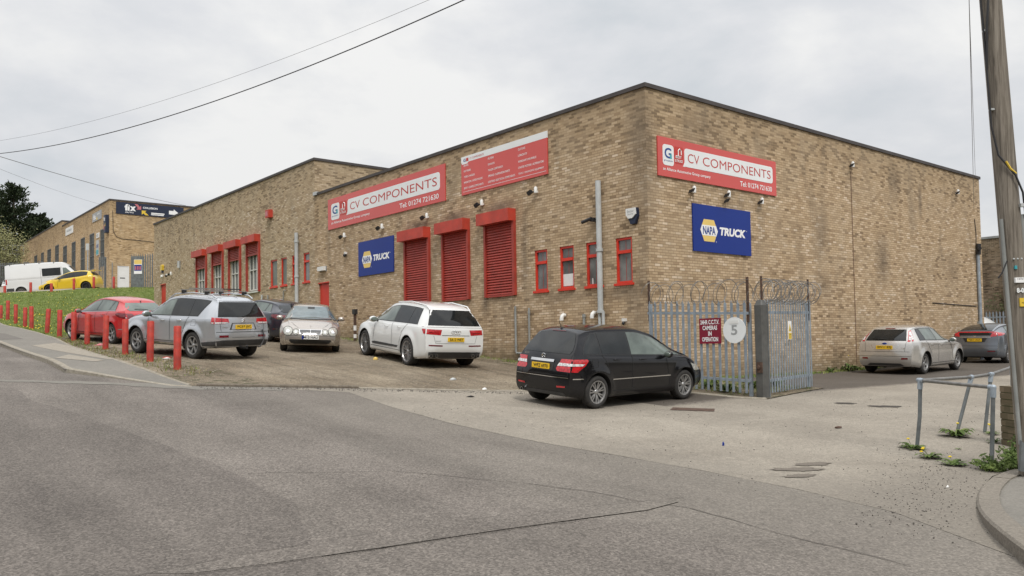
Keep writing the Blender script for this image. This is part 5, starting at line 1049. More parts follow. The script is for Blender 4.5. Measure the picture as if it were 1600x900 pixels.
stones('grit', 'loose chippings along the yard kerb', 700, lambda: (lambda s: (-11+s*6.5, 1.85-2.0*s+rng.normal(0, .12)-.12))(rng.random()), M['stone2'], .006, .02)
def weed(x_, y_, r_, n, label, fl=(), tall=0, name='dandelion_plant', cat='plant', mat='weed'):
    z_ = g1(x_, y_)+.01; t = thing(name, label, cat, (x_, y_, z_)); m_ = MB(); rr = random.Random(int(abs(x_*977+y_*131)))
    for k in range(n):
        a = rr.uniform(0, 6.283); L_ = r_*rr.uniform(.55, 1.1); up_ = rr.uniform(.15, .9)+tall*rr.random(); d = Vector((math.cos(a), math.sin(a), 0)); sd = Vector((-d.y, d.x, 0)); w_ = L_*.13
        p = [Vector((x_, y_, z_))+d*L_*.08, Vector((x_, y_, z_))+d*L_*.5+Vector((0, 0, L_*.38*up_)), Vector((x_, y_, z_))+d*L_*.8+Vector((0, 0, L_*.42*up_)), Vector((x_, y_, z_))+d*L_+Vector((0, 0, L_*.25*up_))]
        m_.add([p[0]-sd*w_*.2, p[0]+sd*w_*.2, p[1]+sd*w_*.8, p[1]-sd*w_*.8, p[2]+sd*w_, p[2]-sd*w_, p[3]], [(0, 1, 2, 3), (3, 2, 4, 5), (5, 4, 6)])
    m_.build('leaves', M[mat], t, recalc=False)
    for fx, fy, fh in fl:
        m_ = MB(); m_.tube([(x_, y_, z_), (x_+fx, y_+fy, z_+fh)], .003, 4); o = m_.build('flower_stalk', M['weed'], t); m_ = MB(); m_.blob((x_+fx, y_+fy, z_+fh), (.022, .022, .012), 5); m_.build('flower_head', M['dandelion'], o)
    return t
weed(-4.5, -8.8, .22, 40, 'dandelion clump at the foot of the left rail upright', [(-.03, .05, .14)]); weed(-2.85, -8.72, .27, 60, 'leafy dandelion clump at the foot of the slanting rail upright', [(.05, 0, .2)], .4)
weed(-5.1, -9.3, .2, 34, 'dandelion clump with two flowers in the tarmac', [(-.13, .05, .09), (-.07, .06, .12), (.04, .1, .12)]); weed(-5.45, -9.75, .2, 34, 'dandelion clump closest to the camera near the kerb', [(.02, .05, .1)])
weed(-2.25, -9.0, .16, 26, 'small weed at the foot of the third rail upright', [(.05, .05, .15)]); weed(-3.05, -9.35, .14, 22, 'small weed beside the brick pier', [(0, .05, .25)]); weed(-4.1, -9.25, .07, 12, 'tiny weed sprouting alone in the tarmac by the rail')
def bush(x_, y_, h, r_, n, label, leaf=.035):
    z_ = g1(x_, y_); t = thing('weed_bush', label, 'plant', (x_, y_, z_)); rr = random.Random(int(n)); m_ = MB(); pts = []; st = MB()
    for k in range(26):
        a = rr.uniform(0, 6.283); q = rr.random()**.5*r_; tip = Vector((x_+q*math.cos(a), y_+q*math.sin(a), z_+h*rr.uniform(.5, 1)*(1-.5*(q/r_)**2))); b_ = Vector((x_+q*.4*math.cos(a), y_+q*.4*math.sin(a), z_)); st.tube([b_, tip], [.006, .003], 4)
        for j in range(n//26): s = rr.random(); pts.append(b_.lerp(tip, s)+Vector((rr.gauss(0, .035), rr.gauss(0, .035), rr.gauss(0, .02))))
    st.build('stem', M['weed'], t); leaf_cloud(m_, pts, leaf, rr); m_.build('leaves', M['weed'], t, recalc=False)
bush(-4.9, -10.3, .42, .22, 1100, 'leafy green weed bush against the foot of the wooden pole', .032); bush(-5.45, -10.2, .22, .22, 420, 'low yellowish weed patch beside the right rail upright', .035)
bush(-5.25, -10.45, .3, .2, 500, 'small weed clump on the corner kerb before the pole', .03)
for k, (x_, y_, r_) in enumerate(((9.6, -.2, .3), (11.2, -.25, .34), (12.0, -.25, .3), (8.6, -.15, .2), (10.3, -.15, .22))):
    weed(x_, y_, r_, 46, ('tall weed against the side wall left of the silver hatchback', 'bushy weed against the side wall close behind the silver hatchback', 'weed half hidden by the silver hatchback at the wall', 'small weed at the wall foot nearest the gate', 'low weed between the larger ones at the wall foot')[k], [(.02, 0, .5)] if k == 0 else (), 1.2, 'wall_weed')
for k, (x_, y_) in enumerate(((.3, -1.6), (-.05, -2.4), (1.3, -2.2), (2.1, -2.3), (.9, -1.2))): weed(x_, y_, .3, 46, ('weed behind the middle of the palisade fence', 'weed behind the oval sign on the fence', 'weed behind the middle of the gate', 'weed behind the right end of the gate', 'weed by the wall inside the gate')[k], [(.02, .0, .25)] if k == 1 else (), 1.0, 'yard_weed')
# litter
def scrap(x_, y_, s, mat, label, cat='litter', h=.02):
    z_ = g1(x_, y_)+.012; m_ = MB(); rr = random.Random(int(abs(x_*71+y_*37)*10)); n = 7; P_ = [(x_+s*rr.uniform(.6, 1.2)*math.cos(6.283*k/n), y_+s*.55*rr.uniform(.6, 1.2)*math.sin(6.283*k/n)) for k in range(n)]
    m_.add([(a, b, z_+rr.uniform(0, h)) for a, b in P_]+[(x_, y_, z_+h*1.4)]+[(a, b, z_-.004) for a, b in P_], [(k, (k+1) % n, n) for k in range(n)]+[(k, (k+1) % n, n+1+(k+1) % n, n+1+k) for k in range(n)]); tag(m_.build('litter', M[mat]), label, cat)
scrap(-9.93, 14.1, .17, 'pink', 'crumpled pink and red wrapper between the bollards', h=.05); scrap(-9.6, 8.4, .13, 'red', 'flattened red wrapper in the weeds by the bollards'); scrap(-9.7, 8.1, .1, 'white', 'scrap of white paper beside the flattened red wrapper')
scrap(-2.2, 3.4, .12, 'orange', 'tan stone like scrap by the front wheel of the white off-roader', h=.06) if False else scrap(-4.35, 6.6, .08, 'orange', 'tan scrap between the wheels of the white off-roader', h=.06)
scrap(-5.2, .35, .06, 'white', 'scrap of white litter on the dirt left of the black car', h=.04); scrap(-4.9, 2.0, .09, 'pvc', 'pale flat piece of rubble near the tail of the black car', h=.04)
scrap(-6.25, -.55, .1, 'blackplastic', 'black plastic strip lying on the pale tarmac left of the black car'); scrap(-6.5, -7.0, .022, 'signblue', 'tiny blue cap on the pale tarmac', h=.04); scrap(-7.05, -10.35, .022, 'white', 'crumpled white scrap at the foot of the corner kerb', h=.015)
scrap(-3.3, -7.0, .1, 'rust', 'dead brown twig litter on the pale yard entrance')
t = thing('marker_post', 'dark weathered short post against the wall behind the beige saloon', 'post', (-.35, 15.1, 1.85)); m_ = MB(); m_.tube([(-.35, 15.1, 1.7), (-.35, 15.1, 2.95)], .06, 8); m_.build('shaft', M['rust'], t, smooth=40); m_ = MB(); m_.box((-.42, 15.0, 2.95), (-.28, 15.2, 3.15)); m_.build('cap', M['blackplastic'], t); m_ = MB(); m_.tube([(-.35, 15.1, 2.3), (-.35, 15.1, 2.5)], .063, 8); m_.tube([(-.35, 15.1, 2.0), (-.35, 15.1, 2.15)], .063, 8); m_.build('white_band', M['white'], t)
# ------------------------------------------------------------------ vehicles
def paint(name, col, metal=0, rough=.32, dirt=.12, flake=.06, coat=.8, spec=.5):
    m_, t, n, l, P_ = newmat(name); tcn = node(t, 'ShaderNodeTexCoord').outputs['Object']
    f = noise(t, tcn, 1.3, 4); c_ = ramp(t, f, [(.3, tuple(c*(1-flake) for c in col)), (.7, tuple(min(1, c*(1+flake)) for c in col))])
    s = node(t, 'ShaderNodeSeparateXYZ'); l.new(tcn, s.inputs[0])
    low = mth(t, 'SUBTRACT', 1.0, mth(t, 'DIVIDE', s.outputs[2], .62), clamp=True); dn = noise(t, tcn, 7, 6, .7)
    c_ = mixc(t, mth(t, 'MULTIPLY', mth(t, 'MULTIPLY', low, dn), dirt*3.2, clamp=True), c_, (.16, .13, .10)); l.new(c_, P_.inputs['Base Color'])
    P_.inputs['Metallic'].default_value = metal; P_.inputs['Roughness'].default_value = rough; P_.inputs['Coat Weight'].default_value = coat; P_.inputs['Specular IOR Level'].default_value = spec; P_.inputs['Coat Roughness'].default_value = .05
    bumpn(t, P_, noise(t, tcn, 2.2, 2), .004, .12); return m_
M['tyre'] = pm('tyre_rubber', (.028, .027, .026), .85, var=.25, scale=8, dirt=.3, bump=.2, bscale=90)
M['alloy'] = pm('alloy_wheel', (.42, .42, .42), .32, metal=.75, var=.12, scale=6, dirt=.15)
M['alloydark'] = pm('dark_wheel', (.02, .02, .022), .4, metal=.3, var=.2)
M['hubdark'] = pm('brake_dark', (.03, .028, .027), .7, var=.3)
M['trim'] = pm('black_trim', (.018, .018, .019), .5, var=.2)
M['greytrim'] = pm('grey_lower_plastic', (.045, .045, .047), .6, var=.2, dirt=.2)
M['seal'] = pm('window_surround', (.012, .012, .013), .35)
M['chrome'] = pm('chrome', (.72, .72, .72), .12, metal=1, var=.05)
M['under'] = pm('underbody', (.012, .011, .010), .9)
M['gap'] = pm('panel_gap', (.012, .012, .012), .8)
def lens(name, col, rough=.12):
    m_, t, n, l, P_ = newmat(name); tcn = node(t, 'ShaderNodeTexCoord').outputs['Object']
    v = node(t, 'ShaderNodeTexVoronoi', i_Scale=22.); l.new(tcn, v.inputs['Vector']); l.new(ramp(t, v.outputs['Distance'], [(.2, tuple(c*.7 for c in col)), (.7, tuple(min(1, c*1.3) for c in col))]), P_.inputs['Base Color'])
    P_.inputs['Roughness'].default_value = rough; P_.inputs['Coat Weight'].default_value = 1; P_.inputs['Coat Roughness'].default_value = .03; return m_
M['lred'] = lens('red_lens', (.42, .012, .018)); M['ldark'] = lens('dark_red_lens', (.13, .008, .014)); M['lclear'] = lens('clear_lens', (.55, .55, .55)); M['lamber'] = lens('amber_lens', (.5, .2, .03)); M['lhead'] = lens('headlamp_lens', (.40, .40, .36))
M['cglass'] = glassmat('tinted_car_glass', (.014, .016, .017), .025, .4); M['cgreen'] = glassmat('clear_car_glass', (.115, .14, .125), .04, .6); M['cblue'] = glassmat('windscreen_glass', (.12, .155, .165), .04, .8)
M['plateyellow'] = pm('yellow_plate', (.80, .50, .02), .4, var=.03); M['platewhite'] = pm('white_plate', (.75, .75, .73), .4, var=.03)
class Car:
    def __init__(s, name, label, paintm, L, W, wb, r_, Lr, top, belt, wtop, rear, front, zb=.2, plan=None, track=None, flare=.02, cat='car', tw=.21, beltw=.955, taper_r=.88, taper_f=.82, group=None):
        s.W = W; s.wb = wb; s.r = r_; s.Lr = Lr; s.L = L; s.xf = L-Lr; s.track = track or W-.26; s.paint = paintm; s.tw = tw
        s.root = thing(name, label, cat, (0, 0, 0), 0, group)
        ft, fb, fw = pchip(*zip(*top)), pchip(*zip(*belt)), pchip(*zip(*wtop)); rz, fz = pchip(*zip(*rear)), pchip(*zip(*front))
        xr, xf = -Lr, s.xf
        NS = 100; xs_ = xr+(xf-xr)*np.linspace(0, 1, NS)
        def plan_w(x):
            a = ss((x-xr)/.55); b = ss((xf-x)/.75); a = 1-(1-a)**2.0; b = 1-(1-b)**2
            return W/2*(taper_r+(1-taper_r)*a)*(taper_f+(1-taper_f)*b)
        rng_r, rng_f = 1.25, .9
        def shift(x, z):
            fr_ = np.clip(1-(x-xr)/rng_r, 0, 1)**2; ff_ = np.clip(1-(xf-x)/rng_f, 0, 1)**2
            return rz(z)*fr_-fz(z)*ff_
        rings = []
        for x in xs_:
            w_ = plan_w(x); zt = float(ft(x)); zbel = min(float(fb(x)), zt-.015); wt = min(float(fw(x)), w_*.93); h = max(zt-zbel, .015)
            zb_ = zb+.05*(1-ss((x-xr)/.4))+.05*(1-ss((xf-x)/.5)); H_ = zbel-zb_; wbelt = w_*beltw
            c1 = min(.10, .42*h); c2 = min(.03, .13*h)
            P_ = [(0, zb_), (w_*.82, zb_), (w_*.93, zb_+.025), (w_*.975, zb_+.10), (w_*.99, zb_+.35*H_), (w_, zb_+.62*H_), (w_*.995, zb_+.82*H_), (w_*.98, zbel-.05), (wbelt, zbel), ((wbelt+wt)/2+.012, (zbel+zt-c1)/2), (wt, zt-c1), (wt-c1*.45, zt-c2*1.15), (wt*.55, zt+.004), (0, zt+.018)]
            P_ = np.array(P_); out_ = []
            # Catmull-Rom refinement
            Q = np.vstack([[-P_[1][0], P_[1][1]], P_, [-P_[-2][0], P_[-2][1]]])
            for i in range(1, len(Q)-2):
                for q in range(3):
                    t_ = q/3; p0, p1, p2, p3 = Q[i-1], Q[i], Q[i+1], Q[i+2]
                    out_.append(.5*((2*p1)+(-p0+p2)*t_+(2*p0-5*p1+4*p2-p3)*t_**2+(-p0+3*p1-3*p2+p3)*t_**3))
            out_.append(P_[-1]); out_ = np.array(out_); out_[:, 0] = np.maximum(out_[:, 0], 0); out_[0, 0] = out_[-1, 0] = 0
            rings.append(out_)
        nr = len(rings[0]); vs = []; ring_i = []
        def flarey(x, y, z):
            for wx in (0, wb):
                d_ = math.hypot(x-wx, z-r_); y += flare*float(ss((r_+.24-d_)/.17))*float(ss((y-.5*W/2)/.3)) if z < r_*2+.3 else 0
            return y
        for k, x in enumerate(xs_):
            idx = []; full = [(y, z) for y, z in rings[k]]+[(-y, z) for y, z in rings[k][-2:0:-1]]
            for y, z in full:
                xx = x+float(shift(x, z)); yy = math.copysign(flarey(xx, abs(y), z), y) if y else 0; idx.append(len(vs)); vs.append((xx, yy, z))
            ring_i.append(idx)
        n = len(ring_i[0]); fs = [(ring_i[k][j], ring_i[k+1][j], ring_i[k+1][(j+1) % n], ring_i[k][(j+1) % n]) for k in range(NS-1) for j in range(n)]
        for end, sg in ((0, 1), (NS-1, -1)):
            base_ = [vs[i] for i in ring_i[end]]; zc = .55*(min(b[2] for b in base_)+max(b[2] for b in base_)); prev = ring_i[end]; x0 = xs_[end]; bul = .07 if sg > 0 else .13
            for q in (.94, .86, .74, .6, .45, .3, .15):
                idx = []
                for bx, by, bz in base_:
                    z = zc+(bz-zc)*(q if abs(by) > 1e-6 or True else q); y = by*q; x = x0+float(shift(x0, z))-sg*bul*(1-q*q)*1.0; idx.append(len(vs)); vs.append((x, y, z))
                fs += [(prev[j], prev[(j+1) % n], idx[(j+1) % n], idx[j]) for j in range(n)]; prev = idx
            x = x0+float(shift(x0, zc))-sg*bul; vs.append((x, 0, zc)); c = len(vs)-1; fs += [(prev[j], prev[(j+1) % n], c) for j in range(n)]
        mb = MB(); mb.add(vs, fs); body = mb.build('body', [paintm, M['under']], s.root, local=True, merge=True)
        bm = bmesh.new(); bm.from_mesh(body.data); s.bvh = BVHTree.FromBMesh(bm); bm.free()
        # wheel arches cut out of the body
        cut = MB(); ra = r_+.055
        for wx in (0, wb):
            for sd in (1, -1):
                y0, y1 = sd*(s.track/2-.17), sd*(W/2+.3); K = 40; b = len(cut.v)
                ringA = [(wx+ra*math.cos(2*math.pi*k/K), y0, r_+.01+ra*math.sin(2*math.pi*k/K)) for k in range(K)]; ringB = [(a_[0], y1, a_[2]) for a_ in ringA]
                cut.add(ringA+ringB, [tuple(range(K)), tuple(range(2*K-1, K-1, -1))]+[(k, (k+1) % K, K+(k+1) % K, K+k) for k in range(K)])
        co_ = cut.build('cutter', M['under'], s.root, local=True); md = body.modifiers.new('b', 'BOOLEAN'); md.object = co_; md.operation = 'DIFFERENCE'; md.solver = 'EXACT'
        dg = bpy.context.evaluated_depsgraph_get(); nm = bpy.data.meshes.new_from_object(body.evaluated_get(dg)); body.modifiers.clear(); old = body.data; body.data = nm; nm.name = 'body'
        bpy.data.objects.remove(co_); nm.materials.clear(); nm.materials.append(paintm); nm.materials.append(M['under'])
        for p in nm.polygons:
            c = p.center; p.material_index = 0
            if c.z < zb+.035 and p.normal.z < -.5: p.material_index = 1
            for wx in (0, wb):
                d_ = math.hypot(c.x-wx, c.z-r_-.01)
                if d_ < ra+.002 and abs(p.normal.y) < .35 and abs(d_-ra) < .012: p.material_index = 1
                if d_ < ra-.004 and abs(abs(c.y)-(s.track/2-.17)) < .01: p.material_index = 1
        nm.polygons.foreach_set('use_smooth', [True]*len(nm.polygons)); nm.set_sharp_from_angle(angle=R(38)); s.body = body
        s.xr, s.NS = xr, NS
    # projectors: v in the view plane -> 3-D point on the bodywork
    def ray(s, view, a, b, off):
        if view == 'side': o, d = Vector((a, 3, b)), Vector((0, -1, 0))
        elif view == 'side2': o, d = Vector((a, -3, b)), Vector((0, 1, 0))
        elif view == 'cornerL': d = Vector((.7071, -.7071, 0)); o = Vector((.7071*a, .7071*a, b))-d*7
        elif view == 'cornerR': d = Vector((.7071, .7071, 0)); o = Vector((.7071*a, -.7071*a, b))-d*7
        elif view == 'fcornerL': d = Vector((-.7071, -.7071, 0)); o = Vector((-.7071*a, .7071*a, b))-d*8
        elif view == 'fcornerR': d = Vector((-.7071, .7071, 0)); o = Vector((-.7071*a, -.7071*a, b))-d*8
        elif view == 'rear': o, d = Vector((-6, a, b)), Vector((1, 0, 0))
        elif view == 'front': o, d = Vector((9, a, b)), Vector((-1, 0, 0))
        else: o, d = Vector((a, b, 5)), Vector((0, 0, -1))
        h = s.bvh.ray_cast(o, d)
        if h[0] is None: return None
        nn = h[1]; nn = nn if nn.dot(d) < 0 else -nn
        return h[0]+nn*off
    def decal(s, name, view, poly, mat, off=.006, parent=None, res=.05, mirror=True):
        views = [view, 'side2'] if view == 'side' else ([view+'L', view+'R'] if view.endswith('corner') else [view]); objs = []
        if view.endswith('corner'):
            q_ = []
            for k_, u_, z_ in poly:      # 'r' rear y, 's' side x, 'f' front y
                h_ = s.ray({'r': 'rear', 's': 'side', 'f': 'front'}[k_], u_, z_, 0); q_.append((((h_.x+h_.y) if view == 'corner' else (h_.y-h_.x))*.7071, z_))
            poly = q_
        polys = [poly]+([[(-a, b) for a, b in poly]] if view in ('rear', 'front', 'top') and mirror and min(p[0] for p in poly) > 0.02 else [])
        if view == 'top' : polys = [poly]
        for vw in views:
            for pl in polys:
                P2_, F2_ = tri(pl, res); pts = [s.ray(vw, a, b, off) for a, b in P2_]; ok = [p is not None for p in pts]
                fs = [f for f in F2_ if all(ok[i] for i in f)]
                # drop facets stretched over an edge
                fs = [f for f in fs if max((pts[f[0]]-pts[f[1]]).length, (pts[f[1]]-pts[f[2]]).length, (pts[f[2]]-pts[f[0]]).length) < res*7]
                if not fs: continue
                pts = [p if p is not None else Vector((0, 0, .5)) for p in pts]
                used = sorted({i for f in fs for i in f}); rm = {i: k for k, i in enumerate(used)}
                mb = MB(); mb.add([pts[i] for i in used], [tuple(rm[i] for i in f) for f in fs]); o = mb.build(name, M[mat] if isinstance(mat, str) else mat, parent or s.root, local=True, recalc=False, smooth=50)
                dirv = {'side': Vector((0, 1, 0)), 'side2': Vector((0, -1, 0)), 'rear': Vector((-1, 0, 0)), 'front': Vector((1, 0, 0)), 'top': Vector((0, 0, 1)), 'cornerL': Vector((-1, 1, 0)), 'cornerR': Vector((-1, -1, 0)), 'fcornerL': Vector((1, 1, 0)), 'fcornerR': Vector((1, -1, 0))}[vw]
                if sum(p.normal.dot(dirv)*p.area for p in o.data.polygons) < 0: o.data.flip_normals()
                objs.append(o)
        return objs
    def line(s, view, pts, w_=.010, mat='gap', off=.003, name='panel_gap', parent=None):
        for vw in ([view, 'side2'] if view == 'side' else [view]):
            P_ = []
            for i in range(len(pts)-1):
                a, b = Vector(pts[i]), Vector(pts[i+1]); k = max(1, int((b-a).length/.06))
                P_ += [a.lerp(b, j/k) for j in range(k)]
            P_.append(Vector(pts[-1])); vs = []
            for i, p in enumerate(P_):
                t_ = (P_[min(i+1, len(P_)-1)]-P_[max(i-1, 0)]).normalized(); nn = Vector((-t_.y, t_.x))*w_/2
                for sg in (-1, 1): vs.append(s.ray(vw, p.x+nn.x*sg, p.y+nn.y*sg, off))
            fs = [(2*i, 2*i+1, 2*i+3, 2*i+2) for i in range(len(P_)-1) if None not in vs[2*i:2*i+4]]; vs = [v if v is not None else Vector((0, 0, .5)) for v in vs]
            fs = [f for f in fs if (vs[f[0]]-vs[f[2]]).length < .4]
            if fs: mb = MB(); mb.add(vs, fs); mb.build(name, M[mat], parent or s.root, local=True, recalc=False)
    def roofz(s, x):
        h = s.bvh.ray_cast(Vector((x, 0, 5)), Vector((0, 0, -1))); return h[0].z if h[0] else 0
    def glasshouse(s, x0, bottom, pillars, drop=.10, rearcut=None, mats=('cglass',), x1=None, margin=.035, chrome=False, topin=.012):
        """side glass: from x0 (rear) forward until roof line meets the waist"""
        X = np.arange(x0, s.xf, .04); fb = bottom if callable(bottom) else (lambda x: bottom)
        top_ = [];
        for x in X:
            zt = s.roofz(x)-drop
            if zt < fb(x)+.02 or (x1 and x > x1): break
            top_.append((x, zt))
        def lim(x, z): return x >= x0+(rearcut(z) if rearcut else 0)
        def clip(xa, xb, m):
            xs__ = [q for q in np.linspace(xa, xb, max(4, int((xb-xa)/.05)))]; tz = lambda x: float(np.interp(x, [p[0] for p in top_], [p[1] for p in top_]))-m
            up_ = [(x, max(tz(x), fb(x)+m+.004)) for x in xs__]; lo = [(x, fb(x)+m) for x in xs__]
            return lo, up_
        end = top_[-1][0]+.04
        lo, up_ = clip(x0, end, 0)
        rc = rearcut or (lambda z: 0)
        def shp(lo, up_, rear):
            if rear:   # slope the rear edge by rc
                za, zb_ = lo[0][1], up_[0][1]; L1 = [(za+(zb_-za)*q/4) for q in range(5)]
                lo = [p for p in lo if p[0] > x0+rc(za)+.01]; up_ = [p for p in up_ if p[0] > x0+rc(p[1])+.01]
                zt = up_[0][1]; edge = [(x0+rc(za+(zt-za)*q/6), za+(zt-za)*q/6) for q in range(7)]
                return [*edge[::-1], *lo[0:], *up_[::-1][:-0 or None]]
            return lo+up_[::-1]
        s.decal('window_surround', 'side', shp(lo, up_, True), 'seal', .003)
        if chrome: s.line('side', [(p[0], p[1]-.004) for p in lo], .016, 'chrome', .008, 'window_trim')
        xs_p = [x0]+[p for p in pillars]+[end]
        for i in range(len(xs_p)-1):
            a, b = xs_p[i], xs_p[i+1]; a2 = a+(0 if i == 0 else .022); b2 = b-(.022 if i < len(xs_p)-2 else .03)
            lo, up_ = clip(a2, b2, margin*.6)
            if i == 0:
                sv = x0; lo2 = lo; poly = None
                za, zt = lo[0][1], up_[0][1]; lo = [p for p in lo if p[0] > x0+rc(za)+.03]; up_ = [p for p in up_ if p[0] > x0+rc(p[1])+.03]
                if not lo or not up_: continue
                zt = up_[0][1]; poly = [(x0+.022+rc(za+(zt-za)*q/5), za+(zt-za)*q/5) for q in range(6)][::-1]+lo+up_[::-1]
            else: poly = lo+up_[::-1]
            s.decal('side_window', 'side', poly, mats[min(i, len(mats)-1)], .006)
    def wheels(s, style='spoke', n=5, mat='alloy', rr=.66, dish=.0, wobble=0, ys=0):
        r_, tw = s.r, s.tw; RR = r_*rr
        ty = MB(); pr = [(RR, -tw/2+.012), (RR+.015, -tw/2), (r_-.045, -tw/2-.004), (r_-.014, -tw/2+.012), (r_, -tw/2+.035), (r_+.001, 0), (r_, tw/2-.035), (r_-.014, tw/2-.012), (r_-.045, tw/2+.004), (RR+.015, tw/2), (RR, tw/2-.012)]
        base_ = MB(); base_.lathe([(0, .02), (RR*.98, .02), (RR*.98, -tw/2+.02), (0, -tw/2+.02)], 28, lambda x, y, h: (x, h, y)); base_.lathe([(0, .055), (.13, .055), (.13, .02)], 16, lambda x, y, h: (x, h, y))
        ty.lathe(pr, 40, lambda x, y, h: (x, h, y)); rim = MB()
        rim.lathe([(RR+.004, tw/2-.02), (RR+.006, tw/2-.002), (RR-.012, tw/2-.004), (RR-.022, tw/2-.03), (RR-.028, .03)], 40, lambda x, y, h: (x, h, y))
        yo, yi = tw/2-.022, tw/2-.05
        def spoke(a0, w0, w1, r0, r1, split=0, twist=0):
            for d_ in ((-split, split) if split else (0,)):
                ca = a0+d_; pts = []
                for rr_, ww, hh, tw_ in ((r0, w0, yi+.012, 0), ((r0+r1)/2, (w0+w1)/2*.8, yo-.004, twist/2), (r1, w1, yo, twist)):
                    aa = (a0 if rr_ == r0 and split else ca)+tw_; c_, s_ = math.cos(aa), math.sin(aa)
                    for sg in (-1, 1): pts.append((rr_*c_-sg*ww*s_, hh, rr_*s_+sg*ww*c_))
                b = pts+[(p[0], p[1]-.03, p[2]) for p in pts]
                rim.add(b, [(0, 1, 3, 2), (2, 3, 5, 4), (6, 8, 9, 7), (8, 10, 11, 9), (0, 2, 8, 6), (2, 4, 10, 8), (1, 7, 9, 3), (3, 9, 11, 5), (0, 6, 7, 1), (4, 5, 11, 10)])
        for k in range(n):
            a = 2*math.pi*k/n+.3
            if style == 'spoke': spoke(a, .028, .034, .05, RR-.014)
            elif style == 'twin': spoke(a, .016, .012, .05, RR-.014, split=.16)
            elif style == 'y': spoke(a, .016, .012, .05, RR-.014, split=.2); spoke(a+math.pi/n, .007, .008, .05, RR-.014)
            elif style == 'swirl': spoke(a, .022, .03, .05, RR-.014, twist=.28); spoke(a+.26, .01, .012, .07, RR-.014, twist=.05)
            elif style == 'thin': spoke(a, .013, .013, .05, RR-.014)
            elif style == 'wide': spoke(a, .045, .06, .05, RR-.014)
        rim.lathe([(0, yi+.022), (.035, yi+.022), (.05, yi+.012), (.06, yi-.01)], 16, lambda x, y, h: (x, h, y))
        proto = None
        for wx in (0, s.wb):
            for sd in (1, -1):
                y = sd*(s.track/2+ys)
                if proto is None:
                    wob = base_.build('wheel', M['hubdark'], s.root, local=True, smooth=40); t1 = ty.build('tyre', M['tyre'], wob, local=True, smooth=50); t2 = rim.build('rim', M[mat], wob, local=True, smooth=35); proto = (wob, t1, t2); cur = proto
                else:
                    c0 = proto[0].copy(); COL.objects.link(c0); cur = [c0]
                    for q in proto[1:]: d_ = q.copy(); COL.objects.link(d_); d_.parent = c0; cur.append(d_)
                cur[0].location = (wx, y, s.r); cur[0].rotation_euler = (0, random.uniform(0, 6), 0) if sd > 0 else (0, random.uniform(0, 6), math.pi)
    def plate(s, view, z, txt, yellow=True, y=0, w_=.50, h=.11, proud=.012, tilt=0):
        sg = -1 if view == 'rear' else 1; p = [s.ray(view, yy, zz, 0) for yy in (y-w_/2, y, y+w_/2) for zz in (z-h/2, z, z+h/2)]; p = [q for q in p if q]
        x = (min if sg < 0 else max)(q.x for q in p)+sg*proud
        fr = frame((x, y, z), (0, sg*1.0, 0) if sg > 0 else (0, -1, 0), (sg, 0, 0)); fr = frame((x, y, z), (0, -1, 0) if sg < 0 else (0, 1, 0), (sg, 0, 0))
        mb = MB(); mb.box((-w_/2, -h/2, -.02), (w_/2, h/2, 0), fr); o = mb.build('number_plate', M['plateyellow' if yellow else 'platewhite'], s.root, local=True)
        mb = MB(); text(mb, txt, fr, 0.01, -h*.33, w_=w_*.84, h=h*.66, d=.003, align='c', bold=.02); mb.build('lettering', M['txtblack'], o, local=True)
        if not yellow: mb = MB(); mb.box((-w_/2, -h/2, 0), (-w_/2+.05, h/2, .002), fr); mb.build('country_band', M['signblue'], o, local=True)
        return x
    def mirror(s, x, z, mat=None, sz=1):
        for sd, vw in ((1, 'side'), (-1, 'side2')):
            p = s.ray(vw, x, z, 0)
            if p is None: continue
            mb = MB(); c = (p.x+.02, p.y+sd*.13*sz, p.z+.05); mb.blob(c, (.075*sz, .11*sz, .075*sz), 7)
            o = mb.build('wing_mirror', mat or s.paint, s.root, local=True, smooth=60); mb = MB(); mb.tube([(p.x+.03, p.y-sd*.03, p.z-.01), (p.x+.02, p.y+sd*.09, p.z+.02)], [.03, .02], 8); mb.build('mirror_arm', M['trim'], o, local=True)
            mb = MB(); mb.blob((c[0]-.052*sz, c[1], c[2]), (.026*sz, .09*sz, .06*sz), 6); mb.build('mirror_glass', M['cgreen'], o, local=True, smooth=60)
    def handles(s, spots, mat='paint'):
        for x, z in spots:
            for sd, vw in ((1, 'side'), (-1, 'side2')):
                p = s.ray(vw, x, z, 0); mb = MB(); mb.tube([(p.x-.09, p.y, p.z), (p.x-.07, p.y+sd*.03, p.z+.003), (p.x+.07, p.y+sd*.03, p.z+.003), (p.x+.09, p.y, p.z)], .013, 6); mb.build('door_handle', s.paint if mat == 'paint' else M[mat], s.root, local=True, smooth=60)
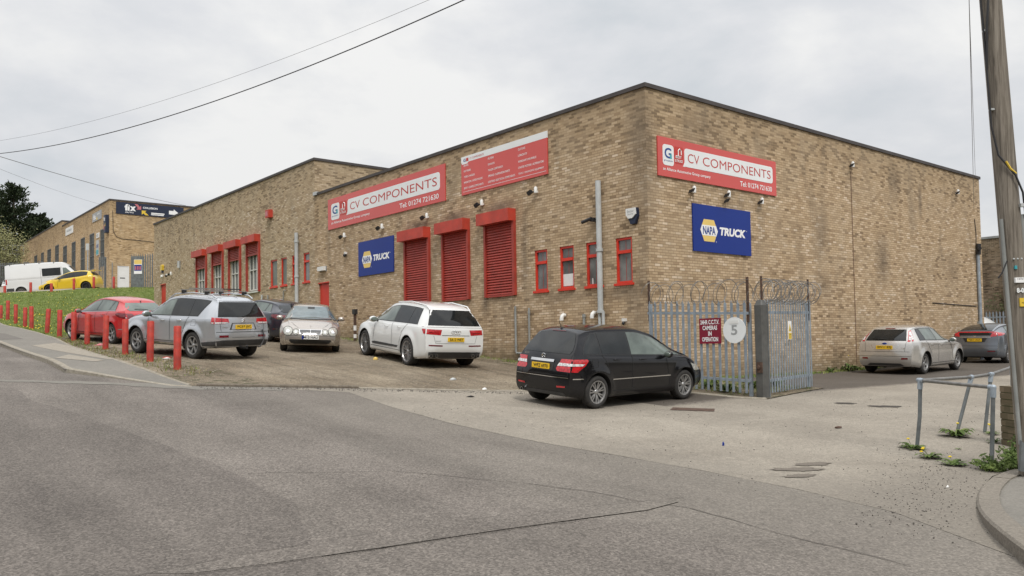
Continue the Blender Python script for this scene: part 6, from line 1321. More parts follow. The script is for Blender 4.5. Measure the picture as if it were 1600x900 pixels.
    def badge(s, view, y, z, kind, w_=.1):
        sg = -1 if view == 'rear' else 1; p = s.ray(view, y, z, .004); fr = frame((p.x+sg*.006, y, z), (0, -1, 0) if sg < 0 else (0, 1, 0), (sg, 0, 0)); mb = MB(); K = 24
        ringp = lambda cx_, r0, w2=.008: mb.tube([fr(cx_+r0*math.cos(a), r0*math.sin(a), 0) for a in np.linspace(0, 2*math.pi, K)], w2, 5, cap=False)
        if kind == 'star':
            ringp(0, w_/2)
            for k in range(3): a = R(90+120*k); mb.tube([fr(0, 0, 0), fr(w_/2*math.cos(a), w_/2*math.sin(a), 0)], [.009, .004], 5)
        elif kind == 'rings':
            for k in range(4): ringp((k-1.5)*w_*.24, w_*.16, .007)
        elif kind == 'chevrons':
            for k in range(2): mb.tube([fr(-w_/2, -.03+.045*k, 0), fr(0, .012+.045*k, 0), fr(w_/2, -.03+.045*k, 0)], .009, 5)
        elif kind == 'oval': mb.lathe([(0, .004), (w_*.5, .004), (w_*.55, 0)], K, lambda x, y, h: fr(x, y*.42, h))
        elif kind == 'h': mb.tube([fr(-w_*.3, w_*.35, 0), fr(-w_*.22, -w_*.35, 0)], .009, 5); mb.tube([fr(w_*.3, w_*.35, 0), fr(w_*.22, -w_*.35, 0)], .009, 5); mb.tube([fr(-w_*.25, 0, 0), fr(w_*.25, 0, 0)], .008, 5)
        elif kind == 'ring': ringp(0, w_/2); mb.tube([fr(-w_*.6, .015, 0), fr(0, -.01, 0), fr(w_*.6, .01, 0)], .008, 5)
        mb.build('badge', M['signblue' if kind == 'oval' else 'chrome'], s.root, local=True, smooth=60)
    def script(s, view, y, z, txt, w_, h=.03, mat='chrome'):
        p = s.ray(view, y, z, .003); sg = -1 if view == 'rear' else 1; fr = frame((p.x+sg*.004, y, z), (0, -1, 0) if sg < 0 else (0, 1, 0), (sg, 0, 0)); mb = MB(); text(mb, txt, fr, 0, -h/2, w_=w_, h=h, d=.002, align='c', bold=.03); mb.build('badge_lettering', M[mat], s.root, local=True)
    def wiper(s, y0, z0, y1, z1):
        a, b = s.ray('rear', y0, z0, .02), s.ray('rear', y1, z1, .018); c = s.ray('rear', (y0+y1)/2, (z0+z1)/2, .03); mb = MB(); mb.tube([a, c, b], .009, 5); mb.build('wiper', M['trim'], s.root, local=True)
    def antenna(s, x, h=.12, lean=-.5):
        z = s.roofz(x); mb = MB(); mb.tube([(x, 0, z-.01), (x+lean*h, 0, z+h)], [.009, .004], 5); mb.tube([(x-.02, 0, z-.01), (x+.03, 0, z+.02)], .018, 6); mb.build('aerial', M['trim'], s.root, local=True)
    def exhaust(s, y, z, r_=.035):
        p = s.ray('rear', y, .36, 0); x = p.x+.03; mb = MB(); mb.lathe([(r_, .0), (r_, .14), (r_-.006, .14), (r_-.006, 0)], 14, lambda a, b, h: (x-.09+.14-h, y+a, z+b)); mb.build('exhaust_tip', M['chrome'], s.root, local=True, smooth=40)
    def place(s, X, Y, deg, dz=0):
        c_, s_ = math.cos(R(deg)), math.sin(R(deg)); f_ = Vector((c_, s_, 0)); l_ = Vector((-s_, c_, 0)); t2 = s.track/2; P3 = []
        for wx in (0, s.wb):
            for sd in (1, -1): p = Vector((X, Y, 0))+f_*wx+l_*sd*t2; P3.append(Vector((p.x, p.y, g1(p.x, p.y)+.012)))
        rl, rr_, fl, fr_ = P3; rearm = (rl+rr_)/2; frontm = (fl+fr_)/2; fx = (frontm-rearm).normalized(); lx = ((rl+fl)/2-(rr_+fr_)/2).normalized(); up_ = fx.cross(lx).normalized(); lx = up_.cross(fx)
        m_ = Matrix((fx, lx, up_)).transposed().to_4x4(); m_.translation = rearm+Vector((0, 0, dz)); s.root.matrix_basis = m_
    def doors(s, xs_, zlo, zbelt, sill=None, arch=True):
        for pts in xs_: s.line('side', pts, .014)
def std_front(c, zl=.62, zh=.72, y0=.35, y1=.8, gz_=(.35, .52), gw=.5):
    c.decal('headlight', 'front', [(y0, zl), (y1, zl+.02), (y1, zh+.03), (y0+.1, zh)], 'lhead', .004); c.decal('grille', 'front', [(-gw, gz_[0]), (gw, gz_[0]), (gw*.9, gz_[1]), (-gw*.9, gz_[1])], 'trim', .004, mirror=False)
# --- black people-carrier hatchback
pb = paint('black_metallic', (.006, .006, .008), .1, .2, .02, coat=.65, spec=.15)
c = Car('parked_car', 'black hatchback parked nose to the palisade fence with chrome side strips', pb, 4.27, 1.777, 2.778, .325, .70,
        [(-.7, 1.50), (-.3, 1.555), (.5, 1.595), (1.2, 1.59), (1.75, 1.50), (2.25, 1.30), (2.75, 1.06), (3.05, .98), (3.35, .88), (3.57, .74)],
        [(-.7, 1.03), (0, 1.03), (1, 1.0), (2, .965), (2.8, .93), (3.2, .84), (3.57, .66)],
        [(-.7, .60), (0, .63), (1, .64), (1.8, .62), (2.4, .64), (2.9, .68), (3.57, .62)],
        [(.2, .06), (.42, .0), (.7, .015), (.9, .07), (1.05, .14), (1.3, .32), (1.5, .46)], [(.2, .08), (.42, 0), (.7, .06), (.9, .22)], zb=.2, flare=.025, track=1.56)
c.glasshouse(-.36, lambda x: 1.055-.035*max(x, 0), [.12, 1.0], .105, rearcut=lambda z: .34*max(0, (z-1.06)/.42)**1.6, mats=('cglass', 'cglass', 'cgreen'))
c.decal('rear_window', 'rear', [(-.64, 1.075), (.64, 1.075), (.67, 1.13), (.63, 1.25), (.50, 1.47), (-.50, 1.47), (-.63, 1.25), (-.67, 1.13)], 'cglass', .006, mirror=False); c.decal('brake_light', 'rear', [(-.2, 1.497), (.2, 1.497), (.2, 1.508), (-.2, 1.508)], 'ldark', .01, mirror=False)
c.decal('windscreen', 'front', [(-.68, 1.03), (.68, 1.03), (.55, 1.47), (-.55, 1.47)], 'cglass', .006, mirror=False)
c.decal('tail_light', 'corner', [('r', .42, .79), ('r', .46, .74), ('s', -.52, .73), ('s', -.36, .85), ('s', -.27, .95), ('s', -.30, .98), ('r', .50, .975)], 'lred', .006)
c.decal('tail_light_lens', 'corner', [('r', .44, .84), ('s', -.42, .85), ('s', -.36, .89), ('r', .47, .90)], 'lclear', .010)
c.decal('chrome_handle', 'rear', [(-.33, .90), (.33, .90), (.33, .95), (-.33, .95)], 'chrome', .018, mirror=False)
c.decal('plate_recess', 'rear', [(-.34, .74), (.34, .74), (.34, .895), (-.34, .895)], 'trim', .004, mirror=False); c.plate('rear', .815, 'WFZ 6970', proud=.012)
c.badge('rear', 0, 1.005, 'star', .1); c.script('rear', .55, 1.03, 'B150', .14)
for pts in ([(-.75, .62), (.75, .62)],): c.line('rear', pts, .012, 'chrome', .010, 'bumper_strip')
c.line('side', [(-.62, .60), (-.40, .60)], .018, 'chrome', .008, 'bumper_strip'); c.line('side', [(.42, .56), (2.26, .56)], .018, 'chrome', .010, 'door_strip')
c.line('rear', [(-.72, .66), (.72, .66)], .01); c.line('rear', [(-.72, .66), (-.70, .95), (-.72, 1.1)], .008); c.line('rear', [(.72, .66), (.70, .95), (.72, 1.1)], .008)
c.decal('reflector', 'rear', [(.46, .42), (.68, .43), (.68, .46), (.46, .455)], 'lred', .006); c.exhaust(.52, .30); c.decal('lower_bumper', 'rear', [(-.7, .235), (.7, .235), (.62, .33), (-.62, .33)], 'greytrim', .005, mirror=False)
c.doors([[(1.05, .36), (1.02, .7), (1.03, 1.02)], [(.36, .70), (.22, .95), (.13, 1.05)], [(.44, .36), (.42, .52)], [(2.27, .36), (2.2, .62), (2.12, .93)], [(.44, .33), (2.3, .33)]], .3, 1)
c.line('side', [(.3, .90), (1.2, .885), (2.3, .87), (2.9, .84)], .006)
c.handles([(.55, .95), (1.35, .93)]); c.mirror(2.05, .97); c.antenna(-.18, .16); c.wheels('twin', 7, 'alloy', .69)
c.line('side', [(-.18, .82), (-.02, .82), (.0, .92), (-.02, .97), (-.16, .97), (-.18, .93), (-.18, .82)], .006)
std_front(c, .60, .76, .4, .85); c.decal('headlight', 'side', [(3.05, .64), (3.35, .62), (3.3, .72), (2.95, .80)], 'lhead', .006); c.place(-4.80, -1.87, 1.5)
# --- silver off-roader
ps = paint('silver_blue_metallic', (.50, .52, .55), .65, .27, .07)
c = Car('parked_car', 'large silver off-roader with roof bars behind the red bollards', ps, 4.59, 1.80, 2.67, .36, .90,
        [(-.90, 1.56), (-.6, 1.64), (0, 1.675), (.8, 1.69), (1.4, 1.64), (1.85, 1.47), (2.3, 1.24), (2.55, 1.15), (3.1, 1.06), (3.5, .93), (3.69, .78)],
        [(-.90, 1.12), (0, 1.10), (1, 1.08), (2.2, 1.06), (3, .98), (3.69, .72)], [(-.90, .60), (0, .63), (1, .64), (1.7, .62), (2.3, .68), (3, .72), (3.69, .64)],
        [(.3, .07), (.55, 0), (.8, .03), (1.1, .07), (1.3, .15), (1.6, .28)], [(.3, .06), (.6, 0), (.85, .06), (1.1, .2)], zb=.30, flare=.05, track=1.58, tw=.24, taper_r=.92)
c.glasshouse(-.42, lambda x: 1.125-.015*max(x, 0), [.22, 1.05], .115, rearcut=lambda z: .28*max(0, (1.5-z)/.4), mats=('cglass', 'cglass', 'cgreen'), chrome=False)
c.line('side', [(-.40, 1.14), (-.60, 1.50)][::-1], .02, 'chrome', .006, 'window_trim') if False else None
c.decal('rear_window', 'rear', [(-.72, 1.13), (.72, 1.13), (.66, 1.3), (.57, 1.52), (-.57, 1.52), (-.66, 1.3)], 'cglass', .006, mirror=False); c.decal('windscreen', 'front', [(-.70, 1.17), (.70, 1.17), (.56, 1.58), (-.56, 1.58)], 'cglass', .006, mirror=False)
c.decal('tail_light', 'corner', [('r', .42, .99), ('r', .56, .955), ('s', -.72, .955), ('s', -.70, 1.12), ('r', .44, 1.09)], 'lred', .006)
c.decal('tail_light_lens', 'corner', [('r', .50, .967), ('s', -.74, .960), ('s', -.74, .995), ('r', .44, 1.0)], 'lclear', .010); c.line('rear', [(.64, .955), (.63, 1.11)], .01, 'seal', .012); c.line('rear', [(-.64, .955), (-.63, 1.11)], .01, 'seal', .012)
c.decal('plate_recess', 'rear', [(-.42, .80), (.42, .80), (.34, .98), (-.34, .98)], 'greytrim', .003, mirror=False); c.decal('plate_surround', 'rear', [(-.37, .81), (.37, .81), (.32, .96), (-.32, .96)], ps, .006, mirror=False); c.plate('rear', .875, 'FC57 JSC', proud=.02); c.badge('rear', 0, 1.03, 'chevrons', .10)
c.script('rear', .55, .86, 'AUTO', .16, .03); c.script('rear', -.52, .88, 'X', .1, .03)
c.line('rear', [(-.80, .74), (.80, .74)], .014); c.line('rear', [(-.66, .76), (-.68, .95)], .01); c.line('rear', [(.66, .76), (.68, .95)], .01); c.line('rear', [(-.6, 1.545), (.6, 1.545)], .012)
c.decal('lower_bumper', 'rear', [(-.62, .37), (.62, .37), (.62, .53), (-.62, .53)], 'greytrim', .008, mirror=False); c.decal('lower_bumper', 'corner', [('r', .615, .37), ('s', -.46, .37), ('s', -.43, .46), ('r', .615, .53)], 'greytrim', .008)
c.decal('reflector', 'rear', [(.46, .60), (.72, .60), (.72, .66), (.46, .66)], 'ldark', .007)
c.doors([[(1.08, .46), (1.06, .8), (1.08, 1.09)], [(.50, .62), (.3, 1.0), (.23, 1.11)], [(2.16, .46), (2.12, .8), (2.1, 1.05)], [(.42, .43), (2.22, .43)]], .3, 1)
c.decal('side_step', 'side', [(.44, .345), (2.2, .345), (2.2, .385), (.44, .385)], 'chrome', .01)
c.handles([(.62, 1.0), (1.42, .98)], 'chrome'); c.mirror(2.0, 1.08, sz=1.15); c.wheels('swirl', 6, 'alloy', .66); c.antenna(.1, .06, 0)
c.line('side', [(-.12, .88), (.06, .88), (.08, .98), (.04, 1.04), (-.1, 1.04), (-.14, .98), (-.12, .88)], .006); c.line('rear', [(-.35, .60), (.35, .60)], .006)
for sd in (1, -1):
    mb = MB(); z0 = c.roofz(.6); pr = [(-.55, sd*.56, c.roofz(-.5)-.03), (-.35, sd*.57, c.roofz(-.3)+.03), (.5, sd*.58, c.roofz(.5)+.04), (1.3, sd*.58, c.roofz(1.3)+.03), (1.6, sd*.57, c.roofz(1.6)-.04)]; mb.tube(pr, .018, 8); mb.build('roof_rail', ps, c.root, local=True, smooth=60)
for x in (-.15, .9):
    z = c.roofz(x)+.10; mb = MB(); mb.box((x-.035, -.66, z), (x+.035, .66, z+.022)); o = mb.build('roof_bar', M['alloy'], c.root, local=True)
    for sd in (1, -1): mb = MB(); mb.box((x-.045, sd*.58-.05, z-.09), (x+.045, sd*.58+.05, z+.0)); mb.build('bar_foot', M['trim'], o, local=True)
for y in (.25, -.3): mb = MB(); mb.box((-.35, y-.02, c.roofz(.4)+.14), (1.15, y+.02, c.roofz(.4)+.17)); mb.build('carrier_track', M['alloy'] if y > 0 else M['trim'], c.root, local=True)
mb = MB(); p = c.ray('rear', -.5, .6, 0); mb.tube([c.ray('rear', -.60, .79, .03), c.ray('rear', -.64, .6, .035), (p.x-.03, -.60, .45), (p.x-.05, -.5, .34), (p.x-.06, -.42, .33)], .017, 8); mb.build('towing_cable', M['greytrim'], c.root, local=True, smooth=60); mb = MB(); mb.box((p.x-.16, -.03, .30), (p.x+.2, .03, .34)); mb.blob((p.x-.15, 0, .37), (.03, .03, .03), 6); mb.build('tow_bar', M['trim'], c.root, local=True)
std_front(c, .78, .92, .4, .85); c.place(-8.28, 8.05, 105)
# --- white off-roader
pw = paint('white_gloss', (.72, .73, .72), 0, .25, .10, .02)
c = Car('parked_car', 'large white off-roader parked beneath the red shutters', pw, 4.95, 1.95, 2.994, .385, .95,
        [(-.95, 1.60), (-.6, 1.665), (0, 1.72), (.9, 1.74), (1.6, 1.69), (2.1, 1.50), (2.65, 1.24), (2.9, 1.16), (3.5, 1.06), (3.85, .92), (4.01, .80)],
        [(-.95, 1.13), (0, 1.12), (1, 1.10), (2.4, 1.08), (3.2, 1.0), (4.01, .74)], [(-.95, .63), (0, .67), (1, .68), (1.8, .66), (2.5, .73), (3.3, .78), (4.01, .70)],
        [(.25, .10), (.5, 0), (.8, .02), (1.05, .05), (1.2, .12), (1.65, .38)], [(.25, .06), (.6, 0), (.9, .06), (1.15, .2)], zb=.22, flare=.03, track=1.70, tw=.28, taper_r=.91)
c.glasshouse(-.50, lambda x: 1.15-.012*max(x, 0), [.10, 1.05], .13, rearcut=lambda z: .42*max(0, (z-1.1)), mats=('cglass', 'cglass', 'cgreen'), chrome=False, x1=2.55)
c.decal('rear_window', 'rear', [(-.80, 1.155), (.80, 1.155), (.745, 1.3), (.62, 1.565), (-.62, 1.565), (-.745, 1.3)], 'cglass', .006, mirror=False); c.decal('windscreen', 'front', [(-.76, 1.18), (.76, 1.18), (.62, 1.63), (-.62, 1.63)], 'cglass', .006, mirror=False)
c.decal('tail_light', 'corner', [('r', .46, .90), ('s', -.82, .93), ('s', -.74, 1.04), ('s', -.76, 1.06), ('r', .42, 1.045)], 'lred', .006)
c.line('rear', [(.50, .955), (.80, .97)], .012, 'ldark', .010); c.line('rear', [(-.50, .955), (-.80, .97)], .012, 'ldark', .010); c.line('rear', [(-.42, .895), (.42, .895)], .014, 'trim', .004)
c.plate('rear', .79, 'SA12 WET', proud=.018); c.badge('rear', 0, .985, 'rings', .27); c.script('rear', .52, .74, 'SQ7', .15, .035, 'txtgrey'); c.line('rear', [(-.66, .885), (-.60, .68), (.60, .68), (.66, .885)], .008)
c.line('rear', [(-.9, 1.11), (.9, 1.11)], .007); c.decal('reflector', 'rear', [(.40, .60), (.80, .61), (.80, .64), (.40, .635)], 'ldark', .007)
c.decal('lower_bumper', 'rear', [(-.74, .28), (.74, .28), (.80, .42), (.70, .45), (-.70, .45), (-.80, .42)], 'greytrim', .008, mirror=False); c.line('rear', [(-.8, .44), (.8, .44)], .014, 'trim', .012)
for y in (.56, .72, -.56, -.72): c.exhaust(y, .345, .045)
c.doors([[(1.08, .40), (1.06, .8), (1.09, 1.11)], [(.55, .58), (.4, .9), (.12, 1.13)], [(2.42, .40), (2.34, .8), (2.28, 1.08)], [(.44, .37), (2.5, .37)]], .3, 1)
c.decal('sill_strip', 'side', [(.62, .50), (.7, .44), (2.4, .42), (2.46, .47), (2.3, .50)], 'greytrim', .008); c.handles([(.58, 1.01), (1.45, .99)]); c.mirror(2.15, 1.10, sz=1.2); c.wheels('y', 5, 'alloy', .74)
for sd in (1, -1): mb = MB(); mb.tube([(-.6, sd*.62, c.roofz(-.6)-.045), (-.4, sd*.63, c.roofz(-.4)-.01), (.5, sd*.64, c.roofz(.5)-.005), (1.4, sd*.63, c.roofz(1.4)-.03)], .018, 8); mb.build('roof_rail', pw, c.root, local=True, smooth=60)
mb = MB(); mb.box((-.78, -.62, 1.585), (-.55, .62, 1.60)); std_front(c, .78, .92, .5, .92); c.place(-3.31, 4.96, 83)
# --- red hatchback
pr_ = paint('red_gloss', (.46, .016, .02), .1, .22, .06)
astra = dict(L=4.42, W=1.81, wb=2.685, r_=.33, Lr=.84, top=[(-.84, 1.27), (-.4, 1.385), (.3, 1.475), (.9, 1.505), (1.4, 1.45), (1.9, 1.30), (2.4, 1.07), (2.65, .99), (3.1, .90), (3.45, .76), (3.58, .64)],
    belt=[(-.84, 1.10), (0, 1.03), (1, .98), (2.5, .92), (3.1, .84), (3.58, .6)], wtop=[(-.84, .55), (0, .60), (1, .61), (1.7, .60), (2.4, .66), (3, .70), (3.58, .6)], rear=[(.2, .08), (.45, 0), (.75, .03), (.95, .09), (1.1, .24), (1.35, .60)], front=[(.2, .08), (.45, 0), (.7, .1), (.85, .3)], zb=.19, flare=.03, track=1.57)
def hatch(c, main):
    c.glasshouse(-.22, lambda x: 1.075-.045*max(x, 0), [.22, 1.02], .10, rearcut=lambda z: .30*max(0, (z-1.05)/.33), mats=('cgreen', 'cgreen', 'cgreen'), chrome=True)
    c.decal('rear_window', 'rear', [(-.60, 1.08), (.60, 1.08), (.66, 1.13), (.52, 1.33), (-.52, 1.33), (-.66, 1.13)], 'cgreen' if main else 'cglass', .006, mirror=False); c.decal('windscreen', 'front', [(-.66, 1.0), (.66, 1.0), (.54, 1.40), (-.54, 1.40)], 'cglass', .006, mirror=False)
    c.decal('tail_light', 'corner', [('r', .42, .855), ('s', -.62, .85), ('s', -.40, .90), ('s', -.26, .98), ('s', -.42, 1.02), ('r', .60, 1.0)], 'ldark', .006); c.decal('tail_light_lens', 'rear', [(.40, .855), (.50, .855), (.52, .89), (.44, .88)], 'lclear', .010)
    c.line('rear', [(-.70, .62), (.70, .62)], .01); c.plate('rear', .76, 'AB12 CDE', proud=.02) if False else None; c.decal('lower_bumper', 'rear', [(-.7, .23), (.7, .23), (.6, .34), (-.6, .34)], 'greytrim', .005, mirror=False)
    c.line('side', [(-.66, .50), (-.46, .49)], .02, 'chrome', .007, 'bumper_strip')
    c.doors([[(1.05, .34), (1.03, .7), (1.03, 1.0)], [(.44, .62), (.34, .85), (.24, 1.05)], [(2.2, .36), (2.15, .62), (2.1, .92)], [(.42, .32), (2.25, .32)]], .3, 1); c.line('side', [(.1, .90), (1.2, .86), (2.4, .82)], .006)
    c.handles([(.52, .93), (1.30, .90)]); c.mirror(1.98, .96); c.wheels('spoke', 5, 'alloy', .68); c.antenna(-.2, .07, -.6); std_front(c, .62, .76, .4, .85); c.decal('headlight', 'side', [(3.05, .66), (3.4, .62), (3.35, .70), (2.95, .78)], 'lhead', .006)
c = Car('parked_car', 'bright red hatchback behind the bollards with nose towards the grass bank', pr_, **astra); hatch(c, True); c.wiper(.0, 1.10, .42, 1.13); c.place(-8.6, 14.9, 104)
pk = paint('blue_black_metallic', (.022, .026, .038), .3, .28, .14)
c = Car('parked_car', 'blue black hatchback mostly hidden between the silver off-roader and the beige saloon', pk, **astra); hatch(c, False); c.place(-3.45, 14.65, 100)
# --- beige saloon seen from the front
pg = paint('beige_metallic', (.44, .40, .36), .65, .27, .06)
c = Car('parked_car', 'beige saloon facing the camera with four round headlamps', pg, 4.82, 1.82, 2.854, .32, 1.12,
        [(-1.12, 1.02), (-.8, 1.06), (-.45, 1.10), (0, 1.26), (.5, 1.40), (1.1, 1.45), (1.55, 1.41), (2.0, 1.22), (2.45, 1.02), (3.0, .96), (3.4, .87), (3.6, .78), (3.70, .70)],
        [(-1.12, .92), (0, .95), (1, .94), (2.4, .90), (3.2, .80), (3.7, .64)], [(-1.12, .60), (-.4, .60), (.3, .58), (1, .59), (1.6, .58), (2.1, .62), (2.6, .70), (3.7, .62)],
        [(.2, .06), (.5, 0), (.8, .04), (1.0, .1)], [(.2, .06), (.42, 0), (.6, .02), (.75, .10), (.85, .25)], zb=.18, flare=.02, track=1.58)
c.glasshouse(-.25, lambda x: .975-.01*max(x, 0), [.25, 1.0], .09, mats=('cgreen',)); c.decal('windscreen', 'front', [(-.70, 1.00), (.70, 1.00), (.67, 1.08), (.53, 1.375), (-.53, 1.375), (-.67, 1.08)], 'cblue', .006, mirror=False)
c.line('front', [(-.66, .995), (.66, .995)], .02, 'trim', .008, 'wiper'); c.decal('rear_window', 'rear', [(-.6, 1.1), (.6, 1.1), (.5, 1.32), (-.5, 1.32)], 'cglass', .006, mirror=False); c.decal('rear_view_mirror', 'front', [(-.11, 1.30), (.11, 1.30), (.11, 1.36), (-.11, 1.36)], 'trim', .009, mirror=False)
def disc(cx_, cy_, rx, ry, n=20): return [(cx_+rx*math.cos(2*math.pi*k/n), cy_+ry*math.sin(2*math.pi*k/n)) for k in range(n)]
c.decal('headlight', 'front', disc(.665, .645, .135, .125), 'lhead', .010, res=.05); c.decal('headlight', 'front', disc(.43, .625, .085, .09), 'lhead', .010, res=.05); c.decal('headlight_bulb', 'front', disc(.665, .645, .055, .05), 'chrome', .014, res=.04); c.decal('headlight_bulb', 'front', disc(.43, .625, .035, .035), 'chrome', .014, res=.04)
for cx_, cz_, r_ in ((.665, .645, .138), (-.665, .645, .138), (.43, .625, .09), (-.43, .625, .09)): c.line('front', disc(cx_, cz_, r_, r_*.94)+[disc(cx_, cz_, r_, r_*.94)[0]], .012, 'gap', .012, 'lamp_ring')
c.decal('grille', 'front', [(-.29, .56), (-.33, .60), (-.34, .70), (.34, .70), (.33, .60), (.29, .56)], 'chrome', .010, mirror=False); c.decal('grille_mesh', 'front', [(-.27, .575), (-.305, .61), (-.315, .685), (.315, .685), (.305, .61), (.27, .575)], 'trim', .014, mirror=False)
for z in (.60, .628, .656): c.line('front', [(-.30, z), (.30, z)], .007, 'alloy', .018, 'grille_slat')
c.line('front', [(0, .56), (0, .70)], .014, 'chrome', .018, 'grille_slat'); c.plate('front', .475, 'M13 HAU', False, proud=.02)
c.decal('air_intake', 'front', [(-.56, .29), (-.62, .37), (-.6, .405), (.6, .405), (.62, .37), (.56, .29)], 'trim', .006, mirror=False); c.decal('fog_light', 'front', [(.60, .30), (.74, .32), (.78, .375), (.64, .37)], 'chrome', .008)
c.line('front', [(-.85, .52), (-.6, .52), (.6, .52), (.85, .52)], .008); c.line('front', [(-.5, .27), (.5, .27)], .015, 'greytrim', .008, 'lower_lip')
c.line('front', [(.36, .74), (.45, .80), (.58, .90), (.64, .98)], .007); c.line('front', [(-.36, .74), (-.45, .80), (-.58, .90), (-.64, .98)], .007)
mb = MB(); p = c.ray('front', 0, .76, 0); mb.tube([p, p+Vector((0, 0, .07))], .005, 5); mb.build('bonnet_ornament', M['chrome'], c.root, local=True)
c.doors([[(1.05, .34), (1.03, .7), (1.03, .94)], [(2.15, .36), (2.1, .62), (2.1, .90)]], .3, 1); c.mirror(1.95, .95); c.wheels('wide', 5, 'alloy', .66); c.place(-3.62, 12.35, -115.8)
# --- yellow three door
py = paint('yellow_gloss', (.68, .47, .02), 0, .28, .05)
c = Car('parked_car', 'yellow three door hatchback parked at the top of the grass bank', py, 3.9, 1.74, 2.511, .31, .62,
        [(-.62, 1.38), (-.3, 1.43), (.4, 1.485), (.9, 1.475), (1.35, 1.40), (1.85, 1.20), (2.2, 1.04), (2.6, .97), (3.05, .84), (3.28, .62)],
        [(-.72, 1.08), (0, 1.02), (1, .96), (2.2, .92), (3.28, .6)], [(-.72, .56), (0, .60), (1, .60), (1.8, .64), (2.6, .68), (3.28, .6)], [(.2, .08), (.45, 0), (.8, .04), (1.05, .16), (1.4, .40)], [(.2, .06), (.45, 0), (.7, .08), (.85, .25)], zb=.17, flare=.035, track=1.5)
c.glasshouse(-.12, lambda x: 1.06-.06*max(x, 0)+.05*max(-x+.4, 0), [.72], .095, rearcut=lambda z: .0, mats=('cglass', 'cglass')); c.decal('rear_window', 'rear', [(-.56, 1.08), (.56, 1.08), (.5, 1.36), (-.5, 1.36)], 'cglass', .006, mirror=False); c.decal('windscreen', 'front', [(-.64, 1.02), (.64, 1.02), (.53, 1.40), (-.53, 1.40)], 'cglass', .006, mirror=False)
c.decal('headlight', 'side', [(2.62, .74), (3.02, .66), (3.0, .76), (2.7, .86)], 'lhead', .006); c.decal('headlight', 'front', [(.4, .64), (.82, .66), (.82, .78), (.5, .74)], 'lhead', .006); c.decal('grille', 'front', [(-.4, .34), (.4, .34), (.45, .5), (-.45, .5)], 'trim', .005, mirror=False); c.decal('fog_light', 'front', [(.52, .36), (.7, .37), (.7, .47), (.54, .47)], 'trim', .006)
c.decal('fog_light', 'side', [(2.93, .34), (3.1, .34), (3.05, .46), (2.95, .46)], 'trim', .006); c.decal('tail_light', 'side', [(-.62, .98), (-.5, .96), (-.44, 1.08), (-.58, 1.14)], 'ldark', .006)
c.doors([[(.62, .34), (.66, .7), (.72, 1.0)], [(1.92, .36), (1.9, .62), (1.85, .92)]], .3, 1); c.mirror(1.72, .96, M['trim']); c.handles([(.86, .86)]); c.wheels('thin', 10, 'alloydark', .7)
mb = MB(); z = 1.42; mb.box((-.66, -.5, z-.02), (-.38, .5, z+.02)); mb.build('spoiler', py, c.root, local=True); c.place(-1.95, 51.25, 146, -.1)
# --- silver hatchback
pf_ = paint('silver_metallic', (.60, .585, .56), .65, .27, .06)
c = Car('parked_car', 'silver hatchback with tall rear lights parked along the side wall', pf_, 4.34, 1.84, 2.64, .325, .80,
        [(-.8, 1.40), (-.4, 1.455), (.3, 1.49), (.9, 1.495), (1.4, 1.44), (1.85, 1.26), (2.3, 1.06), (2.6, .99), (3.0, .92), (3.4, .77), (3.54, .66)],
        [(-.8, 1.02), (0, 1.0), (1, .97), (2.4, .93), (3.0, .85), (3.54, .6)], [(-.8, .60), (0, .62), (1, .62), (1.7, .61), (2.3, .66), (3, .70), (3.54, .62)],
        [(.2, .07), (.45, 0), (.75, .03), (.95, .07), (1.03, .11), (1.4, .46)], [(.2, .08), (.45, 0), (.7, .08), (.85, .26)], zb=.2, flare=.035, track=1.58)
c.glasshouse(-.32, lambda x: 1.03-.02*max(x, 0), [.12, .98], .10, rearcut=lambda z: .26*max(0, (z-1.0)/.4)**1.5, mats=('cglass', 'cgreen', 'cgreen'))
c.decal('rear_window', 'rear', [(-.62, 1.03), (.62, 1.03), (.57, 1.2), (.50, 1.37), (-.50, 1.37), (-.57, 1.2)], 'cglass', .006, mirror=False); c.decal('windscreen', 'front', [(-.66, 1.02), (.66, 1.02), (.55, 1.40), (-.55, 1.40)], 'cglass', .006, mirror=False)
c.decal('tail_light', 'corner', [('r', .66, 1.0), ('s', -.60, 1.02), ('s', -.44, 1.20), ('s', -.32, 1.345), ('r', .57, 1.33), ('r', .63, 1.17)], 'lred', .006); c.decal('tail_light_lens', 'corner', [('r', .68, 1.045), ('s', -.56, 1.07), ('s', -.44, 1.22), ('s', -.37, 1.31), ('r', .60, 1.30), ('r', .65, 1.17)], 'lclear', .010); c.decal('brake_light', 'rear', [(-.15, 1.385), (.15, 1.385), (.15, 1.41), (-.15, 1.41)], 'ldark', .008, mirror=False)
c.decal('plate_recess', 'rear', [(-.44, .90), (-.34, .78), (.34, .78), (.44, .90)], 'chrome', .003, mirror=False); c.decal('plate_surround', 'rear', [(-.42, .905), (-.33, .775), (.33, .775), (.42, .905)], pf_, .005, mirror=False); c.plate('rear', .83, 'SW11 EZJ', proud=.02); c.badge('rear', 0, .945, 'oval', .13)
c.script('rear', -.56, .80, '1.6', .09, .03); c.line('rear', [(-.74, .70), (.74, .70)], .010); c.line('rear', [(-.60, .70), (-.63, 1.0)], .008); c.line('rear', [(.60, .70), (.63, 1.0)], .008)
c.decal('reflector', 'rear', [(.50, .46), (.70, .47), (.69, .515), (.52, .515)], 'ldark', .007); c.line('rear', [(-.8, .56), (.8, .56)], .008); c.decal('lower_bumper', 'rear', [(-.62, .24), (.62, .24), (.46, .34), (-.46, .34)], 'greytrim', .006, mirror=False); c.wiper(-.02, 1.06, .40, 1.09)
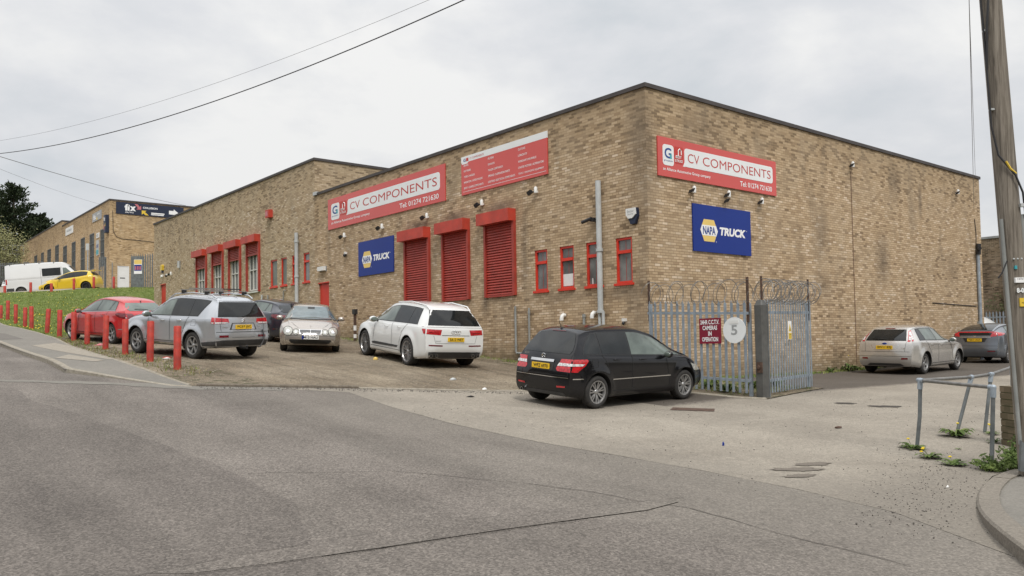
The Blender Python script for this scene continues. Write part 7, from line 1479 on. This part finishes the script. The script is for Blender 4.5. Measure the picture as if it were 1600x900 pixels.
c.doors([[(1.02, .34), (1.0, .7), (1.0, .97)], [(.42, .62), (.26, .85), (.13, 1.01)], [(2.16, .36), (2.12, .62), (2.06, .93)], [(.42, .32), (2.25, .32)]], .3, 1); c.line('side', [(.2, .90), (1.2, .87), (2.4, .84)], .005)
c.handles([(.50, .90), (1.28, .88)]); c.mirror(1.95, .96); c.wheels('spoke', 5, 'alloy', .66); std_front(c, .62, .78, .4, .85); c.place(9.53, -1.82, 2.9)
# --- grey fastback
pc = paint('grey_metallic', (.17, .19, .22), .6, .25, .08)
c = Car('parked_car', 'dark grey hatchback with full width red light bar at the far right', pc, 4.30, 1.77, 2.605, .325, .84,
        [(-.84, 1.22), (-.4, 1.34), (.2, 1.44), (.8, 1.485), (1.2, 1.475), (1.6, 1.36), (2.1, 1.14), (2.5, 1.0), (3.0, .90), (3.35, .74), (3.46, .62)],
        [(-.84, 1.10), (0, 1.06), (1, .97), (2.4, .92), (3.46, .58)], [(-.84, .62), (0, .60), (.8, .60), (1.6, .60), (2.3, .66), (3.46, .6)], [(.2, .08), (.45, 0), (.8, .04), (1.0, .06), (1.2, .10)], [(.2, .06), (.45, 0), (.7, .08), (.85, .25)], zb=.19, flare=.03, track=1.54)
c.glasshouse(.05, lambda x: 1.05-.03*max(x, 0), [.95], .10, rearcut=lambda z: .2*max(0, (z-1.05)/.3), mats=('cgreen', 'cgreen')); c.decal('rear_window', 'top', [(-.72, -.56), (-.1, -.5), (.25, -.46), (.25, .46), (-.1, .5), (-.72, .56)], 'cglass', .006)
c.decal('rear_window', 'rear', [(-.55, 1.03), (.55, 1.03), (.57, 1.13), (-.57, 1.13)], 'cglass', .006, mirror=False); c.decal('light_bar', 'rear', [(-.64, 1.13), (.64, 1.13), (.64, 1.168), (-.64, 1.168)], 'lred', .012, mirror=False); c.decal('windscreen', 'front', [(-.64, 1.02), (.64, 1.02), (.54, 1.38), (-.54, 1.38)], 'cglass', .006, mirror=False)
c.decal('tail_light', 'corner', [('r', .52, .98), ('s', -.62, 1.02), ('s', -.45, 1.05), ('s', -.22, 1.10), ('r', .60, 1.168)], 'lred', .010); c.decal('plate_recess', 'rear', [(-.42, .93), (-.34, .78), (.34, .78), (.42, .93)], 'trim', .004, mirror=False)
c.plate('rear', .86, 'PJ63 ULK', proud=.02); c.badge('rear', 0, .985, 'h', .09); c.line('rear', [(-.55, .965), (.55, .965)], .03, 'alloy', .008, 'garnish'); c.line('rear', [(-.75, .64), (.75, .64)], .01); c.decal('reflector', 'rear', [(.44, .42), (.70, .43), (.70, .465), (.44, .46)], 'ldark', .007)
c.doors([[(1.0, .34), (.98, .7), (.98, .99)], [(2.16, .36), (2.12, .62), (2.06, .93)]], .3, 1); c.mirror(1.9, .95); c.wheels('twin', 6, 'alloy', .68); std_front(c, .62, .76, .4, .82); c.antenna(-.15, .07); c.place(17.53, -1.35, 1.2)
# --- vans
pv = paint('van_white', (.70, .71, .71), 0, .4, .10, .02)
van = dict(L=5.68, W=1.974, wb=3.75, r_=.35, Lr=1.0, top=[(-1.0, 2.42), (-.7, 2.47), (1, 2.48), (2.9, 2.42), (3.25, 2.25), (3.7, 1.80), (4.0, 1.45), (4.2, 1.28), (4.5, 1.1), (4.68, .95)],
    belt=[(-1.0, 1.42), (2.5, 1.42), (3.8, 1.35), (4.2, 1.18), (4.68, .88)], wtop=[(-1.0, .80), (2.7, .80), (3.3, .76), (4, .78), (4.68, .74)], rear=[(.3, .0), (1, .0), (2.4, .06)], front=[(.3, .04), (.6, 0), (.9, .06), (1.2, .2)], zb=.30, flare=.02, track=1.70, taper_r=.97, taper_f=.86, beltw=.985, cat='van')
def fit_van(c):
    c.decal('side_window', 'side', [(1.55, 1.42), (2.85, 1.42), (2.85, 2.02), (1.55, 2.02)], 'cglass', .006); c.decal('cab_window', 'side', [(3.0, 1.38), (3.75, 1.38), (3.62, 1.55), (3.22, 1.98), (3.0, 1.98)], 'cgreen', .006)
    c.decal('windscreen', 'front', [(-.78, 1.42), (.78, 1.42), (.72, 2.1), (-.72, 2.1)], 'cglass', .006, mirror=False); c.decal('rear_window', 'rear', [(.10, 1.45), (.74, 1.45), (.72, 2.0), (.10, 2.0)], 'cglass', .006) if False else None
    c.line('rear', [(0, .5), (0, 2.35)], .02); c.decal('tail_light', 'rear', [(.84, .95), (.95, .95), (.95, 1.35), (.84, 1.35)], 'lred', .008); c.decal('tail_light', 'side', [(-.97, .95), (-.88, .95), (-.88, 1.35), (-.97, 1.35)], 'lred', .008); c.decal('lower_bumper', 'rear', [(-.95, .42), (.95, .42), (.95, .66), (-.95, .66)], 'greytrim', .02, mirror=False)
    c.decal('lower_bumper', 'side', [(-.94, .42), (-.45, .42), (-.45, .66), (-.94, .66)], 'greytrim', .012); c.line('side', [(2.9, .5), (2.9, 2.1)], .016); c.line('side', [(1.45, .6), (1.45, 2.1)], .014); c.line('side', [(-.8, 1.3), (2.8, 1.3)], .012); c.wheels('thin', 12, 'alloy', .58); c.mirror(3.75, 1.45, M['trim'], 1.6); std_front(c, .9, 1.15, .5, .9)
c = Car('parked_van', 'white high roofed van with dark side window and roof bars behind the yellow car', pv, **van)
fit_van(c)
for x in (-.6, .4, 1.4, 2.4): mb = MB(); mb.box((x-.03, -.8, c.roofz(x)+.08), (x+.03, .8, c.roofz(x)+.12)); mb.box((x-.03, -.8, c.roofz(x)-.1), (x+.03, -.76, c.roofz(x)+.1)); mb.box((x-.03, .76, c.roofz(x)-.1), (x+.03, .8, c.roofz(x)+.1)); mb.build('roof_bar', M['galvdark'], c.root, local=True)
c.place(-4.8, 59.9, -20)
low = dict(van); low['top'] = [(-1.0, 1.9), (-.7, 1.95), (2.9, 1.95), (3.25, 1.88), (3.7, 1.6), (4.0, 1.4), (4.2, 1.28), (4.5, 1.1), (4.68, .95)]; low['belt'] = [(-1.0, 1.3), (2.5, 1.3), (3.8, 1.28), (4.2, 1.18), (4.68, .88)]
c = Car('parked_van', 'lower white van cut off by the left edge of the picture', pv, **low); c.line('rear', [(0, .5), (0, 1.9)], .02); c.line('side', [(2.9, .5), (2.9, 1.8)], .016); c.wheels('thin', 12, 'alloy', .58); c.decal('lower_bumper', 'rear', [(-.95, .42), (.95, .42), (.95, .66), (-.95, .66)], 'greytrim', .02, mirror=False); c.decal('tail_light', 'rear', [(.84, .95), (.95, .95), (.95, 1.35), (.84, 1.35)], 'lred', .008); c.place(-9.6, 62.0, 172)
c = Car('parked_van', 'small white van with red rear corner glimpsed behind the dark grey hatchback', pv, **low); c.decal('cab_window', 'side', [(3.0, 1.32), (3.9, 1.32), (3.62, 1.52), (3.3, 1.72), (3.0, 1.72)], 'cglass', .006); c.decal('tail_light', 'side', [(2.75, 1.62), (3.0, 1.62), (3.0, 1.86), (2.75, 1.86)], 'lred', .01); c.decal('tail_light', 'rear', [(.7, 1.5), (.95, 1.5), (.9, 1.86), (.7, 1.86)], 'lred', .01); c.wheels('thin', 12, 'alloy', .58); c.place(25.1, 5.0, -86, -.22)
